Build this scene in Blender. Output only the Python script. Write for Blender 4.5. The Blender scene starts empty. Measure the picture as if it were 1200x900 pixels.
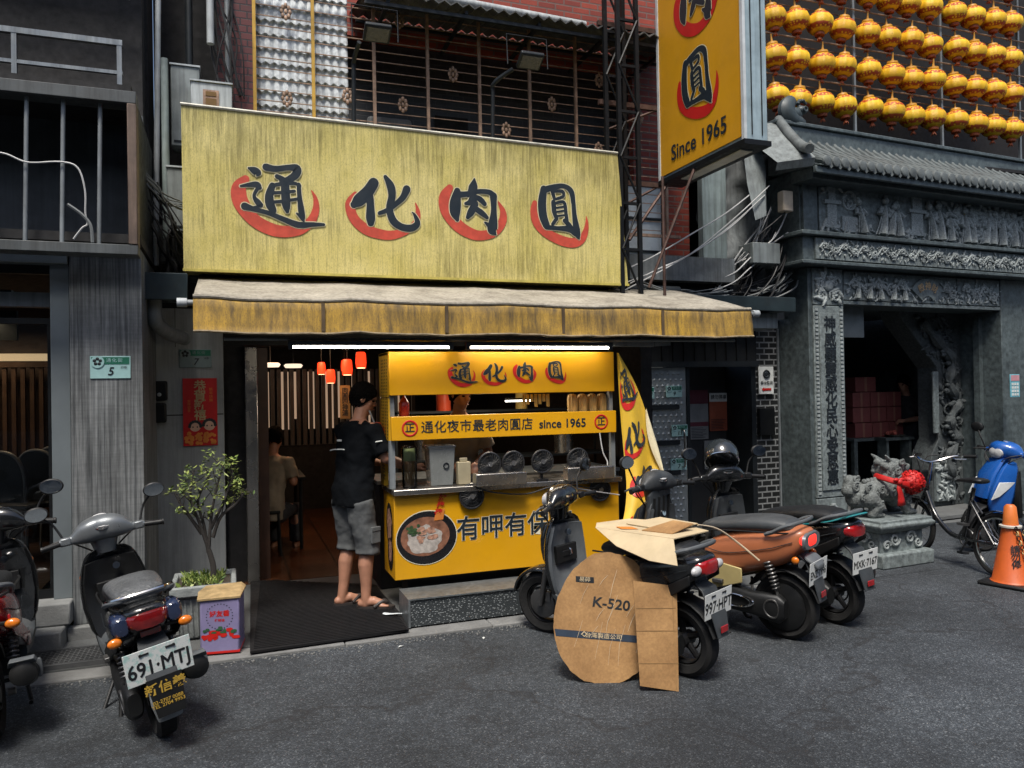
import bpy, bmesh, math, random
from mathutils import Vector as V, Matrix, noise
RD = math.radians
random.seed(7)
S = bpy.context.scene
COL = bpy.context.collection

# ---------------------------------------------------------------- camera, sky, sun, exposure
cam = bpy.data.objects.new("camera", bpy.data.cameras.new("camera"))
COL.objects.link(cam)
cam.data.sensor_width = 36.0
cam.data.lens = 27.0
cam.data.clip_start = 0.05
cam.data.clip_end = 600
cam.rotation_mode = 'QUATERNION'
yaw, pitch, roll = RD(20), RD(0.5), 0.018
fwd = V((math.sin(yaw) * math.cos(pitch), math.cos(yaw) * math.cos(pitch), math.sin(pitch)))
rgt = V((math.cos(yaw), -math.sin(yaw), 0))
upv = rgt.cross(fwd)
r2 = rgt * math.cos(roll) - upv * math.sin(roll)
u2 = upv * math.cos(roll) + rgt * math.sin(roll)
mw = Matrix((r2, u2, -fwd)).transposed().to_4x4()
cam.rotation_quaternion = mw.to_quaternion()
cam.location = (0, 0, 1.65)
S.camera = cam

SUN_EL, SUN_AZ = RD(62), RD(205)          # azimuth from +Y, clockwise: sun high behind the camera
world = bpy.data.worlds.new("World")
S.world = world
world.use_nodes = True
wn = world.node_tree
for n in list(wn.nodes): wn.nodes.remove(n)
sky = wn.nodes.new("ShaderNodeTexSky")
sky.sky_type = 'NISHITA'
sky.sun_disc = False
sky.sun_elevation = SUN_EL
sky.sun_rotation = SUN_AZ
sky.dust_density = 3.0
sky.air_density = 1.0
hsv = wn.nodes.new("ShaderNodeHueSaturation")
hsv.inputs['Saturation'].default_value = 1.0
bg = wn.nodes.new("ShaderNodeBackground")
bg.inputs['Strength'].default_value = 0.052
wo = wn.nodes.new("ShaderNodeOutputWorld")
wn.links.new(sky.outputs[0], hsv.inputs['Color'])
wn.links.new(hsv.outputs[0], bg.inputs['Color'])
wn.links.new(bg.outputs[0], wo.inputs['Surface'])
sl = bpy.data.lights.new("sun", 'SUN')
sl.energy = 1.5
sl.angle = RD(16)
sl.color = (1.0, 0.95, 0.87)
so = bpy.data.objects.new("sun", sl)
COL.objects.link(so)
sd = V((math.sin(SUN_AZ) * math.cos(SUN_EL), math.cos(SUN_AZ) * math.cos(SUN_EL), math.sin(SUN_EL)))
so.rotation_mode = 'QUATERNION'
so.rotation_quaternion = sd.to_track_quat('Z', 'Y')
so.location = (0, -4, 12)
S.view_settings.view_transform = 'Standard'
S.view_settings.look = 'None'
S.view_settings.exposure = 1.55
S.view_settings.gamma = 1
S.view_settings.use_curve_mapping = False
S.render.engine = 'CYCLES'
S.cycles.use_denoising = True
S.cycles.max_bounces = 6
S.cycles.diffuse_bounces = 3
S.cycles.glossy_bounces = 3
S.cycles.transmission_bounces = 4
S.cycles.transparent_max_bounces = 6
S.cycles.caustics_reflective = False
S.cycles.caustics_refractive = False

# ---------------------------------------------------------------- materials
MATS = {}
def _n(t, typ, **kw):
    n = t.nodes.new(typ)
    for k, v in kw.items():
        if k in n.inputs: n.inputs[k].default_value = v
        else: setattr(n, k, v)
    return n
def _mix(t, blend, fac, a, b):
    n = t.nodes.new("ShaderNodeMix"); n.data_type = 'RGBA'; n.blend_type = blend; n.clamp_factor = True
    for sock, val in ((n.inputs[0], fac), (n.inputs[6], a), (n.inputs[7], b)):
        if hasattr(val, 'is_output'): t.links.new(val, sock)
        else: sock.default_value = val if not isinstance(val, tuple) else (val if len(val) == 4 else val + (1,))
    return n.outputs[2]
def _ramp(t, src, stops):
    n = t.nodes.new("ShaderNodeValToRGB")
    cr = n.color_ramp
    while len(cr.elements) < len(stops): cr.elements.new(0.5)
    for e, (p, c) in zip(cr.elements, stops):
        e.position = p
        e.color = c if len(c) == 4 else c + (1,)
    t.links.new(src, n.inputs[0])
    return n.outputs[0]
def _coord(t, scale=(1, 1, 1), rot=(0, 0, 0)):
    tc = t.nodes.new("ShaderNodeTexCoord")
    mp = t.nodes.new("ShaderNodeMapping")
    mp.inputs['Scale'].default_value = scale
    mp.inputs['Rotation'].default_value = rot
    t.links.new(tc.outputs['Object'], mp.inputs[0])
    return mp.outputs[0]
def _noise(t, co, scale, detail=4, rough=.6):
    n = _n(t, "ShaderNodeTexNoise", Scale=scale, Detail=detail, Roughness=rough)
    t.links.new(co, n.inputs['Vector'])
    return n.outputs[0]
def base(name):
    m = bpy.data.materials.new(name); m.use_nodes = True
    t = m.node_tree
    b = t.nodes['Principled BSDF']
    return m, t, b
def _bump(t, b, h, strength, dist=0.01):
    n = _n(t, "ShaderNodeBump", Strength=strength, Distance=dist)
    t.links.new(h, n.inputs['Height'])
    t.links.new(n.outputs[0], b.inputs['Normal'])
def mat(name, col, rough=.55, metal=0., var=.18, scale=6., bump=0., bscale=60., streak=0., dirt=0., coat=0., emit=0., spec=.5, sheen=0., trans=0.):
    if name in MATS: return MATS[name]
    m, t, b = base(name)
    co = _coord(t)
    c = tuple(col)
    lo = tuple(x * (1 - var) for x in c); hi = tuple(min(1, x * (1 + var)) for x in c)
    f = _noise(t, co, scale, 5)
    out = _ramp(t, f, [(.32, lo), (.68, hi)])
    if streak:
        s = _noise(t, _coord(t, (14, 14, .8)), 1.6, 5, .7)
        sf = _ramp(t, s, [(.42, (0, 0, 0)), (.68, (streak,) * 3)])
        out = _mix(t, 'MIX', sf, out, tuple(x * .25 for x in c))
    if dirt:
        d = _noise(t, co, 2.3, 8, .72)
        df = _ramp(t, d, [(.48, (0, 0, 0)), (.72, (dirt,) * 3)])
        out = _mix(t, 'MIX', df, out, (.05, .045, .04))
    t.links.new(out, b.inputs['Base Color'])
    rr = _ramp(t, _noise(t, co, scale * 3, 4), [(.3, (max(0, rough - .1),) * 3), (.7, (min(1, rough + .1),) * 3)])
    t.links.new(rr, b.inputs['Roughness'])
    b.inputs['Metallic'].default_value = metal
    b.inputs['Specular IOR Level'].default_value = spec
    if coat:
        b.inputs['Coat Weight'].default_value = coat; b.inputs['Coat Roughness'].default_value = .08
    if sheen: b.inputs['Sheen Weight'].default_value = sheen
    if trans: b.inputs['Transmission Weight'].default_value = trans
    if emit:
        b.inputs['Emission Color'].default_value = c + (1,); b.inputs['Emission Strength'].default_value = emit
    if bump: _bump(t, b, _noise(t, co, bscale, 4), bump, .008)
    MATS[name] = m
    return m
def wallcoord(t):
    """(x+y, z) of the object as a 2-D coordinate for brick and tile patterns on upright walls"""
    tc = t.nodes.new("ShaderNodeTexCoord"); sp = t.nodes.new("ShaderNodeSeparateXYZ"); cb = t.nodes.new("ShaderNodeCombineXYZ")
    ad = _n(t, "ShaderNodeMath", operation='ADD')
    t.links.new(tc.outputs['Object'], sp.inputs[0])
    t.links.new(sp.outputs[0], ad.inputs[0]); t.links.new(sp.outputs[1], ad.inputs[1])
    t.links.new(ad.outputs[0], cb.inputs[0]); t.links.new(sp.outputs[2], cb.inputs[1])
    return cb.outputs[0], sp
def brickmat(name, c1, c2, mortar, w=.2, h=.065, ms=.006, rough=.75, bump=.5, flat=False, var=.5):
    m, t, b = base(name)
    if flat: co = _coord(t)
    else: co, _ = wallcoord(t)
    br = _n(t, "ShaderNodeTexBrick", Scale=1.0)
    br.inputs['Color1'].default_value = c1 + (1,); br.inputs['Color2'].default_value = c2 + (1,); br.inputs['Mortar'].default_value = mortar + (1,)
    br.inputs['Mortar Size'].default_value = ms; br.inputs['Brick Width'].default_value = w; br.inputs['Row Height'].default_value = h
    br.inputs['Mortar Smooth'].default_value = .2
    t.links.new(co, br.inputs['Vector'])
    nz = _noise(t, _coord(t), 3.5, 6, .7)
    out = _mix(t, 'MULTIPLY', var, br.outputs[0], _ramp(t, nz, [(.3, (.35, .35, .35)), (.7, (1, 1, 1))]))
    t.links.new(out, b.inputs['Base Color'])
    b.inputs['Roughness'].default_value = rough
    inv = _n(t, "ShaderNodeMath", operation='SUBTRACT'); inv.inputs[0].default_value = 1
    t.links.new(br.outputs['Fac'], inv.inputs[1])
    _bump(t, b, inv.outputs[0], bump, .006)
    MATS[name] = m
    return m
def asphalt():
    m, t, b = base("asphalt")
    co = _coord(t)
    v = _n(t, "ShaderNodeTexVoronoi", Scale=150.0); t.links.new(co, v.inputs['Vector'])
    sep = t.nodes.new("ShaderNodeSeparateColor"); t.links.new(v.outputs['Color'], sep.inputs[0])
    stone = _ramp(t, sep.outputs[0], [(0, (.018, .022, .026)), (.6, (.034, .04, .047)), (.88, (.055, .064, .073)), (1, (.125, .136, .145))])
    big = _noise(t, co, .55, 7, .68)
    out = _mix(t, 'MULTIPLY', 1.0, stone, _ramp(t, big, [(.38, (.5, .5, .5)), (.49, (.88, .88, .88)), (.61, (1.35, 1.35, 1.35))]))
    fine = _noise(t, co, 22, 5, .7)
    out = _mix(t, 'MULTIPLY', .7, out, _ramp(t, fine, [(.35, (.6, .6, .6)), (.65, (1.3, 1.3, 1.3))]))
    # cracks and old tar lines
    w = _n(t, "ShaderNodeTexVoronoi", Scale=.4, feature='DISTANCE_TO_EDGE')
    mx = _n(t, "ShaderNodeVectorMath", operation='ADD')
    nn = _n(t, "ShaderNodeTexNoise", Scale=2.2, Detail=6.0); t.links.new(co, nn.inputs['Vector'])
    t.links.new(co, mx.inputs[0]); t.links.new(nn.outputs['Color'], mx.inputs[1]); t.links.new(mx.outputs[0], w.inputs['Vector'])
    out = _mix(t, 'MIX', _ramp(t, w.outputs[0], [(0, (.7,) * 3), (.012, (0, 0, 0))]), out, (.012, .012, .013))
    st = _noise(t, co, 5.0, 3, .5)
    out = _mix(t, 'MIX', _ramp(t, st, [(.64, (0, 0, 0)), (.74, (.6,) * 3)]), out, (.016, .016, .017))
    t.links.new(out, b.inputs['Base Color'])
    b.inputs['Roughness'].default_value = .82
    _bump(t, b, v.outputs['Distance'], .55, .006)
    MATS["asphalt"] = m
    return m
def granite_stripe():
    m, t, b = base("striated_granite")
    s1 = _noise(t, _coord(t, (60, 60, 1.2)), 1.0, 5, .7)
    s2 = _noise(t, _coord(t, (7, 7, 1.6)), 1.0, 5, .7)
    s3 = _noise(t, _coord(t, (5, 5, 70)), 1.0, 3, .6)
    out = _ramp(t, s1, [(.34, (.045, .05, .053)), (.64, (.23, .24, .24))])
    out = _mix(t, 'MULTIPLY', .75, out, _ramp(t, s2, [(.35, (.45, .45, .45)), (.65, (1.25, 1.25, 1.25))]))
    out = _mix(t, 'MULTIPLY', .22, out, _ramp(t, s3, [(.4, (.55, .55, .55)), (.6, (1.2, 1.2, 1.2))]))
    t.links.new(out, b.inputs['Base Color'])
    b.inputs['Roughness'].default_value = .6
    _bump(t, b, s1, .35, .006)
    MATS["striated_granite"] = m
    return m
def stained_sheet(name, c, stain, dirtc, amount=1.0, dens=(38, 38, 2.2), rough=.5, lo=.99, hi=1.22, top_z=None):
    """painted sheet with rain streaks, mould specks and blotches"""
    m, t, b = base(name)
    st = _noise(t, _coord(t, dens), 1.0, 6, .75)
    blot = _noise(t, _coord(t), 1.5, 5, .65)
    half = _n(t, "ShaderNodeMath", operation='MULTIPLY_ADD'); half.inputs[1].default_value = .55; half.inputs[2].default_value = .225; t.links.new(blot, half.inputs[0])
    add = _n(t, "ShaderNodeMath", operation='ADD'); t.links.new(st, add.inputs[0]); t.links.new(half.outputs[0], add.inputs[1])
    if top_z:
        tc = t.nodes.new("ShaderNodeTexCoord"); sp = t.nodes.new("ShaderNodeSeparateXYZ"); t.links.new(tc.outputs['Object'], sp.inputs[0])
        mr = _n(t, "ShaderNodeMapRange"); mr.inputs[1].default_value = top_z[0]; mr.inputs[2].default_value = top_z[1]; mr.inputs[3].default_value = 0; mr.inputs[4].default_value = top_z[2]
        t.links.new(sp.outputs[2], mr.inputs[0])
        a2 = _n(t, "ShaderNodeMath", operation='ADD'); t.links.new(add.outputs[0], a2.inputs[0]); t.links.new(mr.outputs[0], a2.inputs[1]); add = a2
    hf = _n(t, "ShaderNodeMath", operation='MULTIPLY'); hf.inputs[1].default_value = .5; t.links.new(add.outputs[0], hf.inputs[0])
    f = _ramp(t, hf.outputs[0], [(lo / 2, (0, 0, 0)), (hi / 2, (amount,) * 3)])
    sp = _noise(t, _coord(t, (150, 150, 70)), 1.0, 4, .65)
    f2 = _ramp(t, sp, [(.48, (0, 0, 0)), (.74, (.8 * amount,) * 3)])
    out = _mix(t, 'MIX', _ramp(t, _noise(t, _coord(t), 2.6, 4), [(.35, (0, 0, 0)), (.65, (.75,) * 3)]), c, stain)
    out = _mix(t, 'MIX', f, out, dirtc)
    out = _mix(t, 'MIX', f2, out, tuple(x * 1.6 for x in dirtc))
    t.links.new(out, b.inputs['Base Color'])
    b.inputs['Roughness'].default_value = rough
    _bump(t, b, blot, .15, .01)
    MATS[name] = m
    return m
def glassmat(name="window_glass", tint=(.75, .8, .82), rough=.02):
    m, t, b = base(name)
    t.nodes.remove(b)
    tr = _n(t, "ShaderNodeBsdfTransparent"); tr.inputs[0].default_value = tint + (1,)
    gl = _n(t, "ShaderNodeBsdfGlossy"); gl.inputs['Roughness'].default_value = rough
    lw = _n(t, "ShaderNodeFresnel", IOR=1.45)
    mx = t.nodes.new("ShaderNodeMixShader")
    t.links.new(lw.outputs[0], mx.inputs[0]); t.links.new(tr.outputs[0], mx.inputs[1]); t.links.new(gl.outputs[0], mx.inputs[2])
    t.links.new(mx.outputs[0], t.nodes['Material Output'].inputs['Surface'])
    MATS[name] = m
    return m
def emat(name, col, strength):
    m, t, b = base(name)
    b.inputs['Base Color'].default_value = tuple(min(1, x) for x in col) + (1,)
    b.inputs['Emission Color'].default_value = col + (1,)
    b.inputs['Emission Strength'].default_value = strength
    MATS[name] = m
    return m
def carved(name, col, bump=1.0, scale=34, rough=.7):
    m, t, b = base(name)
    co = _coord(t)
    n1 = _noise(t, co, scale, 5, .6)
    n2 = _noise(t, co, 3.0, 6, .7)
    out = _ramp(t, n1, [(.3, tuple(x * .55 for x in col)), (.66, tuple(x * 1.35 for x in col))])
    out = _mix(t, 'MULTIPLY', .7, out, _ramp(t, n2, [(.3, (.5, .5, .5)), (.68, (1.2, 1.2, 1.2))]))
    t.links.new(out, b.inputs['Base Color'])
    b.inputs['Roughness'].default_value = rough
    _bump(t, b, n1, bump, .012)
    MATS[name] = m
    return m

# ---------------------------------------------------------------- mesh builder
class MB:
    def __init__(s, M=None):
        s.v = []; s.f = []; s.M = M or Matrix()
    def add(s, vs, fs):
        o = len(s.v)
        s.v += [tuple(s.M @ V(p)) for p in vs]
        s.f += [tuple(i + o for i in f) for f in fs]
        return s
    def box(s, x0, x1, y0, y1, z0, z1):
        return s.add([(x0, y0, z0), (x1, y0, z0), (x1, y1, z0), (x0, y1, z0), (x0, y0, z1), (x1, y0, z1), (x1, y1, z1), (x0, y1, z1)],
                     [(3, 2, 1, 0), (4, 5, 6, 7), (0, 1, 5, 4), (1, 2, 6, 5), (2, 3, 7, 6), (3, 0, 4, 7)])
    def poly(s, pts): return s.add(pts, [tuple(range(len(pts)))])
    def prism(s, pts, off):
        n = len(pts); off = V(off)
        return s.add(list(pts) + [V(p) + off for p in pts],
                     [tuple(range(n - 1, -1, -1)), tuple(range(n, 2 * n))] + [(i, (i + 1) % n, n + (i + 1) % n, n + i) for i in range(n)])
    def loft(s, rings, caps=True, closed=True, loop=False):
        k = len(rings[0]); vs = [p for r in rings for p in r]; fs = []
        for i in range(len(rings) if loop else len(rings) - 1):
            a, b = i * k, ((i + 1) % len(rings)) * k
            for j in range(k if closed else k - 1):
                fs.append((a + j, a + (j + 1) % k, b + (j + 1) % k, b + j))
        if caps and not loop:
            fs += [tuple(range(k - 1, -1, -1)), tuple(range((len(rings) - 1) * k, len(rings) * k))]
        return s.add(vs, fs)
    def tube(s, pts, r, n=8, loop=False, flat=1.0):
        pts = [V(p) for p in pts]; m = len(pts); rings = []
        rs = list(r) if isinstance(r, (list, tuple)) else [r] * m
        if len(rs) != m:
            q = len(rs) - 1
            rs = [rs[min(int(i / (m - 1) * q), q - 1)] + (rs[min(int(i / (m - 1) * q), q - 1) + 1] - rs[min(int(i / (m - 1) * q), q - 1)]) * (i / (m - 1) * q - min(int(i / (m - 1) * q), q - 1)) for i in range(m)]
        prev = None
        for i, p in enumerate(pts):
            if loop: d = pts[(i + 1) % m] - pts[i - 1]
            else: d = pts[min(i + 1, m - 1)] - pts[max(i - 1, 0)]
            d = d.normalized() if d.length > 1e-9 else V((0, 0, 1))
            if prev is None:
                a = V((0, 0, 1)) if abs(d.z) < .9 else V((1, 0, 0))
                u = d.cross(a).normalized()
            else:
                u = (prev - d * prev.dot(d))
                u = u.normalized() if u.length > 1e-6 else d.orthogonal().normalized()
            prev = u; w = d.cross(u)
            rings.append([p + u * math.cos(2 * math.pi * j / n) * rs[i] + w * math.sin(2 * math.pi * j / n) * rs[i] * flat for j in range(n)])
        return s.loft(rings, loop=loop)
    def cyl(s, p0, p1, r0, r1=None, n=16): return s.tube([p0, p1], [r0, r0 if r1 is None else r1], n)
    def lathe(s, prof, n=20, M=None):
        M = M or Matrix()
        rings = [[M @ V((r * math.cos(2 * math.pi * j / n), r * math.sin(2 * math.pi * j / n), z)) for j in range(n)] for r, z in prof]
        return s.loft(rings)
    def ell(s, c, r, n=14, m=9, M=None):
        if not isinstance(r, (list, tuple)): r = (r, r, r)
        M = M or Matrix(); c = V(c); rings = []
        for i in range(m + 1):
            t = math.pi * min(max(i / m, .02), .98)
            rings.append([c + M @ V((r[0] * math.sin(t) * math.cos(2 * math.pi * j / n), r[1] * math.sin(t) * math.sin(2 * math.pi * j / n), -r[2] * math.cos(t))) for j in range(n)])
        return s.loft(rings)
    def limb(s, pts, rs, n=12):
        """tapered rounded limb: ellipsoid ends over a tube"""
        s.tube(pts, rs, n)
        for p, r in zip(pts, rs): s.ell(p, r, n, 8)
        return s
    def torus(s, M, R_, r, n=32, k=10, sx=1.0):
        rings = []
        for i in range(n):
            a = 2 * math.pi * i / n
            rings.append([M @ V(((R_ + r * math.cos(2 * math.pi * j / k)) * math.cos(a), (R_ + r * math.cos(2 * math.pi * j / k)) * math.sin(a), r * sx * math.sin(2 * math.pi * j / k))) for j in range(k)])
        return s.loft(rings, loop=True)
    def stroke(s, pts, F, lift, grow=0., sc=1.0):
        """brush stroke ribbon of varying width; pts (x, y, width); F maps the 2-D plane into space"""
        P = []
        for i in range(len(pts) - 1):
            p0 = pts[max(i - 1, 0)]; p1 = pts[i]; p2 = pts[i + 1]; p3 = pts[min(i + 2, len(pts) - 1)]
            for k in range(5):
                t = k / 5
                P.append(tuple(.5 * ((2 * p1[c]) + (-p0[c] + p2[c]) * t + (2 * p0[c] - 5 * p1[c] + 4 * p2[c] - p3[c]) * t * t + (-p0[c] + 3 * p1[c] - 3 * p2[c] + p3[c]) * t ** 3) for c in range(3)))
        P.append(pts[-1])
        L, Rr = [], []
        for i, (x, y, w) in enumerate(P):
            a = P[max(i - 1, 0)]; b = P[min(i + 1, len(P) - 1)]
            dx, dy = b[0] - a[0], b[1] - a[1]
            l = math.hypot(dx, dy) or 1
            h = max(w, 2) / 2 * sc + grow
            L.append((x - dy / l * h, y + dx / l * h)); Rr.append((x + dy / l * h, y - dx / l * h))
        def cap(p, d0, w):
            return [(p[0] + math.cos(d0 + a) * w, p[1] + math.sin(d0 + a) * w) for a in (-1.0, -.5, 0, .5, 1.0)]
        vs = []; fs = []
        for a, b in zip(L, Rr): vs += [a, b]
        for i in range(len(P) - 1): fs.append((2 * i, 2 * i + 1, 2 * i + 3, 2 * i + 2))
        for end in (0, -1):
            p = P[end]; q = P[1] if end == 0 else P[-2]
            d0 = math.atan2(p[1] - q[1], p[0] - q[0])
            h = max(p[2], 2) / 2 * sc + grow
            k = len(vs)
            vs += [(p[0] - math.sin(d0) * -h, p[1] + math.cos(d0) * -h)] + cap(p, d0, h) + [(p[0] - math.sin(d0) * h, p[1] + math.cos(d0) * h)]
            fs.append(tuple(range(k, k + 7)))
        return s.add([F(x, y, lift) for x, y in vs], fs)
    def build(s, name, m, par=None, sm=38, bev=0., world=False, seg=2, mods=()):
        me = bpy.data.meshes.new(name)
        me.from_pydata(s.v, [], s.f)
        bm = bmesh.new(); bm.from_mesh(me)
        bmesh.ops.recalc_face_normals(bm, faces=bm.faces)
        bm.to_mesh(me); bm.free()
        if sm:
            me.polygons.foreach_set('use_smooth', [True] * len(me.polygons))
            me.set_sharp_from_angle(angle=RD(sm))
        ms = m if isinstance(m, (list, tuple)) else [m]
        for x in ms: me.materials.append(MATS[x] if isinstance(x, str) else x)
        o = bpy.data.objects.new(name, me)
        COL.objects.link(o)
        if par is not None:
            o.parent = par
            if world: o.matrix_parent_inverse = Matrix.LocRotScale(par.location, par.rotation_euler, par.scale).inverted()
        if bev:
            b = o.modifiers.new("edge", 'BEVEL'); b.width = bev; b.segments = seg; b.limit_method = 'ANGLE'; b.angle_limit = RD(40)
            b.harden_normals = False
        for fn in mods: fn(o)
        return o
def remesh(vox, it=4, fac=.5):
    def f(o):
        r = o.modifiers.new("skin", 'REMESH'); r.mode = 'VOXEL'; r.voxel_size = vox; r.use_smooth_shade = True
        if it:
            q = o.modifiers.new("soft", 'SMOOTH'); q.iterations = it; q.factor = fac
    return f
def subsurf(l=1):
    def f(o):
        q = o.modifiers.new("round", 'SUBSURF'); q.levels = l; q.render_levels = l
    return f
def ring(c, a, b, n=2.4, k=20, u=(0, 1, 0), v=(0, 0, 1)):
    c = V(c); u = V(u); v = V(v); out = []
    for j in range(k):
        t = 2 * math.pi * j / k
        x, y = math.cos(t), math.sin(t)
        out.append(c + u * (a * math.copysign(abs(x) ** (2 / n), x)) + v * (b * math.copysign(abs(y) ** (2 / n), y)))
    return out
def thing(name, label, cat, loc=(0, 0, 0), rz=0, group=None):
    o = bpy.data.objects.new(name, None)
    COL.objects.link(o)
    o.empty_display_size = .1
    o.location = loc; o.rotation_euler = (0, 0, rz)
    o['label'] = label; o['category'] = cat
    if group: o['group'] = group
    return o
def tag(o, label, cat, group=None):
    o['label'] = label; o['category'] = cat
    if group: o['group'] = group
    return o
def struct(o, kind='structure'):
    o['kind'] = kind
    return o
def dup(root, loc=None, rz=None, label=None):
    r = root.copy(); COL.objects.link(r)
    if loc is not None: r.location = loc
    if rz is not None: r.rotation_euler = (0, 0, rz)
    if label: r['label'] = label
    for ch in list(root.children):
        c = ch.copy(); COL.objects.link(c); c.parent = r
        for g in ch.children:
            d = g.copy(); COL.objects.link(d); d.parent = c
    return r
TXT = {}
def text(body, M, size, m, par=None, name='lettering', off=0., ext=0., world=False, line=1.0, space=1.0, res=3, shear=0.):
    """letters as flat (or raised) mesh, centred on the frame M (x right, y up, z out)"""
    key = (body, off, ext, line, space, res, shear)
    if key not in TXT:
        c = bpy.data.curves.new('letters', 'FONT')
        c.body = body; c.align_x = 'CENTER'; c.align_y = 'CENTER'; c.size = 1; c.offset = off; c.extrude = ext
        c.space_line = line; c.space_character = space; c.resolution_u = res; c.shear = shear
        o = bpy.data.objects.new('letters', c); COL.objects.link(o)
        bpy.context.view_layer.update()
        me = bpy.data.meshes.new_from_object(o.evaluated_get(bpy.context.evaluated_depsgraph_get()))
        bpy.data.objects.remove(o)
        TXT[key] = ([tuple(v.co) for v in me.vertices], [tuple(p.vertices) for p in me.polygons])
        bpy.data.meshes.remove(me)
    vs, fs = TXT[key]
    mb = MB(M)
    mb.add([(x * size, y * size, z * size) for x, y, z in vs], fs)
    if par is None and m is None: return mb
    return mb.build(name, m, par, sm=0, world=world)
def boldtext(body, M, size, m, par, name='lettering', w=.02, world=False, **k):
    mb = MB()
    for i, (dx, dy) in enumerate(((0, 0), (w, 0), (-w, 0), (0, w), (0, -w))):
        q = text(body, M @ Matrix.Translation((dx * size, dy * size, i * .0002)), size, None, None, **k)
        mb.add(q.v, q.f)
    return mb.build(name, m, par, sm=0, world=world)
def frame(o, x, y):
    """Matrix with origin o and axes x (right), y (up)"""
    x = V(x).normalized(); y = V(y).normalized(); z = x.cross(y)
    y = z.cross(x)
    M = Matrix((x, y, z)).transposed().to_4x4()
    M.translation = V(o)
    return M
def lerp(a, b, t): return a + (b - a) * t
def smoothpts(pts, k=6):
    out = []
    n = len(pts)
    for i in range(n - 1):
        p0 = V(pts[max(i - 1, 0)]); p1 = V(pts[i]); p2 = V(pts[i + 1]); p3 = V(pts[min(i + 2, n - 1)])
        for j in range(k):
            t = j / k
            out.append(.5 * ((2 * p1) + (p2 - p0) * t + (2 * p0 - 5 * p1 + 4 * p2 - p3) * t * t + (3 * p1 - p0 - 3 * p2 + p3) * t ** 3))
    out.append(V(pts[-1]))
    return out

BRUSH = {
 '通': (325, 290, [
  [(158,148,12),(185,158,40),(206,172,38),(200,188,8)],
  [(115,250,12),(160,240,24),(200,236,34),(214,252,24)],[(210,245,22),(184,298,18),(205,335,34),(222,352,20),(185,360,10)],
  [(135,360,42),(180,372,28),(260,390,26),(340,420,30),(420,446,36),(500,440,26),(560,437,16)],
  [(250,135,40),(300,141,34),(370,128,32),(415,130,46),(408,165,44),(370,195,36),(330,206,24)],
  [(308,182,26),(345,200,30),(362,216,20)],
  [(282,235,34),(265,290,44),(268,340,50),(285,375,36),(284,395,10)],
  [(350,210,46),(352,280,48),(355,340,46),(360,374,22)],
  [(275,238,20),(330,222,22),(400,214,20),(430,226,18)],
  [(424,220,24),(428,290,26),(435,350,34),(441,400,34),(448,422,14)],[(440,408,22),(412,382,10)],
  [(285,275,18),(330,270,18),(400,258,18)],[(290,326,18),(340,318,18),(420,300,16)]],
  [(140,210,44),(105,262,76),(115,340,84),(180,430,72),(270,478,70),(350,488,64),(430,470,60),(490,420,50),(518,350,38),(515,290,24),(495,248,6)]),
 '化': (845, 340, [
  [(788,228,60),(755,280,66),(702,335,70),(672,362,40)],[(766,310,42),(768,370,46),(768,430,54),(768,462,40)],
  [(858,188,24),(888,240,48),(895,300,44),(880,370,42),(900,440,46),(950,475,42),(1010,478,42),(1046,448,36),(1030,400,18),(1014,384,5)],
  [(984,250,46),(960,300,36),(920,340,30),(870,380,28),(820,402,22)]],
  [(682,300,30),(650,360,54),(672,440,58),(740,500,62),(830,525,58),(900,525,52),(980,495,42),(1040,440,36),(1050,380,28),(1036,328,6)]),
 '肉': (290, 320, [
  [(298,142,10),(292,185,52),(280,215,48),(258,246,18)],
  [(192,222,40),(180,290,68),(178,350,62),(190,390,24)],[(188,243,40),(250,235,32),(320,215,28),(390,215,32),(420,238,40)],
  [(416,235,46),(418,320,36),(412,400,58),(408,440,60),(428,464,14)],[(402,422,44),(362,396,12)],
  [(292,236,34),(272,280,36),(242,292,18)],[(290,245,26),(332,260,34),(360,286,28)],
  [(302,290,40),(275,340,44),(254,372,24)],[(300,316,32),(340,340,36),(374,366,24)],[(296,230,30),(296,320,34)]],
  [(147,205,40),(115,262,66),(125,340,74),(190,420,74),(270,465,66),(340,475,58),(420,450,56),(470,390,52),(478,330,40),(455,280,16),(445,264,5)]),
 '圓': (760, 350, [
  [(657,200,44),(645,280,54),(650,360,54),(672,420,48)],
  [(660,205,40),(720,185,36),(790,172,30),(840,200,36),(855,270,30),(862,350,32),(875,430,46),(885,475,36),(894,494,8)],
  [(672,432,30),(750,435,26),(830,436,42),(872,462,40)],
  [(715,213,26),(726,252,22)],[(720,210,16),(780,205,22),(786,235,20),(735,256,16)],
  [(720,275,30),(725,330,32),(736,376,18)],[(725,284,16),(790,272,22),(804,340,24),(810,386,26)],
  [(735,310,13),(788,300,13)],[(735,335,13),(788,325,13)],[(740,360,13),(788,352,13)],[(742,374,24),(714,412,22)],[(795,385,28),(828,412,30),(848,421,8)]],
  [(597,288,32),(590,340,46),(610,410,54),(670,465,58),(760,505,62),(850,520,60),(910,495,52),(940,440,36),(948,390,22),(944,350,5)]),
}
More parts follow.
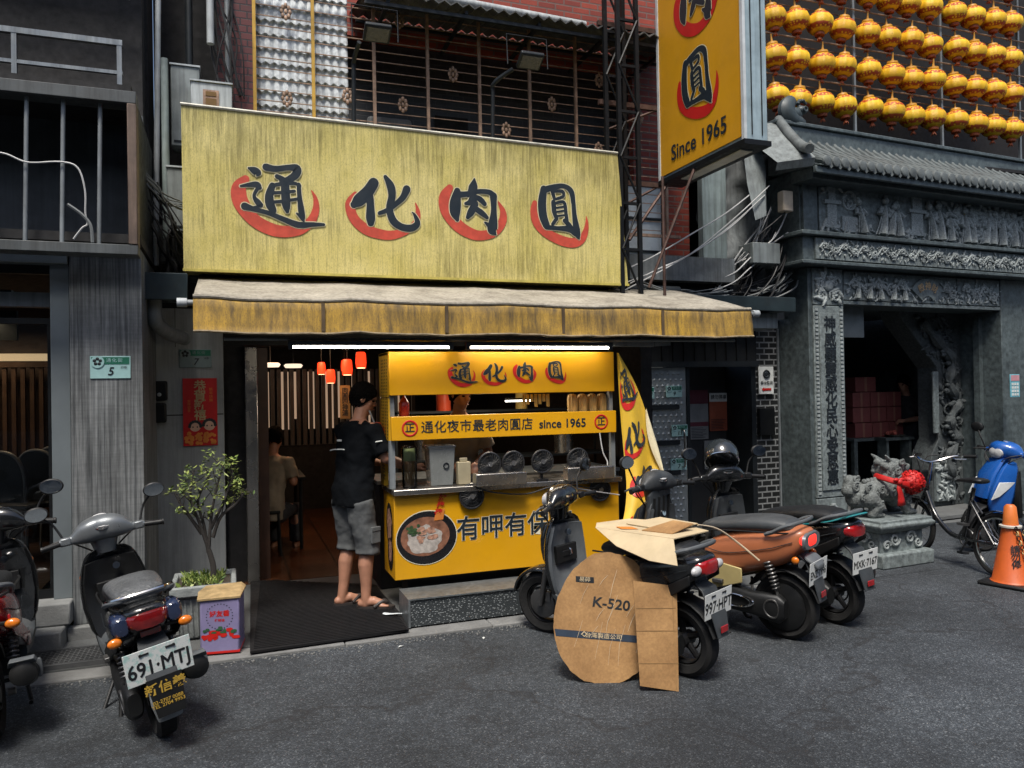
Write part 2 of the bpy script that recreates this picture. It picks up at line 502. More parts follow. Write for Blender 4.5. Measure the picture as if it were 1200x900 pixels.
def brush(ch, F0, k, par, ink, red, edge=None, world=False, crescent=True, names=('lettering', 'red_swoosh', 'letter_outline')):
    """calligraphic character: F0 frame matrix, k metres per stroke unit"""
    cx, cy, strokes, cres = BRUSH[ch]
    F = lambda x, y, l: F0 @ V(((x - cx) * k, (cy - y) * k, l))
    if crescent:
        MB().stroke(cres, F, .0012).build(names[1], red, par, sm=0, world=world)
    if edge:
        mb = MB()
        for i, st in enumerate(strokes): mb.stroke(st, F, .002 + i * .00012, grow=4.5)
        mb.build(names[2], edge, par, sm=0, world=world)
    mb = MB()
    for i, st in enumerate(strokes): mb.stroke(st, F, .0042 + i * .00012)
    mb.build(names[0], ink, par, sm=0, world=world)
# ---------------------------------------------------------------- material palette
asphalt(); granite_stripe(); glassmat(); glassmat("dark_glass", (.35, .38, .4))
mat("kerb_concrete", (.17, .172, .168), .85, bump=.5, bscale=70, dirt=.5)
mat("apron_concrete", (.1, .105, .105), .85, bump=.4, dirt=.5)
mat("steel_grate", (.16, .165, .17), .5, .8, dirt=.4)
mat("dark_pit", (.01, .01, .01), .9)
mat("grey_panel", (.3, .322, .332), .5, 0, .12, 2.5, bump=.05, streak=.35, dirt=.25)
mat("alu_frame", (.17, .195, .205), .4, .3, .12, 2)
mat("dull_alu", (.22, .24, .25), .4, .6, streak=.5)
mat("stone_step", (.2, .205, .2), .8, bump=.4, dirt=.5)
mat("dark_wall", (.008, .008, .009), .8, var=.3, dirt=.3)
mat("dark_metal", (.016, .02, .023), .5, .3, .25, dirt=.3, spec=.3)
mat("teal_metal", (.024, .038, .042), .5, .4, .25, dirt=.35)
mat("black_metal", (.008, .009, .01), .45, .2, .2, spec=.3)
mat("wood_trim", (.14, .095, .07), .6, var=.35, streak=.5)
mat("wood_slat", (.09, .045, .025), .5, var=.35, streak=.4)
mat("brown_laminate", (.05, .024, .015), .5, var=.3)
mat("stainless", (.42, .4, .37), .28, .95, .08, 2, streak=.25)
mat("pipe_grey", (.2, .22, .23), .5, .1, streak=.4)
mat("pipe_white", (.42, .45, .46), .5, 0, streak=.5)
mat("cable_black", (.012, .012, .013), .6)
mat("cable_white", (.45, .45, .44), .5)
mat("cable_grey", (.14, .15, .15), .6)
mat("meter_white", (.42, .46, .48), .5, 0, .1, streak=.5)
mat("rust_steel", (.3, .2, .14), .6, .3, .4, 14, streak=.6)
mat("gold_paint", (.5, .3, .05), .45, .3, .25, streak=.4)
brickmat("red_brick", (.34, .055, .03), (.22, .034, .022), (.17, .1, .085), .2, .066, .009)
brickmat("red_tile", (.12, .022, .018), (.09, .017, .014), (.02, .012, .012), .11, .06, .006, .4)
brickmat("dark_tile", (.04, .043, .046), (.028, .03, .033), (.05, .052, .054), .12, .06, .005, .45)
brickmat("black_brick", (.012, .013, .013), (.018, .019, .02), (.25, .26, .26), .13, .065, .009, .5)
brickmat("floor_tile", (.11, .042, .018), (.08, .03, .014), (.02, .012, .008), .45, .45, .008, .22, .2, flat=True)
MATS["floor_tile"].node_tree.nodes['Brick Texture'].offset = 0
mat("old_concrete", (.16, .175, .178), .85, var=.35, scale=3, bump=.8, bscale=9, streak=.6, dirt=.5)
mat("old_sheet", (.2, .225, .225), .6, .2, .2, streak=.6)
mat("black_header", (.007, .008, .009), .6, .0, spec=.25)
mat("poster_maroon", (.1, .018, .03), .7); mat("poster_grey", (.2, .21, .215), .75); mat("poster_brick", (.28, .07, .035), .7)
mat("paper_white", (.6, .62, .6), .7, dirt=.2)
mat("ink_black", (.012, .016, .02), .5, var=.1); mat("ink_red", (.5, .012, .008), .5, var=.1); mat("ink_green", (.015, .15, .09), .5, var=.1)
mat("plate_mint", (.36, .58, .57), .4, var=.06, dirt=.2)
mat("plate_dull", (.19, .25, .26), .4, var=.06, dirt=.3)
emat("tube_light", (1.0, .88, .7), 15.0)
emat("warm_glow", (1.0, .62, .3), 1.6)
emat("warm_panel", (1.0, .7, .4), .2)

# ---------------------------------------------------------------- ground
struct(MB().poly([(-150, -150, -.004), (150, -150, -.004), (150, 150, -.004), (-150, 150, -.004)]).build("ground", "apron_concrete", sm=0))
struct(MB().poly([(-60, -40, 0), (60, -40, 0), (60, 5.12, 0), (-60, 5.12, 0)]).build("road", "asphalt", sm=0))
# temple side: the asphalt runs on into the forecourt
struct(MB().poly([(4.62, 5.122, .001), (60, 5.122, .001), (60, 6.72, .012), (4.62, 6.72, .012)]).build("forecourt", "asphalt", sm=0))
mb = MB()
x = -8.0
while x < 4.6:
    l = random.uniform(.9, 1.1)
    mb.box(x, min(x + l - .004, 4.6), 5.1, 5.27, -.05, .018 + random.uniform(0, .004))
    x += l
struct(mb.build("kerb", "kerb_concrete", bev=.01))
struct(MB().prism([(-8, 5.275, -.05), (-8, 5.275, .026), (-8, 6.9, .048), (-8, 6.9, -.05)], (12.6, 0, 0)).build("pavement", "apron_concrete"))

# drain grate in the gutter
g = thing("drain_grate", "rusty steel drain grate in the gutter before the grey stone column", "grate", (-.8, 5.3, .03))
mb = MB()
for i in range(34): mb.box(-.46 + i * .027, -.452 + i * .027, .0, .3, 0, .022)
mb.build("bearing_bars", "steel_grate", g)
mb = MB()
for i in range(9): mb.box(-.47, .46, .01 + i * .034, .018 + i * .034, .004, .026)
mb.build("cross_bars", "steel_grate", g)
mb = MB().box(-.49, -.47, -.02, .32, -.003, .026).box(.46, .48, -.02, .32, -.003, .026).box(-.47, .46, -.02, 0, -.003, .026).box(-.47, .46, .3, .32, -.003, .026)
mb.build("frame", "steel_grate", g)
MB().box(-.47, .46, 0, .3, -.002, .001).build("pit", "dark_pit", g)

# loose grit gathered along the kerb
random.seed(21)
mb = MB()
for i in range(700):
    px_, py_ = random.uniform(-2.2, 4.6), 5.09 - abs(random.gauss(0, .05))
    r_ = random.uniform(.003, .009)
    mb.ell((px_, py_, r_ * .5), (r_, r_ * random.uniform(.6, 1), r_ * .7), 5, 3)
struct(tag(mb.build("gravel", "kerb_concrete"), "loose grit and pebbles gathered in the gutter along the kerb", "gravel"), 'stuff')
# ---------------------------------------------------------------- left building
LB = thing("grey_building", "dark grey corner building with striated stone column, glass shopfront and caged balcony", "building", (-.9, 6, 0))
def W(mb, name, m, par, **k): return mb.build(name, m, par, world=True, **k)
# unseen house row behind the camera, added to block low sky and deepen shade
OB = thing("added_opposite_row", "unseen house row added across the street to block the low sky", "building", (2, -7, 0))
mb = MB().box(-26, 34, -12, -6.5, 0, 7.0)
W(mb, "wall", mat("opposite_wall", (.2, .2, .195), .8, streak=.4), OB)
for fl in range(2):
    for k in range(18):
        W(MB().box(-24 + k * 3.1, -22.3 + k * 3.1, -6.5, -6.47, 1.0 + fl * 3, 2.6 + fl * 3), "window", "dark_pit", OB)

W(MB().box(-1.03, -.585, 5.9, 7.0, .12, 2.68), "column", "striated_granite", LB, bev=.006)
W(MB().box(-1.06, -.56, 5.84, 7.0, 0, .12), "column_base", "stone_step", LB, bev=.008)
W(MB().box(-6, -1.06, 5.66, 6.05, 0, .15).box(-6, -1.03, 5.8, 6.05, .151, .3), "entrance_step", "stone_step", LB, bev=.012)
W(MB().box(-1.15, -1.035, 5.93, 6.08, .3, 2.56), "door_jamb", "alu_frame", LB, bev=.004)
W(MB().box(-6, -1.035, 5.88, 6.06, 2.56, 2.68), "lintel", "alu_frame", LB, bev=.004)
wf = W(MB().box(-6, -1.15, 5.98, 6.03, 2.16, 2.2).box(-6, -1.15, 5.98, 6.03, .3, .36).box(-1.18, -1.15, 5.985, 6.025, .36, 2.16).box(-6, -1.15, 5.98, 6.03, 2.5, 2.56), "window_frame", "black_metal", LB)
W(MB().box(-6, -1.18, 5.998, 6.008, .36, 2.16), "pane", "window_glass", wf)
W(MB().box(-6, -1.15, 6.2, 6.3, 2.3, 2.4), "blind_box", "meter_white", LB)
# shop room
W(MB().box(-6, -1.3, 6.05, 9.6, .28, .3), "floor", "brown_laminate", LB)
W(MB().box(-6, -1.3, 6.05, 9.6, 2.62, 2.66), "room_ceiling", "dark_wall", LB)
W(MB().box(-1.13, -1.05, 7.01, 9.6, .3, 2.6), "side_wall", "brown_laminate", LB)
W(MB().box(-6, -1.13, 8.6, 8.7, .3, 2.6), "rear_wall", "brown_laminate", LB)
mb = MB()
for i in range(42): mb.box(-4.3 + i * .074, -4.265 + i * .074, 8.3, 8.35, .95, 1.95)
mb.box(-4.4, -1.14, 8.28, 8.37, 1.95, 2.0).box(-4.4, -1.14, 8.28, 8.37, .5, .95)
W(mb, "slat_screen", "wood_slat", LB)
W(MB().box(-4.4, -1.2, 8.52, 8.56, 2.02, 2.09), "cove_light", "warm_panel", LB)
W(MB().box(-4, -1.6, 6.9, 7.0, 2.42, 2.5).box(-2.3, -1.7, 7.5, 7.55, 2.15, 2.4), "duct", "dark_metal", LB)
# balcony cage
bal = W(MB().box(-6, -.57, 5.56, 5.72, 3.58, 3.66).box(-6, -.57, 5.56, 5.72, 2.585, 2.65), "balcony_frame", mat("frame_dark", (.075, .085, .088), .55, streak=.6, dirt=.4), LB, bev=.004)
W(MB().box(-.625, -.57, 5.555, 5.7, 2.652, 3.578), "corner_post", "wood_trim", bal, bev=.005)
W(MB().box(-6, -.57, 5.73, 6.9, 2.69, 2.75), "balcony_floor", "dark_wall", LB)
W(MB().box(-.6, -.575, 5.73, 6.9, 2.76, 3.6), "side_panel", "dark_metal", LB)
W(MB().box(-6, -.6, 6.3, 6.36, 2.75, 3.75), "rear_panel", mat("curtain_grey", (.05, .057, .062), .5, streak=.5), LB)
for xx in (-1.215, -1.01, -.797, -1.43, -1.64):
    W(MB().cyl((xx - .01, 5.63, 2.65), (xx + .008, 5.63, 3.58), .0135), "pipe_bar", "pipe_grey", bal)
W(MB().box(-6, -.6, 5.57, 6.9, 3.66, 3.7), "balcony_roof", "dark_wall", LB)
# window rail above
rl = W(MB().box(-6, -.72, 6.18, 6.22, 4.21, 4.25).box(-6, -.72, 6.185, 6.215, 4.0, 4.025), "upper_window_frame", "dull_alu", LB)
for xx in (-.74, -1.4, -2.1): W(MB().box(xx - .016, xx + .016, 6.183, 6.217, 3.7, 4.21), "mullion", "dull_alu", rl)
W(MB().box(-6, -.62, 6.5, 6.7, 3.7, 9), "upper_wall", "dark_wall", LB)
W(MB().box(-6, -.68, 6.3, 6.33, 4.62, 4.64).box(-6, -.68, 6.1, 6.5, 5.2, 5.3), "wall_trim", "pipe_grey", LB)
W(MB().box(-6, -.66, 6.9, 7.0, 2.7, 3.7).box(-.655, -.6, 6.72, 7.2, 2.7, 9).box(-.6, -.08, 7.25, 7.35, 2.7, 9), "party_wall", "dark_wall", LB)
t = tag(MB().tube(smoothpts([(-1.6, 5.6, 3.18), (-1.35, 5.6, 3.2), (-1.2, 5.595, 3.15), (-1.02, 5.6, 3.17), (-.92, 5.6, 3.14), (-.88, 5.6, 3.0), (-.88, 5.605, 2.85), (-.87, 5.605, 2.78), (-.9, 5.6, 2.75), (-.95, 5.61, 2.68)]), .006, 6).build("cable", "cable_white"), "white cable hanging loosely on the balcony bars", "cable")
t = tag(MB().tube(smoothpts([(-.98, 5.6, 2.9), (-.9, 5.6, 2.84), (-.85, 5.6, 2.77), (-.84, 5.6, 2.66)]), .011, 6).build("cable", "cable_grey"), "thick grey cable end curled behind the lower balcony bars", "cable")
# chairs in the left shop
mat("chair_rim", (.16, .15, .14), .4); mat("chair_black", (.012, .012, .012), .5)
def cafe_chair(loc, rz, label):
    T = thing("cafe_chair", label, "chair", loc, rz, "chairs in the grey building's shop")
    pts = smoothpts([(-.2, 0, .5), (-.2, .02, .75), (-.13, .03, .88), (0, .035, .92), (.13, .03, .88), (.2, .02, .75), (.2, 0, .5)])
    MB().tube(pts, .014, 8).build("back_rim", "chair_rim", T)
    MB().prism([(p.x * .93, p.y - .01, p.z) for p in pts], (0, .02, 0)).build("backrest", "chair_black", T)
    MB().box(-.21, .21, -.42, 0, .43, .48).build("seat", "chair_black", T, bev=.02)
    for sx in (-.18, .18):
        for sy in (-.38, -.02): MB().cyl((sx, sy, .43), (sx * 1.1, sy * 1.05, 0), .014, .01, 8).build("leg", "chair_rim", T)
for i, (xx, yy) in enumerate([(-1.78, 7.4), (-1.55, 7.5), (-1.5, 7.95), (-1.3, 8.02)]):
    cafe_chair((xx, yy, .3), RD(150), ["black round-backed chair nearest the shop window at far left", "black round-backed chair right of the one nearest the window", "black round-backed chair left in the back row before the slat screen", "black round-backed chair by the jamb in the back row before the slat screen"][i])

# ---------------------------------------------------------------- middle building
MBd = thing("shop_building", "old red brick shop house with open doorway, grey pier and caged upper window", "building", (1.9, 7, 0))
W(MB().box(-.62, -.07, 6.9, 7.12, .04, 2.38), "pier", "grey_panel", MBd, bev=.004)
W(MB().box(-.615, -.075, 6.897, 6.9, 1.494, 1.503), "panel_joint", "dark_pit", MBd)
W(MB().box(-.44, -.436, 6.897, 6.9, 2.06, 2.38), "panel_joint", "dark_pit", MBd)
W(MB().box(-.07, .1, 7.0, 7.12, .04, 2.08), "recess", "dark_wall", MBd)
W(MB().box(.1, .2, 6.9, 7.02, .05, 2.06), "door_post", "stainless", MBd, bev=.006)
W(MB().box(.205, .29, 7.03, 7.16, .05, 2.06), "inner_jamb", "brown_laminate", MBd)
W(MB().box(-.07, 3.74, 6.95, 7.15, 2.08, 2.38), "door_head", "black_header", MBd)
W(MB().box(-.6, 5.6, 6.95, 7.3, 2.38, 2.75), "beam", "black_header", MBd)
# room
W(MB().box(-.05, 3.9, 6.9, 13.2, .03, .052), "floor", "floor_tile", MBd)
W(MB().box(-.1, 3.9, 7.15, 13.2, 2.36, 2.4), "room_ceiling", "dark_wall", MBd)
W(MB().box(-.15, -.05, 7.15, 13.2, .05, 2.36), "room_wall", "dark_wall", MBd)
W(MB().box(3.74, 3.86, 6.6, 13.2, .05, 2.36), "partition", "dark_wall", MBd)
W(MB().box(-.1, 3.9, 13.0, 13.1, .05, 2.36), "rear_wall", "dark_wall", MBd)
mb = MB()
for i in range(30): mb.box(-.02 + i * .085, .032 + i * .085, 11.0, 11.03, .95, 2.0)
W(mb, "slat_screen", mat("slat_grey", (.06, .048, .04), .4, streak=.4), MBd)
W(MB().box(-.04, 2.5, 11.04, 11.1, .05, .95), "dado", "dark_wall", MBd)
mb = MB()
for i in range(12): mb.box(-.02 + i * .21, -.02 + i * .21 + random.choice([.09, .15, .06]), 11.5, 11.52, random.choice([1.15, 1.3, 1.2]), 1.98)
W(mb, "glowing_window", emat("back_glow", (1, .68, .45), .12), MBd)
# upper floor
W(MB().box(-.6, 5.0, 6.8, 7.0, 2.75, 3.0), "floor_slab", "old_concrete", MBd)
W(MB().box(-.08, .2, 6.88, 7.1, 3.0, 9), "pilaster", "red_tile", MBd)
W(MB().box(.2, 4.7, 7.7, 7.8, 3.0, 5.3), "recess_wall", "dark_tile", MBd)
W(MB().box(.2, 4.7, 6.95, 7.7, 2.98, 3.02), "balcony_floor", "old_concrete", MBd)
mat("door_dull", (.2, .21, .21), .5, streak=.5)
W(MB().box(1.3, 1.75, 7.62, 7.69, 3.3, 4.42), "rear_door", "door_dull", MBd, bev=.04)
W(MB().box(3.0, 3.6, 7.62, 7.69, 3.2, 4.2), "rear_door", "door_dull", MBd, bev=.04)
W(MB().box(2.0, 2.35, 7.66, 7.69, 3.1, 4.5), "rear_window", "dark_pit", MBd)
# corrugated plastic screen
nx = 64; rings = []
for j in range(17):
    z0 = 3.3 + j * .125
    for zz, dy in ((z0, 0), (z0 + .115, .03)):
        rings.append([(.22 + (1.02 - .22) * i / nx, 6.98 + dy + .013 * math.sin(i / nx * 2 * math.pi * 11), zz + .016 * math.sin(i / nx * 2 * math.pi * 11)) for i in range(nx + 1)])
W(MB().loft(rings, caps=False, closed=False), "corrugated_screen", mat("milky_plastic", (.6, .64, .66), .55, var=.2, scale=3, streak=.45), MBd, sm=30)
# window cage
gr = W(MB().box(.2, 4.4, 6.88, 6.91, 3.2, 3.23).box(.2, 4.4, 6.88, 6.91, 5.2, 5.23), "window_grille", "rust_steel", MBd)
for i, xx in enumerate((.215, .705, 1.24, 1.735, 2.235, 2.745, 3.235, 3.75, 4.25)):
    W(MB().box(xx - .014, xx + .014, 6.882, 6.908, 3.23, 5.2), "grille_post", "gold_paint" if i < 2 else "rust_steel", gr)
mb = MB()
for j in range(22): mb.box(.2, 4.4, 6.912, 6.922, 3.27 + j * .092, 3.277 + j * .092)
W(mb, "grille_bars", "rust_steel", gr)
mb = MB()
for (xx, zz) in ((.48, 4.98), (.48, 4.22), (1.5, 4.28), (1.0, 4.3), (1.98, 4.62), (2.98, 4.45), (2.5, 4.15), (3.5, 4.75), (3.48, 4.05), (3.95, 4.42), (1.48, 5.05)):
    for dx, dz in ((0, .055), (0, -.055), (.035, 0), (-.035, 0), (0, 0), (.025, .035), (-.025, .035), (.025, -.035), (-.025, -.035)):
        mb.ell((xx + dx, 6.9, zz + dz), (.016, .01, .024), 8, 5)
    W(mb, "rosette", "rust_steel", gr)
    mb = MB()
# upper brick wall and canopy
W(MB().box(.2, 5.2, 7.43, 7.53, 5.1, 9), "upper_wall", "red_brick", MBd)
mb = MB(); rings = []
for s_ in (0, 1):
    for k in range(2): pass
nn = 120
can = []
for (yy, zz) in ((7.42, 5.3), (6.45, 5.06)):
    can.append([(1.1 + 3.3 * i / nn, yy, zz + .018 * math.sin(i / nn * 2 * math.pi * 30)) for i in range(nn + 1)])
can.append([(p[0], p[1] + .002, p[2] - .012) for p in can[1]])
can.append([(p[0], p[1], p[2] - .012) for p in can[0]])
W(MB().loft(can, caps=False, closed=False), "canopy", mat("canopy_sheet", (.1, .105, .105), .7, var=.4, dirt=.6, streak=.4), MBd, sm=30)
mb = MB()
for xx in (1.3, 2.0, 2.7, 3.4, 4.1): mb.box(xx - .015, xx + .015, 6.5, 7.4, 5.0, 5.03)
mb.box(1.1, 4.4, 6.5, 6.53, 4.965, 4.995).box(1.1, 4.4, 7.0, 7.03, 5.035, 5.065)
W(mb, "canopy_rafters", "dark_metal", MBd)
W(MB().cyl((1.9, 7.2, 5.48), (3.5, 7.2, 5.44), .04), "pipe", "pipe_white", MBd)
# right hand end of the shop house
W(MB().box(4.1, 4.78, 7.3, 7.4, 2.5, 5.6), "brick_flank", "red_brick", MBd)
mb = MB()
gx, gz = 26, 40
vs = []; fs = []
for j in range(gz + 1):
    for i in range(gx + 1):
        xx = 4.76 + 1.2 * i / gx; zz = 2.4 + 1.85 * j / gz
        vs.append((xx, 7.12 - .09 * noise.noise(V((xx * 2.4, zz * 2.4, 3))) - .05 * noise.noise(V((xx * 7, zz * 7, 9))), zz))
for j in range(gz):
    for i in range(gx): fs.append((j * (gx + 1) + i, j * (gx + 1) + i + 1, (j + 1) * (gx + 1) + i + 1, (j + 1) * (gx + 1) + i))
mb.add(vs, fs)
W(mb, "concrete_flank", "old_concrete", MBd)
W(MB().box(4.72, 5.02, 6.95, 7.04, 3.0, 4.3), "cladding_sheet", mat("sage_sheet", (.24, .29, .28), .55, streak=.6, var=.2), MBd, bev=.004)
pw = W(MB().box(3.82, 4.36, 7.2, 7.26, 2.75, 3.85), "stair_window", mat("frosted_pane", (.5, .55, .57), .3, var=.25, scale=3), MBd)
mb = MB()
for z_ in (2.75, 3.1, 3.45, 3.83): mb.box(3.82, 4.36, 7.17, 7.2, z_, z_ + .02)
for x_ in (3.82, 4.08, 4.34): mb.box(x_, x_ + .02, 7.165, 7.168, 2.75, 3.85)
W(mb, "window_bars", "dark_metal", pw)
# street level right of the stall: steel doors, passage, tiled strip
W(MB().box(3.86, 5.5, 7.12, 7.2, 1.9, 2.38), "shutter_box", "black_header", MBd)
mb = MB()
for i in range(12): mb.box(3.88 + i * .135, 3.9 + i * .135, 7.105, 7.12, 1.94, 2.38)
W(mb, "shutter_ribs", "black_metal", MBd)
W(MB().box(3.86, 5.5, 7.08, 7.12, 1.87, 1.93), "door_lintel", "dark_metal", MBd)
dr = W(MB().box(3.9, 4.6, 7.15, 7.19, .05, 1.87), "steel_door", mat("quilted_steel", (.32, .35, .355), .42, .55, .15, 5, dirt=.3), MBd, bev=.004)
mb = MB()
for r_ in range(26):
    for c_ in range(10):
        cx_, cz_ = 3.95 + c_ * .066 + (r_ % 2) * .033, .2 + r_ * .064
        if cx_ < 4.56: mb.add([(cx_ - .024, 7.149, cz_), (cx_, 7.149, cz_ - .024), (cx_ + .024, 7.149, cz_), (cx_, 7.149, cz_ + .024), (cx_, 7.14, cz_)], [(0, 1, 4), (1, 2, 4), (2, 3, 4), (3, 0, 4)])
W(mb, "quilting", "quilted_steel", dr)
W(MB().tube(smoothpts([(4.53, 7.13, 1.2), (4.53, 7.09, 1.18), (4.53, 7.085, 1.05), (4.53, 7.085, .95), (4.53, 7.09, .82), (4.53, 7.13, .8)]), .011, 8), "handle", "stainless", dr)
for x_, z_ in ((3.97, 1.42), (3.97, 1.04), (4.05, .72)): W(MB().box(x_, 4.5, 7.125, 7.139, z_, z_ + .05), "letter_slot", "dark_metal", dr)
W(MB().box(4.6, 4.64, 7.14, 7.2, .05, 1.87), "door_frame", "dark_metal", MBd)
W(MB().box(4.64, 5.5, 7.62, 7.68, .05, 1.9), "passage_door", mat("dark_door", (.03, .032, .035), .5, .3, dirt=.2), MBd)
W(MB().box(5.44, 5.5, 7.14, 7.62, .05, 1.9), "passage_jamb", "dark_metal", MBd)
W(MB().box(4.6, 5.6, 7.2, 7.7, .03, .055), "passage_floor", "apron_concrete", MBd)
W(MB().box(5.52, 5.9, 7.2, 7.5, .05, 2.4), "tiled_strip", "black_brick", MBd)
W(MB().box(5.495, 5.52, 7.18, 7.4, .05, 2.3).box(5.84, 5.86, 7.18, 7.199, .05, 2.3), "strip_edge", "pipe_grey", MBd)
W(MB().box(5.55, 5.75, 7.14, 7.199, 1.1, 1.4), "vent_box", "black_metal", MBd)

# address plates
def plate(loc, num, face, label, w=.25, h=.155, par=None, rest="號"):
    T = thing("address_plate", label, "address plate", loc)
    MB().box(-w / 2, w / 2, -.006, 0, -h / 2, h / 2).build("plate", face, T, bev=.004)
    MB().box(-w / 2 + .008, w / 2 - .008, -.0085, -.0062, h * .14, h / 2 - .008).build("green_band", "ink_green", T)
    Fm = frame((0, -.0095, 0), (1, 0, 0), (0, 0, 1))
    text(num, Fm @ Matrix.Translation((.0, -h * .19, 0)), h * .5, "ink_black", T, off=.012, shear=.2)
    text("通化街", Fm @ Matrix.Translation((.025, h * .3, .001)), h * .2, face, T, name="street_name", space=1.3)
    text("39巷", Fm @ Matrix.Translation((w * .33, -h * .0, .001)), h * .13, "ink_black", T, name="lane_name")
    MB(Fm).lathe([(.0, 0), (h * .27, 0), (h * .27, .003), (0, .0031)], 20, Matrix.Translation((-w / 2 + h * .3, h * .24, 0))).build("emblem_disc", face, T)
    mb = MB(Fm)
    for k in range(5):
        a = math.pi / 2 + k * 2 * math.pi / 5
        mb.lathe([(0, .0035), (h * .075, .0035), (h * .06, .005), (0, .005)], 8, Matrix.Translation((-w / 2 + h * .3 + math.cos(a) * h * .12, h * .25 + math.sin(a) * h * .12, 0)))
    mb.build("emblem_flower", "ink_black", T)
    return T
plate((-.785, 5.898, 1.86), "5", "plate_mint", "green and white address plate number 5 on the striated stone column")
plate((-.285, 6.896, 1.965), "7", "plate_dull", "dull grey-green address plate number 7 above the red poster")
for i, (xx, zz, nm, lb) in enumerate([(4.1, 1.6, "7", "upper left of the four plates"), (4.44, 1.61, "9", "upper right of the four plates"), (4.5, 1.19, "11", "middle one of the right column of plates"), (4.48, .83, "7", "lowest of the plates, beside the pull handle")]):
    plate((xx, 7.138, zz), nm, "plate_mint", "small address plate on the steel door, " + lb, .2, .125)

# ---------------------------------------------------------------- temple
TM = thing("temple", "dark carved stone temple with tiled eave, inscribed pillar and deep doorway", "temple", (5.9, 6.74, 0))
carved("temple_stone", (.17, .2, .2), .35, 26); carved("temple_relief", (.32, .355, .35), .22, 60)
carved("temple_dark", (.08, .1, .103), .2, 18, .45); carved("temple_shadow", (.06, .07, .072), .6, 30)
XE = 11.5
# pillar with inscription
W(MB().box(5.9, 6.42, 6.74, 7.26, 0, 2.94), "pillar", "temple_dark", TM, bev=.006)
W(MB().box(5.95, 6.385, 6.715, 6.742, .42, 2.52), "inscription_panel", "temple_stone", TM, bev=.006)
W(MB().box(6.02, 6.31, 6.7, 6.716, .5, 2.44), "inscription_field", "temple_stone", TM, bev=.004)
mb = MB()
for k in range(46):
    z_ = .46 + k * .0445
    mb.box(5.966, 6.004, 6.704, 6.715, z_, z_ + .026); mb.box(6.33, 6.368, 6.704, 6.715, z_, z_ + .026)
W(mb, "key_border", "temple_relief", TM)
text("神\n威\n顯\n靈\n感\n化\n民\n心\n受\n恩\n惠", frame((6.165, 6.695, 1.47), (1, 0, 0), (0, 0, 1)), .178, "ink_black", TM, name="inscription", off=.012, ext=.02, line=.945, world=True)
W(MB().box(5.95, 6.385, 6.72, 6.741, 2.53, 2.93), "capital_panel", "temple_stone", TM, bev=.006)
W(MB().box(5.95, 6.385, 6.72, 6.741, .02, .41), "foot_panel", "temple_stone", TM, bev=.006)
Fp = frame((6.168, 6.715, .2), (1, 0, 0), (0, 0, 1))
W(MB(Fp).torus(Matrix(), .12, .014, 28, 6).box(-.04, .04, -.045, .045, 0, .016).box(-.03, .03, .13, .15, 0, .02), "coin_carving", "temple_relief", TM)
def swirl(mb, F, cx, cy, r, turns=1.6, sgn=1, w=.012, a0=0):
    pts = []
    for k in range(22):
        t = k / 21
        a = a0 + sgn * t * turns * 2 * math.pi
        rr = r * (1 - .85 * t)
        pts.append(F @ V((cx + rr * math.cos(a), cy + rr * math.sin(a), w * .6)))
    mb.tube(pts, [w * (1 - .5 * k / 21) for k in range(22)], 6)
def vines(mb, F, x0, x1, y0, y1, dens=1.0):
    h = y1 - y0; cy = (y0 + y1) / 2; n = int((x1 - x0) / (h * .75)) + 1
    stem = []
    for k in range(n * 6 + 1):
        t = k / (n * 6)
        stem.append(F @ V((x0 + (x1 - x0) * t, cy + h * .28 * math.sin(t * n * math.pi), .01)))
    mb.tube(stem, h * .05, 6)
    for i in range(n):
        cx = x0 + (i + .5) * (x1 - x0) / n; s_ = 1 if i % 2 else -1
        swirl(mb, F, cx, cy + s_ * -h * .12, h * .26, 1.4, s_, h * .055, random.uniform(0, 6))
        for k in range(int(13 * dens)):
            a = random.uniform(0, 6.28); rr = h * random.uniform(.18, .5)
            px, py = cx + rr * math.cos(a), min(max(cy + rr * math.sin(a), y0 + .01), y1 - .01)
            mb.ell(F @ V((px, py, .008)), (h * random.uniform(.04, .09),) * 3, 7, 5, F.to_3x3() @ Matrix.Rotation(a, 3, 'Z') @ Matrix.Diagonal((1.5, .55, .5)))
        for k in range(6):
            a = k * 1.047
            mb.ell(F @ V((cx + h * .11 * math.cos(a), cy + h * .11 * math.sin(a) - s_ * h * .1, .016)), h * .06, 7, 5)
def figure(mb, F, x, y, h, lean=0):
    P = lambda a, b, c=.02: F @ V((x + a * h + lean * b * h, y + b * h, c))
    mb.tube([P(0, 0), P(.02, .3), P(0, .55), P(0, .76)], [h * .17, h * .14, h * .12, h * .06], 9, flat=.6)
    mb.ell(P(0, .88), h * .095, 9, 7)
    mb.ell(P(0, .98), (h * .06, h * .05, h * .06), 8, 5)
    for s_ in (-1, 1):
        a1 = random.uniform(-.1, .25)
        mb.tube([P(s_ * .1, .7), P(s_ * .2, .52 + a1 * .3, .035), P(s_ * .17 + .08, .5 + a1, .045)], [h * .055, h * .07, h * .04], 7)
    for k in range(5):
        xx = -.14 + k * .07
        mb.tube([P(xx * .6, .5, .03), P(xx * 1.1, .2, .035), P(xx * 1.5, 0, .03)], h * .018, 5)
def clutter(mb, F, x0, x1, y0, y1, n, r=.03):
    for k in range(n):
        px, py = random.uniform(x0, x1), random.uniform(y0, y1)
        a = random.uniform(0, 3.14)
        mb.ell(F @ V((px, py, .004)), r * random.uniform(.5, 1.3), 7, 5, F.to_3x3() @ Matrix.Rotation(a, 3, 'Z') @ Matrix.Diagonal((random.uniform(1, 2.4), .6, .6)))
mb = MB(); clutter(mb, Fp, -.18, .18, 2.36, 2.7, 40, .035)
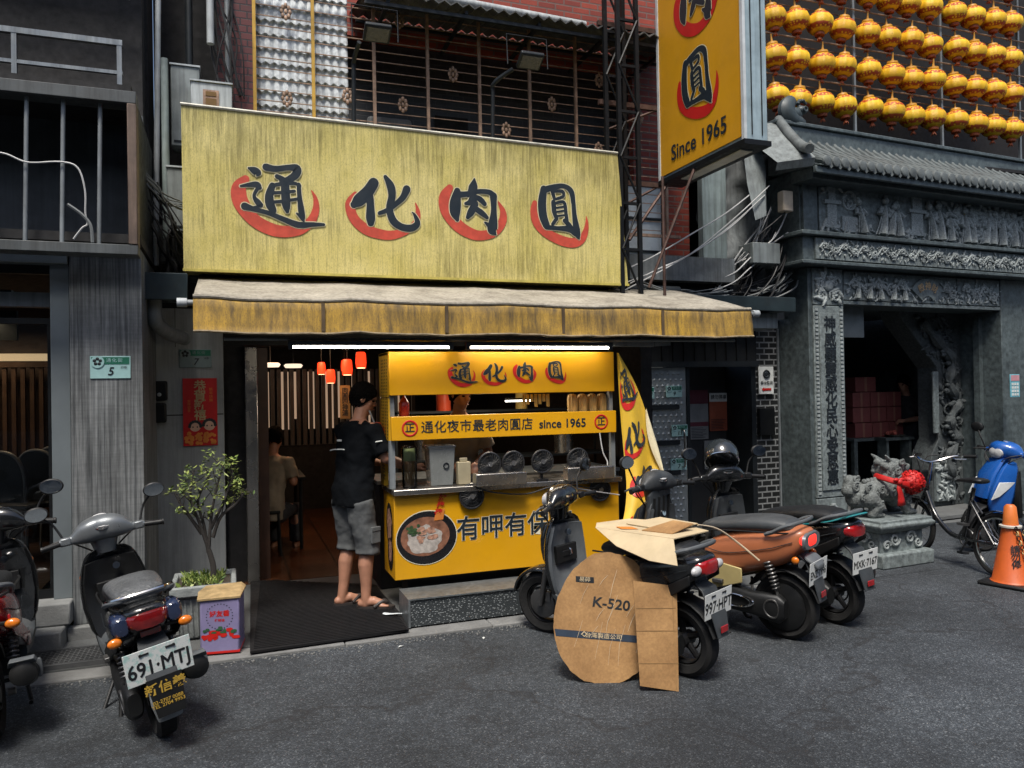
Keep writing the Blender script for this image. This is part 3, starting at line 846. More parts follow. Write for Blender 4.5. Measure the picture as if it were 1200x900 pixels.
for s_ in (-1, 1): swirl(mb, Fp, s_ * .1, 2.58, .07, 1.3, s_, .014); swirl(mb, Fp, s_ * .1, 2.43, .06, 1.3, -s_, .014)
mb.ell((6.168, 6.71, 2.74), (.07, .03, .06))
W(mb, "capital_carving", "temple_relief", TM)
# lower frieze over the doorway
W(MB().box(6.42, 9.12, 6.78, 7.2, 2.55, 2.94), "door_beam", "temple_dark", TM, bev=.006)
W(MB().box(6.44, 8.3, 6.75, 6.781, 2.6, 2.92).box(8.32, 9.1, 6.75, 6.781, 2.6, 2.92), "door_frieze", "temple_stone", TM, bev=.005)
W(MB().box(6.42, 9.12, 6.755, 6.782, 2.55, 2.592), "drip_mould", "temple_stone", TM, bev=.006)
Fb = frame((0, 6.748, 0), (1, 0, 0), (0, 0, 1))
mb = MB(); vines(mb, Fb, 6.5, 7.45, 2.62, 2.9, 1.5); vines(mb, Fb, 8.05, 8.28, 2.62, 2.9, 1.3); vines(mb, Fb, 8.4, 9.05, 2.62, 2.9, 1.3)
for k in range(5): figure(mb, Fb, 6.62 + k * .19, 2.62, .24, random.uniform(-.2, .2))
clutter(mb, Fb, 6.5, 9.05, 2.61, 2.68, 60, .022)
W(mb, "frieze_carving", "temple_relief", TM)
fan = []
for k in range(13):
    a = math.pi * (.2 + .6 * k / 12); fan.append((7.76 + .33 * math.cos(a), 2.56 + .33 * math.sin(a)))
for k in range(13):
    a = math.pi * (.8 - .6 * k / 12); fan.append((7.76 + .12 * math.cos(a), 2.56 + .12 * math.sin(a)))
W(MB().prism([(a, 6.72, b) for a, b in fan], (0, .028, 0)), "name_tablet", "temple_stone", TM)
for ch, a in (("殿", 118), ("神", 90), ("財", 62)):
    a = RD(a)
    text(ch, frame((7.76 + .235 * math.cos(a), 6.716, 2.56 + .235 * math.sin(a)), (math.sin(a), 0, -math.cos(a)), (math.cos(a), 0, math.sin(a))), .105, mat("gilt", (.55, .36, .2), .4, .5), TM, name="temple_name", off=.01, ext=.02, world=True)
# middle ledge and vine frieze, upper figure frieze
W(MB().box(5.66, XE, 6.56, 7.4, 2.945, 2.985).box(5.62, XE, 6.52, 7.4, 3.245, 3.29).box(5.7, XE, 6.6, 7.38, 2.985, 3.245), "ledge", "temple_dark", TM, bev=.008)
W(MB().box(5.86, XE, 6.575, 6.6, 3.0, 3.235), "vine_panel", "temple_stone", TM, bev=.004)
Fc = frame((0, 6.572, 0), (1, 0, 0), (0, 0, 1))
mb = MB(); vines(mb, Fc, 5.9, 9.6, 3.02, 3.22, 1.6)
W(mb, "vine_carving", "temple_relief", TM)
W(MB().box(5.72, XE, 6.66, 7.4, 3.29, 3.96), "upper_beam", "temple_dark", TM, bev=.006)
W(MB().box(5.98, XE, 6.635, 6.662, 3.3, 3.9), "figure_panel", "temple_stone", TM, bev=.005)
W(MB().box(5.74, 5.94, 6.62, 6.665, 3.292, 3.95), "corner_strip", "temple_dark", TM, bev=.004)
Fd = frame((0, 6.632, 0), (1, 0, 0), (0, 0, 1))
mb = MB()
for xx in (6.62, 6.86, 7.0, 7.16, 7.72, 7.86, 8.05, 8.3, 8.42, 8.6, 8.75, 8.95, 9.2, 9.4): figure(mb, Fd, xx + random.uniform(-.03, .03), 3.33, random.uniform(.36, .46), random.uniform(-.25, .25))
for x0_, x1_ in ((6.05, 6.25), (7.35, 7.6)):
    mb.box(x0_, x1_, 6.61, 6.634, 3.36, 3.4); mb.box(x0_ + .03, x1_ - .03, 6.615, 6.634, 3.4, 3.62); mb.box(x0_ - .02, x1_ + .02, 6.6, 6.634, 3.62, 3.66); mb.box(x0_ + .05, x1_ - .05, 6.612, 6.634, 3.66, 3.8)
mb.torus(Fd @ Matrix.Translation((6.42, 3.68, 0)), .1, .016, 24, 6); clutter(mb, Fd, 6.35, 6.49, 3.61, 3.75, 14, .022)
mb.box(6.3, 6.54, 6.618, 6.634, 3.34, 3.5)
clutter(mb, Fd, 6.0, 9.6, 3.32, 3.42, 130, .035); clutter(mb, Fd, 8.1, 9.6, 3.4, 3.75, 120, .045); clutter(mb, Fd, 6.0, 6.3, 3.7, 3.85, 10, .04); clutter(mb, Fd, 7.9, 9.6, 3.6, 3.86, 40, .04)
for k in range(9): swirl(mb, Fd, 8.2 + k * .16, 3.62 + random.uniform(-.12, .12), .09, 1.3, random.choice([-1, 1]), .016)
W(mb, "figure_carving", "temple_relief", TM)
# tiled eave
ev = [(6.28, 3.94), (6.42, 4.0), (6.62, 4.12), (6.84, 4.26), (7.0, 4.4)]
W(MB().prism([(5.62, y_, z_ - .035) for y_, z_ in ev] + [(5.62, 7.0, 3.97), (5.62, 6.3, 3.9)], (XE - 5.62, 0, 0)), "roof_deck", "temple_dark", TM)
mb = MB()
n_ = int((XE - 5.7) / .125)
for i in range(n_):
    x_ = 5.72 + i * .125
    hip = 1.0
    pts = [(x_, y_, z_ + .012) for y_, z_ in ev]
    sub = smoothpts(pts, 3)
    rr = []
    for k, p in enumerate(sub): rr.append(.038 if k % 2 == 0 else .031)
    mb.tube(sub, rr, 8)
W(mb, "cover_tiles", mat("roof_tile", (.085, .1, .1), .55, var=.35, dirt=.3, bump=.3), TM)
mb = MB()
for i in range(n_):
    x_ = 5.72 + i * .125
    mb.lathe([(0, -.012), (.05, -.012), (.056, 0), (.05, .014), (.03, .02), (0, .02)], 14, frame((x_, 6.27, 3.95), (1, 0, 0), (0, 0, 1)))
    F1 = frame((x_ + .0625, 6.285, 3.93), (1, 0, 0), (0, 0, 1))
    mb.prism([F1 @ V(p) for p in ((-.04, .02, 0), (.04, .02, 0), (.037, -.02, 0), (0, -.055, 0), (-.037, -.02, 0))], (0, -.014, 0))
W(mb, "eave_tiles", mat("eave_tile", (.11, .125, .125), .6, var=.4, bump=.4), TM)
W(MB().box(5.6, XE, 6.3, 6.34, 3.83, 3.9).box(5.66, XE, 6.4, 6.7, 3.8, 3.95), "eave_board", "temple_dark", TM, bev=.008)
W(MB().box(5.74, XE, 6.97, 7.13, 4.36, 4.564).box(5.7, XE, 6.94, 7.16, 4.565, 4.61), "ridge", "temple_dark", TM, bev=.01)
# hip on the left end with pale flashing
W(MB().tube(smoothpts([(5.78, 7.0, 4.62), (5.68, 6.75, 4.38), (5.6, 6.5, 4.16), (5.5, 6.28, 4.05)]), [.05, .055, .055, .05], 10), "hip_ridge", "eave_tile", TM)
W(MB().add([(5.6, 6.3, 3.98), (5.78, 7.0, 4.6), (5.3, 7.15, 4.5), (5.28, 6.5, 3.95), (5.6, 6.33, 3.9), (5.3, 6.55, 3.88)], [(0, 1, 2, 3), (3, 5, 4, 0)]), "flashing", "old_sheet", TM)
W(MB().add([(5.2, 6.75, 3.4), (5.32, 6.72, 3.45), (5.4, 6.8, 3.95), (5.46, 6.95, 4.35), (5.22, 6.95, 4.3), (5.16, 6.82, 3.8)], [(0, 1, 2, 5), (5, 2, 3, 4)]), "loose_sheet", "old_sheet", TM)
# fish-tail finial
mb = MB(Matrix.Translation((6.05, 7, 4.62)) @ Matrix.Scale(.76, 4) @ Matrix.Translation((-5.99, -7, -4.72)))
mb.tube(smoothpts([(6.12, 7.0, 4.72), (5.98, 7.0, 4.74), (5.85, 7.0, 4.78), (5.79, 7.0, 4.88), (5.85, 7.0, 4.99), (5.93, 7.0, 5.04)]), [.05 + .06 * math.sin(i / 30 * 3.1) for i in range(31)], 10, flat=1.3)
mb.ell((5.93, 7.0, 4.84), (.16, .09, .1)); mb.ell((6.06, 6.98, 4.9), (.09, .08, .07))
mb.tube(smoothpts([(6.05, 7, 4.95), (6.02, 7, 5.02), (6.1, 7, 5.06), (6.18, 7, 5.02)]), [.03, .035, .03, .02] * 4 + [.02] * 3, 8)
mb.torus(frame((6.07, 6.9, 4.9), (1, 0, 0), (0, 0, 1)), .035, .012, 16, 6)
W(mb, "finial", mat("finial_slate", (.045, .06, .065), .5, var=.3), TM)
# doorway: reveal, octagonal arch, inner relief pillar
W(MB().box(9.12, 9.6, 6.75, 7.6, 0, 2.94), "right_pillar", "temple_dark", TM, bev=.006)
W(MB().box(9.6, XE, 6.9, 7.1, 0, 2.94), "side_wall", "temple_dark", TM)
W(MB().box(6.42, 9.12, 7.18, 9.6, 2.6, 2.65), "porch_ceiling", "temple_dark", TM)
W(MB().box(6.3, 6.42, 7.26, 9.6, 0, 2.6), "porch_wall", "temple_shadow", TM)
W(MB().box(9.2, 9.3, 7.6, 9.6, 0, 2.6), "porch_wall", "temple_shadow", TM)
W(MB().box(6.3, 12, 9.6, 9.7, 0, 3), "rear_wall", "dark_wall", TM)
W(MB().box(6.42, 9.2, 6.75, 9.6, .014, .05), "floor", "apron_concrete", TM)
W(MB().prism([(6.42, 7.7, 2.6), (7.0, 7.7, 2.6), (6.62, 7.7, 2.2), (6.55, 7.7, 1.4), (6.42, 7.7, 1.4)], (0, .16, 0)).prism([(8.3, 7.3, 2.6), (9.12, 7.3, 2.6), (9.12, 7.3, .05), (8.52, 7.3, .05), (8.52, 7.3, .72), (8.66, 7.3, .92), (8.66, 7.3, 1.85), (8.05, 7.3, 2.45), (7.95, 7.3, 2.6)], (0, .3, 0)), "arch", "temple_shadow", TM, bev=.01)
Fe = frame((0, 7.297, 0), (1, 0, 0), (0, 0, 1))
mb = MB()
pts = smoothpts([(8.35, 7.27, 2.45), (8.6, 7.25, 2.2), (8.85, 7.24, 1.95), (8.8, 7.24, 1.65), (8.95, 7.24, 1.4), (8.8, 7.24, 1.15), (8.92, 7.24, .9), (8.75, 7.24, .65), (8.85, 7.24, .4)])
mb.tube(pts, [.06 + .02 * math.sin(i * 1.3) for i in range(len(pts))], 8)
for p in pts[::2]:
    for k in range(3): mb.ell(p + V((random.uniform(-.13, .13), -.005, random.uniform(-.07, .07))), (.045, .03, .03), 7, 5)
clutter(mb, Fe, 8.68, 9.08, .1, 1.9, 120, .04); clutter(mb, Fe, 8.3, 9.05, 2.0, 2.5, 50, .04)
for k in range(14): swirl(mb, Fe, random.uniform(8.7, 9.05), random.uniform(.1, 2.2), .09, 1.3, random.choice([-1, 1]), .018)
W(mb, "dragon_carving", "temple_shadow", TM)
mb = MB().box(8.545, 8.645, 7.27, 7.302, 1.0, 1.8).box(8.54, 8.9, 7.25, 7.302, .12, .62)
W(mb, "arch_panel", "temple_stone", TM, bev=.01)
mb = MB(); clutter(mb, frame((0, 7.25, 0), (1, 0, 0), (0, 0, 1)), 8.57, 8.87, .16, .58, 50, .035)
W(mb, "arch_carving", "temple_relief", TM)
W(MB().box(6.42, 7.0, 6.98, 7.0, 2.2, 2.55), "hanging_panel", mat("slate_panel", (.16, .18, .18), .6), TM)
W(MB().box(9.05, 9.3, 7.0, 7.08, 0, 2.5), "door_leaf", "temple_dark", TM)

# ---------------------------------------------------------------- lantern rack and lanterns
RK = thing("lantern_rack", "steel rack of thin bars carrying rows of golden lanterns above the temple roof", "rack", (8, 7.6, 4.6))
mb = MB()
XB = [6.0, 7.48, 8.96, 10.42, 11.9]
for xx in XB: W(MB().box(xx - .016, xx + .016, 7.62, 7.65, 4.6, 8), "upright", "pipe_grey", RK)
LROWS = [5.16 + .487 * k for k in range(6)]
for z_ in LROWS:
    W(MB().cyl((5.9, 7.6, z_ + .27), (11.9, 7.6, z_ + .27), .01, .01, 8), "rail", "rust_steel", RK)
    W(MB().cyl((5.9, 7.7, z_ + .22), (11.9, 7.7, z_ + .22), .007, .007, 6), "back_rail", "rust_steel", RK)
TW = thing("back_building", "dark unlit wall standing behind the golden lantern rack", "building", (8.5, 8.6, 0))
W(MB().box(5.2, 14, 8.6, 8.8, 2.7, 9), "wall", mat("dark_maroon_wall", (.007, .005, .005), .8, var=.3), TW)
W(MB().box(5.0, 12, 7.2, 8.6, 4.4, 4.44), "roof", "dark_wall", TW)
m, tt, b = base("lantern_cloth")
co_, sp_ = wallcoord(tt)
ln = _noise(tt, _coord(tt), 9, 3)
zc = _n(tt, "ShaderNodeTexVoronoi", Scale=30.0); tt.links.new(_coord(tt), zc.inputs['Vector'])
ab = _n(tt, "ShaderNodeMath", operation='ABSOLUTE'); tt.links.new(sp_.outputs[2], ab.inputs[0])
band = _ramp(tt, ab.outputs[0], [(.05, (0, 0, 0)), (.06, (1, 1, 1)), (.1, (1, 1, 1)), (.11, (0, 0, 0))])
red = _ramp(tt, zc.outputs[0], [(.36, (0, 0, 0)), (.42, (1, 1, 1))])
ff = _mix(tt, 'MULTIPLY', 1.0, band, red)
gold = _ramp(tt, ln, [(.3, (.72, .4, .008)), (.7, (.92, .6, .02))])
oi_ = tt.nodes.new('ShaderNodeObjectInfo')
gold = _mix(tt, 'MULTIPLY', 1.0, gold, _ramp(tt, oi_.outputs['Random'], [(0, (.84, .78, .74)), (.5, (1, 1, 1)), (1, (1, .92, .8))]))
tt.links.new(_mix(tt, 'MIX', ff, gold, (.42, .06, .008)), b.inputs['Base Color'])
b.inputs['Roughness'].default_value = .5
wv = _n(tt, "ShaderNodeTexWave", Scale=26.0, bands_direction='Z'); tt.links.new(_coord(tt), wv.inputs['Vector'])
_bump(tt, b, wv.outputs[0], .35, .006)
MATS["lantern_cloth"] = m
mat("lantern_red", (.3, .06, .012), .6); mat("lantern_cap", (.5, .24, .02), .5)
proto = thing("lantern", "", "lantern", (0, 0, 0), 0, "golden lanterns on the rack above the temple")
rings = []
for i in range(13):
    t_ = math.pi * (.08 + .84 * i / 12)
    rings.append([(math.sin(t_) ** .8 * .16 * math.cos(a) * (1 + .022 * math.cos(a * 12)), math.sin(t_) ** .8 * .16 * math.sin(a) * (1 + .022 * math.cos(a * 12)), -.132 * math.cos(t_)) for a in [2 * math.pi * j / 48 for j in range(48)]])
MB().loft(rings).build("shade", "lantern_cloth", proto)
MB().lathe([(.06, .125), (.07, .135), (.065, .16), (.02, .165), (.012, .2), (.008, .27)], 14).build("cap", "lantern_cap", proto)
tl = MB().lathe([(.055, -.13), (.062, -.145), (.058, -.168), (.02, -.17)], 14).build("base_ring", "lantern_red", proto)
mb = MB().lathe([(.012, -.17), (.02, -.195), (.026, -.2), (.03, -.22), (.0, -.225)], 10)
for k in range(8): mb.tube([(.02 * math.cos(k), .02 * math.sin(k), -.2), (.034 * math.cos(k), .034 * math.sin(k), -.235)], .004, 4)
mb.build("tassel", "lantern_red", proto)
ORD = ["leftmost", "second", "third", "rightmost"]; ROWN = ["lowest row", "second row up", "third row up", "fourth row up", "fifth row up", "sixth row up"]
first = True
TM.rotation_euler = (0, 0, RD(4))
for bi, bn in enumerate(("left bay", "middle bay", "right bay")):
    for ri, z_ in enumerate(LROWS):
        if bi == 0 and ri > 4: continue
        for k in range(4):
            o = proto if first else dup(proto)
            first = False
            o.location = (XB[bi] + .215 + k * .352 + random.uniform(-.016, .016), 7.6 + random.uniform(-.02, .02), z_ + random.uniform(-.014, .01) - .005 * (1.5 - abs(k - 1.5)))
            o.rotation_euler = (random.uniform(-.13, .13), random.uniform(-.13, .13), random.uniform(0, 6.28))
            o['label'] = f"golden lantern, {ORD[k]} of four in the {ROWN[ri]} of the {bn}"
# ---------------------------------------------------------------- main sign
stained_sheet("sign_gold", (.72, .62, .25), (.57, .48, .12), (.1, .085, .018), .7, (60, 60, 2.4), .45, .95, 1.22, (3.4, 3.85, .12))
mat("sign_edge", (.6, .58, .48), .5, streak=.4); mat("swoosh_faded", (.52, .07, .04), .5, var=.18, scale=14); mat("sign_ink", (.014, .022, .03), .45, var=.1); mat("outline_cream", (.66, .6, .38), .5, var=.1)
SG = thing("shop_sign", "large weathered gold sign board with four brush characters over the awning", "sign", (1.55, 6.2, 2.6))
W(MB().add([(-.33, 6.2, 2.6), (3.4, 6.2, 2.6), (3.3, 6.17, 3.775), (-.33, 6.17, 3.82), (-.33, 6.5, 2.6), (3.4, 6.5, 2.6), (3.3, 6.5, 3.775), (-.33, 6.5, 3.82)],
          [(0, 1, 2, 3), (7, 6, 5, 4), (0, 4, 5, 1), (1, 5, 6, 2), (2, 6, 7, 3), (3, 7, 4, 0)]), "board", "sign_gold", SG)
W(MB().box(-.335, 3.405, 6.188, 6.21, 2.585, 2.604), "bottom_trim", mat("sign_lip", (.5, .42, .1), .5, streak=.3), SG)
W(MB().tube([(-.335, 6.168, 3.825), (3.3, 6.168, 3.78)], .012, 6), "top_trim", "sign_edge", SG)
for ch, cx in zip("通化肉圓", (.37, 1.17, 1.93, 2.72)):
    Fs = frame((cx, 6.183 - .0, 3.2), (1, 0, 0), (0, -.026, 1))
    brush(ch, Fs @ Matrix.Translation((0, -.01, .0025)), .00138 if ch in "通化" else .00142, SG, "sign_ink", "swoosh_faded", "outline_cream", world=True)
for x_, z_ in ((-.2, 2.7), (3.1, 2.7), (-.2, 3.6), (3.1, 3.6)): W(MB().box(x_, x_ + .05, 6.5, 6.95, z_, z_ + .05), "bracket", "dark_metal", SG)

# flood lights over the sign
def flood(x0, y0, z0, reach, label):
    T = thing("flood_light", label, "flood light", (x0, y0, z0), 0, "flood lights over the gold sign")
    MB().tube(smoothpts([(0, .25, -.8), (0, .2, -.1), (0, .16, .02), (reach, .02, .1)]), .018, 8).build("arm", "dark_metal", T)
    MB(Matrix.Translation((reach + .13, -.05, .16)) @ Matrix.Rotation(RD(-28), 4, 'X')).box(-.105, .105, -.08, .08, -.02, .02).build("housing", "dark_metal", T, bev=.012)
    MB(Matrix.Translation((reach + .13, -.05, .16)) @ Matrix.Rotation(RD(-28), 4, 'X')).box(-.085, .085, -.06, .06, -.024, -.0205).build("lens", mat("lamp_lens", (.06, .065, .065), .3), T)
    MB().tube([(reach - .06, -.02, .12), (reach - .06, 0, .38), (reach + .3, 0, .38), (reach + .3, -.02, .12)], .006, 6).build("guard", "dark_metal", T)
flood(.95, 6.0, 4.3, .02, "flood light on a bent arm before the corrugated screen")
flood(2.13, 6.0, 4.25, .12, "flood light on a bent arm before the middle of the window cage")

# ---------------------------------------------------------------- projecting sign on its lattice
mat("sign_amber", (.62, .3, .012), .4, var=.05, scale=2, dirt=.12); mat("sign_side", (.3, .39, .43), .5, streak=.35); mat("sign_red", (.5, .015, .012), .45, var=.1)
VS = thing("projecting_sign", "tall amber box sign with brush characters and Since 1965 projecting over the street", "sign", (3.97, 5.8, 3.6))
W(MB().box(3.94, 4.16, 5.18, 6.48, 3.66, 6.2), "cabinet", "sign_side", VS, bev=.006)
W(MB().box(3.925, 3.94, 5.2, 6.46, 3.69, 6.2), "face", "sign_amber", VS)
W(MB().box(3.918, 3.945, 5.165, 5.2, 3.64, 6.2).box(3.918, 3.945, 6.46, 6.495, 3.64, 6.2), "face_frame", mat("white_frame", (.55, .58, .58), .4), VS)
W(MB().box(3.915, 4.18, 5.16, 6.5, 3.615, 3.657), "bottom_frame", "black_metal", VS)
W(MB().box(3.98, 4.1, 5.3, 6.2, 3.605, 3.614), "bottom_lamp_cover", mat("diffuser", (.5, .5, .46), .5), VS)
W(MB().box(4.0, 4.006, 5.17, 5.179, 3.7, 6.2).box(4.1, 4.106, 5.17, 5.179, 3.7, 6.2), "seam_trim", "dark_metal", VS)
Fv = frame((3.922, 5.83, 4.35), (0, -1, 0), (0, 0, 1))
brush('圓', Fv @ Matrix.Translation((0, .0, 0)), .00165, VS, "sign_ink", "sign_red", "outline_cream", world=True)
brush('肉', Fv @ Matrix.Translation((0, .74, 0)), .00165, VS, "sign_ink", "sign_red", "outline_cream", world=True)
brush('化', Fv @ Matrix.Translation((0, 1.46, 0)), .00165, VS, "sign_ink", "sign_red", "outline_cream", world=True)
text("Since 1965", Fv @ Matrix.Translation((0, -.5, .003)), .2, "sign_ink", VS, off=.018, world=True)
TR = thing("sign_lattice", "rusty dark steel lattice post holding the projecting amber sign", "lattice post", (3.5, 6.2, 2.5))
mb = MB()
for (xx, yy) in ((3.34, 6.2), (3.53, 6.2), (3.34, 6.45), (3.53, 6.45)): mb.box(xx - .018, xx + .018, yy - .018, yy + .018, 2.3, 7)
W(mb, "upright", "black_metal", TR)
mb = MB()
z_ = 2.5; k = 0
while z_ < 6.6:
    for yy in (6.2, 6.45):
        a, b_ = (3.34, 3.53) if k % 2 else (3.53, 3.34)
        mb.tube([(a, yy - .022, z_), (b_, yy - .022, z_ + .42)], .011, 6)
        mb.box(3.34, 3.53, yy - .012, yy + .012, z_ - .012, z_ + .012)
    z_ += .42; k += 1
W(mb, "lacing", "black_metal", TR)
mat("rust_dark", (.08, .045, .035), .6, .4, .4, 12)
for a_, b_, r_ in (((3.53, 6.4, 3.05), (3.95, 6.4, 3.6), .016), ((3.5, 6.0, 2.55), (3.93, 5.9, 3.62), .014), ((3.75, 6.15, 2.5), (3.75, 6.15, 3.6), .014), ((3.35, 6.52, 3.3), (3.9, 6.52, 3.6), .014), ((3.35, 6.52, 4.1), (3.9, 6.52, 4.35), .014), ((3.35, 6.52, 4.85), (3.9, 6.52, 5.1), .014)):
    W(MB().tube([a_, b_], r_, 6), "brace", "rust_dark", TR)
for z_ in (3.6, 4.35, 5.1): W(MB().box(3.3, 3.97, 6.5, 6.54, z_, z_ + .045), "cross_arm", "rust_dark", TR)

# ---------------------------------------------------------------- awning
m, tt, b = base("awning_top")
co_ = _coord(tt)
n1 = _noise(tt, co_, 3.2, 8, .75); n2 = _noise(tt, co_, 40, 4)
o_ = _ramp(tt, n1, [(.3, (.15, .13, .1)), (.5, (.34, .31, .25)), (.7, (.47, .43, .35))])
o_ = _mix(tt, 'MULTIPLY', .6, o_, _ramp(tt, n2, [(.35, (.5, .5, .5)), (.6, (1.1, 1.1, 1.1))]))
tt.links.new(o_, b.inputs['Base Color']); b.inputs['Roughness'].default_value = .8; _bump(tt, b, n1, .3, .01)
MATS["awning_top"] = m
stained_sheet("awning_valance", (.54, .32, .035), (.42, .255, .05), (.06, .042, .022), .9, (22, 22, 3.0), .7, .84, 1.2, (2.12, 2.29, .1))
AW = thing("awning", "dirty ochre canvas awning with pale top and straight valance over the stall", "awning", (1.9, 6, 2.3))
nx = 90
def sag(i): return -.012 * abs(math.sin(i / nx * math.pi * 4)) + .006 * noise.noise(V((i * .21, 1, 4)))
rows_t = []
for (yy, zz) in ((6.5, 2.6), (6.1, 2.5), (5.7, 2.395), (5.42, 2.315), (5.37, 2.29)):
    rows_t.append([(-.23 + (4.1 + .23) * i / nx, yy, zz + (sag(i) if yy < 6.4 else 0) + .004 * noise.noise(V((i * .5, yy * 5, 0)))) for i in range(nx + 1)])
aw_top = MB().loft(rows_t, caps=False, closed=False)
W(aw_top, "canopy_cloth", "awning_top", AW, mods=(lambda o: setattr(o.modifiers.new("t", 'SOLIDIFY'), 'thickness', .006),))
rows_v = []
for k, dz in enumerate((0, .02, .06, .11, .16, .2, .215)):
    rows_v.append([(-.232 + (4.102 + .23) * i / nx, 5.365 - .004 * k + .012 * noise.noise(V((i * .16, dz * 9, 7))) + (.01 if k == 0 else 0), 2.287 + sag(i) - dz * (1.06 if k < 6 else 1.0) + (.008 * noise.noise(V((i * .3, 2, 2))) if k > 4 else 0)) for i in range(nx + 1)])
W(MB().loft(rows_v, caps=False, closed=False), "valance", "awning_valance", AW, mods=(lambda o: setattr(o.modifiers.new("t", 'SOLIDIFY'), 'thickness', .005),))
mb = MB()
for f_ in (.19, .395, .6, .8):
    i = int(f_ * nx)
    a = rows_v[0][i]
    W(MB().box(a[0] - .012, a[0] + .012, 5.334, 5.342, 2.075, 2.27), "valance_seam", mat("seam_dark", (.09, .06, .03), .8, var=.4), AW)
W(MB().tube([(p[0], p[1] - .004, p[2] + .012) for p in rows_v[0]], .015, 8), "front_hem", "awning_top", AW)
W(MB().tube([(p[0], p[1] - .002, p[2] - .002) for p in rows_v[-1]], .01, 6), "bottom_hem", mat("hem_dirty", (.22, .17, .1), .8, var=.4, scale=20), AW)
for x_ in (-.23, 4.1): W(MB().add([(x_, 6.5, 2.6), (x_, 5.37, 2.29), (x_, 5.37, 2.09), (x_ - .005, 5.6, 2.12)], [(0, 1, 2, 3)]), "side_cloth", "awning_valance", AW)
W(MB().cyl((-.33, 5.4, 2.26), (4.2, 5.4, 2.26), .02, .02, 10), "front_bar", "pipe_grey", AW)
W(MB().cyl((-.33, 5.4, 2.26), (-.27, 5.4, 2.26), .03, .03, 12), "bar_end", "pipe_white", AW)
W(MB().cyl((4.14, 5.4, 2.265), (4.2, 5.4, 2.265), .03, .03, 12), "bar_end", "pipe_white", AW)
W(MB().tube([(.3, 5.45, 2.25), (.55, 6.2, 2.2), (.3, 6.9, 2.4)], .02, 8), "folding_arm", "pipe_grey", AW)
W(MB().tube([(3.6, 5.45, 2.25), (3.3, 6.2, 2.2), (3.6, 6.9, 2.4)], .02, 8), "folding_arm", "pipe_grey", AW)
W(MB().cyl((-.3, 6.55, 2.6), (4.15, 6.55, 2.6), .05, .05, 14), "roller", "dark_metal", AW)
W(MB().box(2.6, 3.25, 5.5, 5.56, 1.99, 2.05).add([(3.25, 5.5, 1.99), (3.4, 5.5, 2.0), (3.4, 5.5, 2.05), (3.25, 5.5, 2.05)], [(0, 1, 2, 3)]), "crank_cover", "pipe_grey", AW, bev=.006)
# gutters either side
gt = tag(MB().box(-.64, -.34, 6.15, 6.5, 2.38, 2.55).box(-.64, -.3, 6.13, 6.15, 2.36, 2.56).build("rain_gutter", "teal_metal", bev=.006), "dark steel box gutter end above the bent downpipe", "gutter")
gt = tag(MB().tube(smoothpts([(-.54, 6.3, 2.38), (-.54, 6.3, 2.26), (-.52, 6.36, 2.19), (-.44, 6.55, 2.14), (-.36, 6.75, 2.12)], 5), .055, 14).build("downpipe", "pipe_grey"), "bent grey plastic downpipe under the box gutter end", "pipe")
gt = tag(MB().box(4.15, 5.42, 6.38, 6.7, 2.42, 2.55).prism([(4.15, 6.37, 2.55), (5.42, 6.37, 2.55), (5.42, 6.37, 2.4), (4.15, 6.37, 2.42)], (0, .012, 0)).build("rain_gutter", "teal_metal", bev=.006), "long dark box gutter between the awning and the temple pillar", "gutter")
MBx = tag(MB().box(4.4, 5.3, 6.5, 6.8, 2.24, 2.4).build("lamp_box", "old_sheet", bev=.008), "pale sheet metal box under the gutter beside the temple pillar", "box")
# fluorescent tubes
for (xa, xb, lb) in ((.36, 1.52, "left bare fluorescent tube glowing under the awning before the doorway"), (1.62, 2.82, "right bare fluorescent tube glowing above the yellow stall")):
    T = thing("fluorescent_tube", lb, "lamp", ((xa + xb) / 2, 5.43, 1.975), 0, "fluorescent tubes under the awning")
    h = (xb - xa) / 2
    MB().box(-h, h, -.02, .025, .012, .04).build("batten", "dark_metal", T)
    MB().cyl((-h + .03, 0, 0), (h - .03, 0, 0), .008, .008, 12).build("tube", "tube_light", T)
    for x_ in (-h, h - .03): MB().box(x_, x_ + .03, -.018, .018, -.018, .012).build("end_cap", "dark_metal", T)
MBt = tag(MB().cyl((-.05, 5.46, 2.03), (4.0, 5.46, 2.04), .012, .012, 8).build("lamp_rail", "pipe_grey"), "thin steel rail carrying the fluorescent tubes under the awning", "rail")

# ---------------------------------------------------------------- boxes, pipes and cables left of the sign
def mbox(name, label, x0, x1, y0, y1, z0, z1, m, win=False):
    T = thing(name, label, "meter box", ((x0 + x1) / 2, y0, z0))
    W(MB().box(x0, x1, y0, y1, z0, z1), "cabinet", m, T, bev=.008)
    if win:
        W(MB().box(x0 + .09, x1 - .1, y0 - .008, y0, z0 + .06, z1 - .06), "window_frame", "rust_steel", T)
        W(MB().box(x0 + .11, x1 - .12, y0 - .012, y0 - .0085, z0 + .08, z1 - .13).box(x0 + .11, x1 - .12, y0 - .012, y0 - .0085, z1 - .11, z1 - .075), "meter_glass", mat("meter_amber", (.16, .09, .02), .3), T)
    else:
        W(MB().box(x0 + .02, x1 - .02, y0 - .006, y0, z0 + .03, z0 + .045), "vent_line", "dark_metal", T)
    W(MB().box(x0 - .006, x1 + .006, y0 - .012, y1, z1 + .001, z1 + .014), "lid", "meter_white", T)
mbox("meter_box", "pale electric meter box with amber window above the left end of the gold sign", -.28, .03, 6.6, 6.85, 3.8, 4.17, "meter_white", True)
mbox("meter_box", "grey weathered cabinet behind the pale electric meter box", -.44, -.22, 6.8, 7.0, 3.7, 4.36, "old_sheet")
mbox("meter_box", "narrow grey cabinet hanging at the left edge of the gold sign", -.46, -.3, 6.55, 6.8, 2.95, 3.45, "old_sheet")
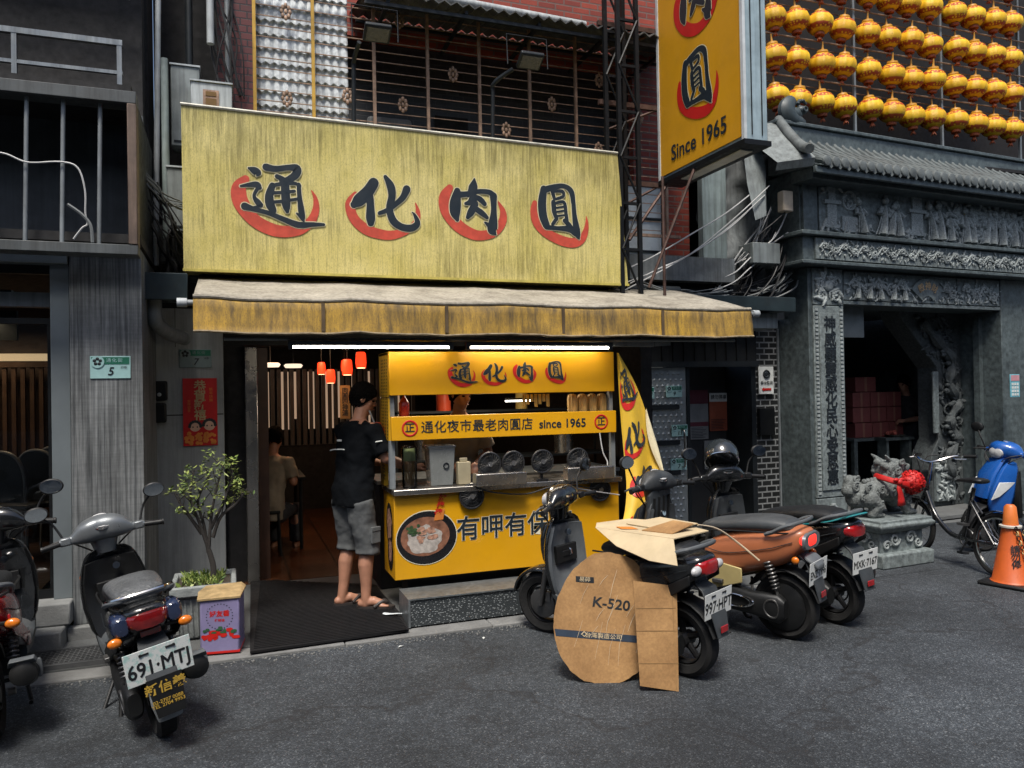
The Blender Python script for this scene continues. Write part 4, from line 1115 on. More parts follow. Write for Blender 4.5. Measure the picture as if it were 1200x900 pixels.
for (pts, r, m, lb) in ((((-.505, 6.7, 5.4), (-.545, 6.7, 4.1), (-.56, 6.7, 2.7)), .022, "pipe_white", "tall pale pipe rising beside the caged balcony"),
                        (((-.47, 6.6, 4.32), (-.47, 6.6, 2.9)), .028, "sage_sheet", "short capped grey-green pipe right of the tall pale pipe"),
                        (((-.13, 6.75, 5.6), (-.13, 6.75, 4.55)), .03, "pipe_white", "pale pipe stub hanging above the meter boxes"),
                        (((.0, 6.86, 6), (.0, 6.86, 4.25)), .022, "pipe_grey", "grey pipe running up against the red tiled pilaster"),
                        (((-.3, 6.9, 6), (-.3, 6.9, 4.4)), .03, "dark_metal", "dark pipe in the gap between the two buildings")):
    tag(MB().cyl(pts[0], pts[-1], r, r, 14).build("wall_pipe", m), lb, "pipe", "pipes between the two buildings")
random.seed(11)
def bundle(name, label, n, p0, p1, sagv, spread, m, r=.008, kmid=4):
    mb = MB()
    for i in range(n):
        a = V(p0) + V((random.uniform(-1, 1) * spread, random.uniform(-1, 1) * spread * .6, random.uniform(-1, 1) * spread))
        b_ = V(p1) + V((random.uniform(-1, 1) * spread, random.uniform(-1, 1) * spread * .6, random.uniform(-1, 1) * spread))
        pts = [a]
        for k in range(1, kmid):
            t = k / kmid
            pts.append(a.lerp(b_, t) + V((random.uniform(-1, 1) * spread * .6, random.uniform(-1, 1) * spread * .5, -sagv * math.sin(math.pi * t) * random.uniform(.5, 1.4))))
        pts.append(b_)
        mb.tube(smoothpts(pts, 6), r * random.uniform(.6, 1.3), 6)
    o = mb.build(name, m); o['kind'] = 'stuff'
    return tag(o, label, "cables")
bundle("cable_bundle", "tangle of black cables sagging from the balcony corner to the gold sign", 9, (-.58, 6.3, 3.25), (-.25, 6.45, 2.75), .1, .07, "cable_black")
bundle("cable_bundle", "thin grey cables strung from the balcony corner behind the gold sign", 6, (-.6, 6.2, 3.3), (-.3, 6.5, 3.1), .06, .05, "cable_grey", .006)
bundle("cable_bundle", "black cables hanging down the gap above the meter boxes", 10, (-.1, 6.8, 5.6), (.02, 6.8, 4.2), .0, .13, "cable_black", .009)
bundle("cable_bundle", "dark cables dropping behind the box gutter end", 8, (-.5, 6.6, 3.0), (-.45, 6.6, 2.5), 0, .1, "cable_black", .012)
bundle("cable_bundle", "white and grey cables crossing the old concrete flank of the shop house", 8, (4.72, 6.9, 2.62), (5.55, 6.85, 3.45), .12, .16, "cable_white", .007)
bundle("cable_bundle", "black cables looping over the old concrete flank of the shop house", 16, (4.85, 6.95, 2.62), (5.6, 6.95, 3.3), .25, .22, "cable_black", .009)
bundle("cable_bundle", "cables running from the lattice post to the temple corner", 4, (3.5, 6.4, 2.65), (5.3, 6.75, 3.7), .1, .1, "cable_white", .006)
bundle("cable_bundle", "knot of cables under the ledge at the temple corner", 12, (5.3, 6.9, 2.62), (5.8, 6.9, 2.85), .05, .1, "cable_grey", .009)
bundle("cable_bundle", "dark cables and bars lying along the gap between gold sign and awning", 8, (-.2, 6.45, 2.6), (3.7, 6.45, 2.53), .03, .035, "cable_black", .012)
bundle("cable_bundle", "cables heaped on the gutter right of the awning", 14, (3.75, 6.5, 2.6), (4.75, 6.6, 2.6), .05, .08, "cable_grey", .009)
TB = thing("junction_box", "cream plastic junction box on the temple's left corner", "box", (5.62, 6.7, 3.5))
W(MB().box(5.5, 5.63, 6.62, 6.72, 3.5, 3.72), "cover", mat("cream_plastic", (.5, .42, .32), .5), TB, bev=.012)
W(MB().tube(smoothpts([(5.56, 6.67, 3.5), (5.45, 6.7, 3.4), (5.25, 6.8, 3.2), (5.15, 6.85, 2.9)]), .008, 6), "cord", "cable_black", TB)
TB = thing("junction_box", "two grey cabinets fixed below the temple's left cornice", "box", (5.3, 6.9, 3.0))
W(MB().box(5.2, 5.55, 6.75, 7.0, 2.96, 3.18), "cabinet", "old_sheet", TB, bev=.006)
# door phone and red poster on the pier
T = thing("door_phone", "black door phone box on the left edge of the grey pier", "door phone", (-.56, 6.9, 1.6))
W(MB().box(-.62, -.5, 6.85, 6.9, 1.62, 1.78).box(-.62, -.51, 6.83, 6.9, 1.44, 1.6), "case", "black_metal", T, bev=.015)
W(MB().ell((-.56, 6.848, 1.67), (.016, .008, .016)), "button", "pipe_white", T)
mat("poster_red", (.48, .008, .008), .5, var=.15); mat("poster_gold", (.5, .38, .2), .4, .4); mat("skin_print", (.6, .38, .28), .6, var=.1); mat("print_orange", (.62, .2, .03), .6); mat("print_pink", (.55, .08, .14), .6)
PO = thing("poster", "red new year poster with gold brush writing and two round cartoon faces", "poster", (-.255, 6.89, 1.52))
MB().box(-.132, .132, -.004, 0, -.28, .28).build("sheet", "poster_red", PO)
Fq = frame((0, -.0055, 0), (1, 0, 0), (0, 0, 1))
text("恭\n賀\n新\n禧", Fq @ Matrix.Translation((.0, .09, 0)), .095, "poster_gold", PO, off=.02, line=.85)
text("新\n年\n快\n樂", Fq @ Matrix.Translation((.085, .14, 0)), .03, "print_orange", PO, name="small_writing")
text("吉\n祥\n如\n意", Fq @ Matrix.Translation((-.085, .05, 0)), .026, "print_orange", PO, name="small_writing")
mb = MB(Fq); mh = MB(Fq); mo = MB(Fq)
for cx, cy, r in ((-.04, -.12, .042), (.07, -.11, .045)):
    mb.lathe([(0, .001), (r, .001), (r, .0015), (0, .0016)], 20, Matrix.Translation((cx, cy, 0)))
    for k in range(9):
        a = math.pi * (.0 + k / 8)
        mh.lathe([(0, .002), (r * .3, .002), (0, .0026)], 8, Matrix.Translation((cx + r * 1.02 * math.cos(a), cy + r * 1.0 * math.sin(a), k * .00005)))
    for s_ in (-1, 1): mh.lathe([(0, .002), (r * .15, .002), (0, .0026)], 8, Matrix.Translation((cx + s_ * r * .4, cy - r * .1, .0006)))
for k in range(46):
    mo.lathe([(0, .001), (random.uniform(.008, .02), .001), (0, .0015)], 7, Matrix.Translation((random.uniform(-.11, .11), random.uniform(-.262, -.175), k * .00004)))
mb.build("printed_face", "skin_print", PO); mh.build("printed_hair", "ink_black", PO); mo.build("printed_flowers", "print_orange", PO)
T = tag(MB().box(5.56, 5.76, 7.16, 7.175, 1.56, 1.87).build("notice_sign", "paper_white", bev=.003), "", "sign")
T['label'] = "white security notice with a red arrow on the black tiled strip"
Fn = frame((5.66, 7.155, 1.715), (1, 0, 0), (0, 0, 1))
MB(Fn).torus(Matrix.Translation((0, .07, .001)), .04, .01, 20, 6).ell((0, .07, .001), (.03, .022, .002)).build("emblem", "ink_black", T)
text("保全監視", Fn @ Matrix.Translation((0, -.03, .002)), .042, "ink_black", T, off=.015)
MB(Fn).poly([(-.07, -.1, .002), (-.04, -.075, .002), (-.04, -.088, .002), (.06, -.088, .002), (.06, -.112, .002), (-.04, -.112, .002), (-.04, -.125, .002)]).build("arrow", "ink_red", T, sm=0)
for (x0, x1, z0, z1, m, lb, tx) in ((4.93, 5.18, 1.05, 1.62, "poster_grey", "tall grey and maroon notice on the passage door", "m"), (5.2, 5.45, 1.14, 1.58, "poster_brick", "brick red notice with a white heading on the passage door", "w"), (5.12, 5.36, .7, 1.03, "poster_grey", "grey handwritten notice low on the passage door", "h")):
    T = tag(MB().box(x0, x1, 7.6, 7.615, z0, z1).build("notice", m), lb, "notice")
    if tx == "m":
        MB().box(x0, x1, 7.597, 7.5995, z1 - .16, z1).build("heading", "poster_maroon", T); MB().box(x0, x1, 7.597, 7.5995, z0 + .15, z0 + .2).build("colour_bar", "poster_maroon", T)
    if tx == "w": MB().box(x0, x1, 7.597, 7.5995, z1 - .1, z1).build("heading", "paper_white", T); text("請勿停車", frame(((x0 + x1) / 2, 7.594, z1 - .05), (1, 0, 0), (0, 0, 1)), .055, "ink_black", T, off=.015, world=False)
    mb = MB()
    for k in range(7): mb.box(x0 + .02, x1 - .02 - random.uniform(0, .06), 7.597, 7.5995, z0 + .02 + k * .018, z0 + .026 + k * .018)
    mb.build("small_print", "ink_black", T)
T = thing("key_pad", "pale blue key pad panel on the temple's right hand door post", "key pad", (9.0, 6.74, 1.6))
MB().box(-.08, .08, -.012, 0, -.14, .14).build("panel", mat("pad_blue", (.16, .42, .5), .4), T, bev=.004)
MB().box(-.07, .07, -.016, -.0125, .06, .13).build("display", mat("pad_pink", (.5, .25, .28), .5), T)
mb = MB()
for i in range(3):
    for j in range(4): mb.box(-.06 + i * .042, -.03 + i * .042, -.017, -.0125, -.12 + j * .042, -.09 + j * .042)
mb.build("keys", "paper_white", T)

# ---------------------------------------------------------------- the yellow food stall
mat("stall_yellow", (.68, .335, .006), .38, var=.05, scale=2, dirt=.1, coat=.15); mat("stall_yellow_side", (.6, .34, .015), .45, var=.06, dirt=.15); mat("stall_black", (.015, .014, .013), .5)
mat("white_line", (.7, .66, .5), .5); mat("amber_pale", (.66, .46, .16), .5)
CT = thing("food_stall", "yellow food stall with counter window, lettered bands and a bowl picture", "food stall", (2, 5.55, 0))
YF = 5.55
W(MB().box(1.09, 2.92, YF, 5.95, .285, .9), "lower_panel", "stall_yellow", CT, bev=.004)
W(MB().box(1.07, 2.9, YF, YF + .05, 1.63, 1.95), "top_panel", "stall_yellow", CT, bev=.004)
W(MB().box(1.08, 2.905, YF - .01, YF + .03, 1.30, 1.475), "lettered_band", "stall_yellow", CT, bev=.003)
W(MB().box(1.08, 2.93, YF - .05, 5.97, .905, .945), "counter", "stainless", CT, bev=.005)
for y0_, z0_, z1_ in ((.052, 1.62, 1.95), (.04, 1.3, 1.61), (.25, .95, 1.299)): W(MB().box(1.07, 1.1, YF + y0_, 5.95, z0_, z1_), "side_panel", "stall_yellow_side", CT)
for x0_, x1_, y0_, y1_, z0_, z1_ in ((1.07, 1.112, YF + .035, YF + .075, .947, 1.3), (2.88, 2.915, YF + .035, YF + .075, .947, 1.3), (1.08, 1.112, YF + .035, YF + .075, 1.476, 1.63), (2.87, 2.9, YF + .035, YF + .075, 1.476, 1.63), (1.08, 1.11, 5.91, 5.95, .95, 1.95)):
    W(MB().box(x0_, x1_, y0_, y1_, z0_, z1_), "corner_post", "pipe_grey", CT)
W(MB().box(1.07, 2.9, YF + .055, 5.97, 1.93, 1.948), "roof_panel", "stall_black", CT)
W(MB().box(1.12, 2.88, YF + .05, YF + .2, 1.455, 1.47), "shelf", "stainless", CT)
W(MB().box(1.2, 2.85, YF + .1, 5.85, .05, .28), "undercarriage", "stall_black", CT)
for cx_, cy_ in ((1.28, 5.63), (2.75, 5.63), (1.28, 5.88), (2.75, 5.88)):
    wl = W(MB().cyl((cx_ - .025, cy_, .085), (cx_ + .025, cy_, .085), .06, .06, 18), "caster", "stall_black", CT)
# side lattice pattern strip
mb = MB()
for k in range(38):
    z_ = 1.0 + k * .024
    for d in (0, .07, .14, .2):
        if z_ > 1.3 or d > .12: mb.add([(1.0685, YF + .07 + d, z_), (1.0685, YF + .1 + d, z_), (1.0685, YF + .11 + d, z_ + .013), (1.0685, YF + .08 + d, z_ + .013)], [(0, 1, 2, 3)])
W(mb, "lattice_print", "stall_black", CT, sm=0)
# lettering
Ft = frame((0, YF - .002, 0), (1, 0, 0), (0, 0, 1))
for ch, cx in zip("通化肉圓", (1.63, 1.875, 2.125, 2.385)):
    brush(ch, Ft @ Matrix.Translation((cx, 1.79, 0)), .00046, CT, "sign_ink", "sign_red", "amber_pale", world=True)
Fb2 = frame((0, YF - .0125, 0), (1, 0, 0), (0, 0, 1))
text("通化夜市最老肉圓店", Fb2 @ Matrix.Translation((1.74, 1.386, 0)), .096, "sign_ink", CT, off=.01, space=1.06, world=True)
text("since 1965", Fb2 @ Matrix.Translation((2.435, 1.384, 0)), .094, "sign_ink", CT, off=.02, world=True)
for cx in (1.215, 2.77):
    W(MB(Fb2).torus(Matrix.Translation((cx, 1.388, .0)), .054, .007, 30, 6, .3), "seal_ring", "sign_red", CT)
    text("正", Fb2 @ Matrix.Translation((cx, 1.388, 0)), .075, "sign_ink", CT, name="seal_character", off=.02, world=True)
text("有呷有保庇", Ft @ Matrix.Translation((2.03, .61, 0)), .19, "white_line", CT, name="slogan_outline", off=.034, world=True)
text("有呷有保庇", Ft @ Matrix.Translation((2.03, .61, .0015)), .19, "sign_ink", CT, name="slogan", off=.014, world=True)
# printed bowl
def disc(mb, F, cx, cy, rx, ry, z, n=36, irr=0, seed=0):
    pts = []
    for k in range(n):
        a = 2 * math.pi * k / n
        j = 1 + irr * noise.noise(V((math.cos(a) * 2, math.sin(a) * 2, seed)))
        pts.append(F @ V((cx + rx * j * math.cos(a), cy + ry * j * math.sin(a), z)))
    return mb.poly(pts)
mat("bowl_black", (.012, .012, .014), .3); mat("broth", (.22, .1, .06), .4, var=.4, scale=20); mat("jelly", (.42, .38, .34), .3, var=.3, scale=30); mat("filling", (.4, .22, .15), .4, var=.5, scale=40); mat("herb_print", (.04, .08, .03), .5, var=.5, scale=40)
Fw = Ft @ Matrix.Translation((1.33, .58, 0)) @ Matrix.Rotation(RD(6), 4, 'Z')
W(disc(MB(), Fw, 0, 0, .232, .2, .001), "bowl_outline", "white_line", CT, sm=0)
W(disc(MB(), Fw, 0, 0, .226, .194, .002), "bowl_rim", "bowl_black", CT, sm=0)
W(disc(MB(), Fw, -.01, .01, .185, .143, .003), "bowl_soup", "broth", CT, sm=0)
mb = MB(); disc(mb, Fw, -.02, -.01, .13, .1, .004, irr=.3, seed=3)
W(mb, "bowl_dumpling", "jelly", CT, sm=0)
mb = MB()
for k in range(14): disc(mb, Fw, random.uniform(-.06, .06), random.uniform(-.02, .07), random.uniform(.012, .035), random.uniform(.01, .02), .005 + k * .0002, 12, .3, k)
W(mb, "bowl_filling", "filling", CT, sm=0)
mb = MB()
for k in range(22): disc(mb, Fw, random.uniform(-.15, -.05), random.uniform(.03, .1), random.uniform(.008, .022), random.uniform(.006, .014), .005 + k * .0002, 8, .3, k)
W(mb, "bowl_herbs", "herb_print", CT, sm=0)
mb = MB(); disc(mb, Ft, 1.44, .8, .045, .06, .006, 8)
W(MB(Ft).poly([(1.385, .7, .006), (1.455, .705, .006), (1.47, .785, .006), (1.4, .78, .006)]), "bowl_tag", "print_orange", CT, sm=0)
text("好\n棒\n棒", Ft @ Matrix.Translation((1.435, .81, .007)) @ Matrix.Rotation(RD(-18), 4, 'Z'), .06, "ink_red", CT, name="tag_writing", off=.02, line=.9, world=True)
Fl = frame((1.0885, 0, 0), (0, -1, 0), (0, 0, 1))
mb = MB(); disc(mb, Fl, -5.72, .66, .12, .17, .001); disc(mb, Fl, -5.7, .47, .1, .14, .0012)
W(mb, "side_bowl_print", "bowl_black", CT, sm=0)
mb = MB(); disc(mb, Fl, -5.72, .67, .08, .12, .002, irr=.3, seed=2); disc(mb, Fl, -5.7, .48, .06, .09, .002, irr=.3, seed=5)
W(mb, "side_bowl_food", "filling", CT, sm=0)
# step box of checker plate
m, tt, b = base("checker_plate")
mp_a = _n(tt, "ShaderNodeTexVoronoi", Scale=48.0); co_ = _coord(tt, (1, 1, 1.6), (0, RD(45), 0)); tt.links.new(co_, mp_a.inputs['Vector'])
dz = _ramp(tt, mp_a.outputs[0], [(.25, (1, 1, 1)), (.4, (0, 0, 0))])
tt.links.new(_mix(tt, 'MIX', dz, (.07, .08, .085), (.2, .215, .22)), b.inputs['Base Color']); b.inputs['Metallic'].default_value = .6; b.inputs['Roughness'].default_value = .5; _bump(tt, b, dz, .6, .006)
MATS["checker_plate"] = m
SB = tag(MB().box(1.13, 3.1, 5.24, 5.53, .03, .215).build("step_box", "checker_plate", bev=.004), "checker plate steel step box under the front of the yellow stall", "step")
MB().box(1.115, 3.11, 5.228, 5.54, .216, .226).box(1.115, 1.13, 5.228, 5.54, .03, .216).build("edge_trim", "dull_alu", SB)
mat("rubber_mat", (.009, .009, .01), .8, bump=.6, bscale=90, spec=.25)
FM = tag(MB().prism([(.08, 5.1, .034), (1.1, 5.15, .034), (1.12, 5.5, .043), (1.08, 6.4, .056), (.22, 6.9, .06), (.12, 6.88, .06)], (0, 0, .014)).build("floor_mat", "rubber_mat"), "black ribbed rubber mat laid before the shop doorway", "mat")
mb = MB()
yy = 5.14
while yy < 6.85:
    xa = lerp(.1, .2, (yy - 5.1) / 1.8); xb = 1.09 if yy < 6.35 else lerp(1.06, .25, (yy - 6.35) / .55)
    if xb - xa > .1:
        z_ = lerp(.048, .074, (yy - 5.1) / 1.8)
        mb.box(xa, xb, yy, yy + .012, z_, z_ + .006)
    yy += .032
mb.build("mat_ribs", "rubber_mat", FM)
T = thing("spoon", "white and blue plastic soup spoon lying on the mat beside the step box", "spoon", (1.02, 5.5, .058), RD(-40))
MB().loft([ring((-.03, 0, .012), .018, .004, 2), ring((0, 0, .01), .024, .004, 2), ring((.03, 0, .012), .014, .004, 2), ring((.09, 0, .02), .008, .003, 2), ring((.12, 0, .022), .006, .003, 2)]).build("bowl", mat("spoon_white", (.6, .65, .68), .3), T)

# things standing on the stall
mat("fan_black", (.014, .014, .015), .4, coat=.2); mat("fan_chrome", (.4, .4, .4), .25, .9)
def fan(loc, label, r=.1, tilt=0):
    T = thing("fan", label, "fan", loc, 0, "small black fans on the stall")
    Fz = frame((0, 0, 0), (1, 0, 0), (0, 0, 1)) @ Matrix.Rotation(RD(tilt), 4, 'X')
    MB(Fz).torus(Matrix(), r * .9, r * .1, 28, 8).cyl((0, 0, -.045), (0, 0, -.01), r * .8, r * .88, 24).build("housing", "fan_black", T)
    mb = MB(Fz)
    for k in range(24):
        a = k * 2 * math.pi / 24
        mb.tube([(r * .2 * math.cos(a), r * .2 * math.sin(a), .018), (r * .6 * math.cos(a + .15), r * .6 * math.sin(a + .15), .02), (r * .88 * math.cos(a + .25), r * .88 * math.sin(a + .25), .006)], .0016, 4)
    for rr in (.4, .65): mb.torus(Matrix.Translation((0, 0, .019)), r * rr, .0016, 28, 5)
    mb.build("grille", "fan_black", T)
    mb = MB(Fz)
    for k in range(5): mb.add([(r * .15 * math.cos(k * 1.257), r * .15 * math.sin(k * 1.257), 0), (r * .8 * math.cos(k * 1.257 - .3), r * .8 * math.sin(k * 1.257 - .3), -.006), (r * .8 * math.cos(k * 1.257 + .4), r * .8 * math.sin(k * 1.257 + .4), .008), (r * .2 * math.cos(k * 1.257 + .8), r * .2 * math.sin(k * 1.257 + .8), .005)], [(0, 1, 2, 3)])
    mb.build("blades", "dark_metal", T)
    MB(Fz).lathe([(0, .024), (r * .2, .024), (r * .22, .014), (r * .2, .005)], 16).build("hub", "fan_chrome", T)
    return T
for xx, lb in ((1.81, "leftmost black fan of the row standing on the counter"), (2.0, "second black fan from the left in the row on the counter"), (2.24, "third black fan in the counter row, behind the scooter mirror"), (2.54, "rightmost black fan of the row standing on the counter")):
    T = fan((xx, 5.5, 1.1), lb, .095)
    MB().box(-.05, .05, 0, .06, -.15, -.135).box(-.012, .012, .02, .05, -.14, -.05).build("stand", "fan_black", T)
fan((1.672, YF - .03, .865), "black fan hanging on the stall front under the counter, left of the slogan", .1)
fan((2.74, YF - .03, .85), "black fan hanging on the stall front under the counter at its right end", .095)
tag(MB().tube(smoothpts([(1.7, 5.5, .93), (1.85, 5.49, .885), (2.1, 5.49, .86), (2.3, 5.49, .9), (2.5, 5.48, .9), (2.65, 5.49, .87), (2.72, 5.49, .9)]), .006, 6).build("power_cord", "cable_black"), "black power cord sagging along the counter edge between the fans", "cord")
tag(MB().tube(smoothpts([(2.75, 5.53, 1.3), (2.77, 5.52, 1.15), (2.8, 5.5, 1.05), (2.72, 5.49, .97), (2.6, 5.49, .93), (2.45, 5.48, .9), (2.7, 5.48, .84), (2.9, 5.5, .8)]), .005, 6).build("power_cord", "cable_white"), "white power cord dangling at the right end of the counter", "cord")
mat("clear_plastic", (.2, .21, .2), .25, var=.1); glassmat("jar_glass", (.85, .85, .8), .05)
T = thing("chopstick_jar", "clear jar of wooden chopsticks at the left end of the counter", "jar", (1.22, 5.6, .947))
MB().lathe([(.05, 0), (.055, .01), (.058, .3), (.05, .31)], 18).build("glass", "jar_glass", T)
mb = MB()
for k in range(16): mb.cyl((random.uniform(-.03, .03), random.uniform(-.03, .03), .01), (random.uniform(-.045, .045), random.uniform(-.045, .045), .2), .004, .003, 5)
mb.build("chopsticks", mat("bamboo", (.4, .24, .1), .6), T)
MB().lathe([(0, .2), (.045, .2), (.045, .29), (0, .29)], 14).build("tissue", mat("tissue_green", (.3, .36, .16), .7), T)
T = thing("plastic_bin", "grey translucent plastic bin with a round badge on the counter", "bin", (1.47, 5.68, .947))
MB().loft([[(-a, -b_, z_), (a, -b_, z_), (a, b_, z_), (-a, b_, z_)] for a, b_, z_ in ((.085, .07, 0), (.1, .085, .28), (.106, .09, .285), (.106, .09, .3))]).build("body", "clear_plastic", T, bev=.012)
MB(frame((.03, -.083, .15), (1, 0, 0), (0, 0, 1))).torus(Matrix(), .02, .004, 18, 5).build("badge", "ink_black", T)
T = thing("carton", "small cream carton behind the fans on the counter", "carton", (1.64, 5.62, .947))
MB().box(-.05, .05, -.03, .03, 0, .17).box(-.03, .03, -.01, .01, .17, .2).build("body", mat("carton_cream", (.36, .31, .2), .6), T, bev=.004)
T = thing("steel_tray", "shallow steel tray on the counter left of the scooter mirror", "tray", (1.88, 5.42, .947))
MB().box(-.2, .2, -.0, .1, 0, .09).build("tray", "stainless", T, bev=.006)
T = thing("steel_tray", "steel tray on the counter under the rightmost fans", "tray", (2.62, 5.42, .947))
MB().box(-.2, .2, -.0, .1, 0, .1).build("tray", "stainless", T, bev=.006)
T = thing("sauce_bottle", "red plastic sauce bottle on the stall's upper shelf", "bottle", (1.2, 5.66, 1.471))
MB().lathe([(.035, 0), (.04, .01), (.04, .1), (.025, .125), (.008, .15), (.004, .18)], 16).build("bottle", mat("sauce_red", (.45, .03, .012), .3), T)
for k, lb in enumerate(("leftmost of the four ribbed cream tubs on the upper shelf", "second from left of the four ribbed cream tubs on the upper shelf", "third from left of the four ribbed cream tubs on the upper shelf", "rightmost of the four ribbed cream tubs on the upper shelf")):
    T = thing("tub", lb, "tub", (2.575 + k * .088, 5.66, 1.471), RD(k * 7), "cream tubs on the stall shelf")
    MB().loft([[((.036 + .003 * math.cos(9 * 2 * math.pi * j / 48)) * sc_ * math.cos(2 * math.pi * j / 48), (.036 + .003 * math.cos(9 * 2 * math.pi * j / 48)) * sc_ * math.sin(2 * math.pi * j / 48), z_) for j in range(48)] for sc_, z_ in ((.95, 0), (1.08, .01), (1.1, .1), (.9, .135), (.35, .145))]).build("body", mat("tub_cream", (.6, .4, .14), .5, var=.15), T)
T = thing("order_slips", "row of yellow order slips clipped under the stall roof", "papers", (2.25, 5.62, 1.6))
mb = MB()
for k in range(7): mb.box(-.12 + k * .034, -.095 + k * .034, 0, .002, -.08 + .02 * (k % 3), .02)
mb.build("slips", mat("slip_yellow", (.45, .32, .08), .6), T)
T = thing("strip_lamp", "short white strip lamp glowing inside the stall above the shelf", "lamp", (2.2, 5.9, 1.56))
MB().box(-.11, .11, -.01, .01, 0, .012).build("lamp", emat("strip_glow", (1, .98, .9), 3), T)
MB().box(-.11, .11, -.012, .012, .0125, .03).build("housing", "dark_metal", T)
T = thing("sauce_jug", "orange-red plastic jug hanging at the left side of the stall", "jug", (1.02, 5.8, 1.2))
MB().lathe([(.05, 0), (.06, .02), (.06, .17), (.04, .2), (.03, .23)], 16).build("body", mat("jug_red", (.5, .06, .02), .35), T)
MB().tube(smoothpts([(.055, 0, .17), (.1, 0, .15), (.1, 0, .08), (.055, 0, .05)]), .01, 8).build("handle", "jug_red", T)
MB().cyl((-.01, 0, .2), (-.06, -.03, .32), .006, .006, 6).build("straw", "pipe_white", T)

# banner at the right end of the stall, tied to its corner and draped over the scooter
stained_sheet("banner_cloth", (.66, .43, .03), (.6, .36, .02), (.3, .2, .03), .4, (6, 6, 3), .6)
mat("banner_back", (.62, .55, .36), .65, var=.15)
BN = thing("banner", "yellow cloth banner with brush characters draped from the stall corner to a scooter", "banner", (2.9, 5.4, 1.9))
# left edge runs down the stall corner, right edge flies out, foot rests on the scooter seat
Lp = [(2.9, 5.5, 1.94), (2.9, 5.46, 1.5), (2.91, 5.42, 1.1), (2.89, 5.36, .84), (2.75, 5.2, .62), (2.49, 5.0, .5)]
Rp = [(2.92, 5.5, 1.935), (3.07, 5.48, 1.66), (3.17, 5.44, 1.32), (3.22, 5.38, 1.0), (3.12, 5.22, .74), (2.83, 5.0, .55)]
Ls = smoothpts(Lp, 8); Rs = smoothpts(Rp, 8)
def bpt(u, v):
    v = max(0, min(1, v)) * (len(Ls) - 1)
    i = min(int(v), len(Ls) - 2); f = v - i
    a = Ls[i].lerp(Ls[i + 1], f); c = Rs[i].lerp(Rs[i + 1], f)
    p = a.lerp(c, u)
    w = .035 * math.sin(u * 7 + v * .12) * min(1, .25 + v / 30)
    return p + V((w * .4, w, 0))
rows = [[bpt(i / 14, j / 60) for i in range(15)] for j in range(61)]
W(MB().loft(rows, caps=False, closed=False), "cloth", "banner_cloth", BN, sm=180)
fold = []
for j in range(24):
    v = .3 + .32 * j / 23
    a = bpt(1.0, v)
    w_ = .055 * math.sin(math.pi * j / 23)
    fold.append([a + V((-w_ * k / 4, -.02 - .012 * math.sin(k), -.02 * k / 4)) for k in range(5)])
W(MB().loft(fold, caps=False, closed=False), "folded_edge", "banner_back", BN, sm=180)
def bstroke(ch, v0, span, u0, u1, red=True):
    cx, cy, strokes, cres = BRUSH[ch]
    for kind, sts, mt, lift in (("red_swoosh", [cres], "sign_red", .006), ("lettering", strokes, "sign_ink", .011)):
        mb = MB()
        def F(x, y, l):
            u = u0 + (u1 - u0) * ((x - cx) / 460 + .5); v = v0 + span * ((y - cy) / 420)
            u = max(.01, min(.99, u))
            p = bpt(u, v); du = bpt(min(1, u + .02), v) - bpt(max(0, u - .02), v); dv = bpt(u, v + .01) - bpt(u, v - .01)
            n_ = du.cross(dv)
            n_ = n_.normalized() if n_.length > 1e-9 else V((0, -1, 0))
            if n_.y > 0: n_ = -n_
            return p + n_ * l
        for i, st in enumerate(sts): mb.stroke(st, F, lift + i * .0002)
        W(mb, kind, mt, BN, sm=0)
bstroke('通', .16, .16, .1, .9); bstroke('化', .36, .17, .02, .75); bstroke('肉', .6, .2, .06, .9); bstroke('圓', .8, .16, .1, .9)

# lamps and things in the shop room
mat("lantern_wire", (.02, .02, .02), .5)
emat("red_shade", (1.0, .035, .008), .75); emat("bulb_glow", (1, .5, .25), 3)
for (p, lb, sc_) in (((1.06, 9.0, 1.83), "red paper pendant lamp lowest and farthest left in the room", 1.0), ((.98, 11.2 - 2.0, 1.93), "narrow red pendant lamp just above the lowest one", .9), ((1.25, 9.0, 1.93), "middle red pendant lamp in front of the slat screen", 1.15), ((1.3, 9.6, 1.98), "small red pendant lamp tucked behind the middle one", .8), ((1.19, 7.6, 1.955), "red pendant lamp nearest the yellow stall in the doorway", 1.0)):
    T = thing("pendant_lamp", lb, "lamp", p, 0, "red pendant lamps in the shop")
    T.scale = (sc_ * .78,) * 3
    MB().lathe([(.05, .13), (.062, .1), (.068, 0), (.06, -.07), (.058, -.07), (.066, 0), (.06, .1), (.048, .13)], 18).build("shade", "red_shade", T)
    MB().lathe([(0, -.072), (.05, -.072), (.05, -.06), (0, -.06)], 14).build("bulb", "bulb_glow", T)
    MB().cyl((0, 0, .13), (0, 0, .5), .004, .004, 6).build("cord", "lantern_wire", T)
for (p, lb) in (((.75, 10.4, 2.0), "round white ceiling lamp over the slat screen"), ((.42, 9.5, 1.98), "warm flat ceiling lamp at the left of the room")):
    T = thing("ceiling_lamp", lb, "lamp", p)
    MB().lathe([(0, .0), (.1, 0), (.12, .03), (.1, .05), (0, .05)], 20).build("diffuser", emat("ceil_glow", (1, .8, .6), .4), T)
    MB().cyl((0, 0, .05), (0, 0, .36), .01, .01, 8).build("stem", "dark_metal", T)
l_ = bpy.data.lights.new("room_lamp_light", 'AREA'); l_.energy = 5; l_.size = .5; l_.color = (1, .6, .32)
lo_ = bpy.data.objects.new("room_lamp_light", l_); COL.objects.link(lo_); lo_.location = (.9, 8.9, 2.3)
l_ = bpy.data.lights.new("stall_lamp_light", 'AREA'); l_.energy = 7; l_.size = .3; l_.color = (1, .85, .65)
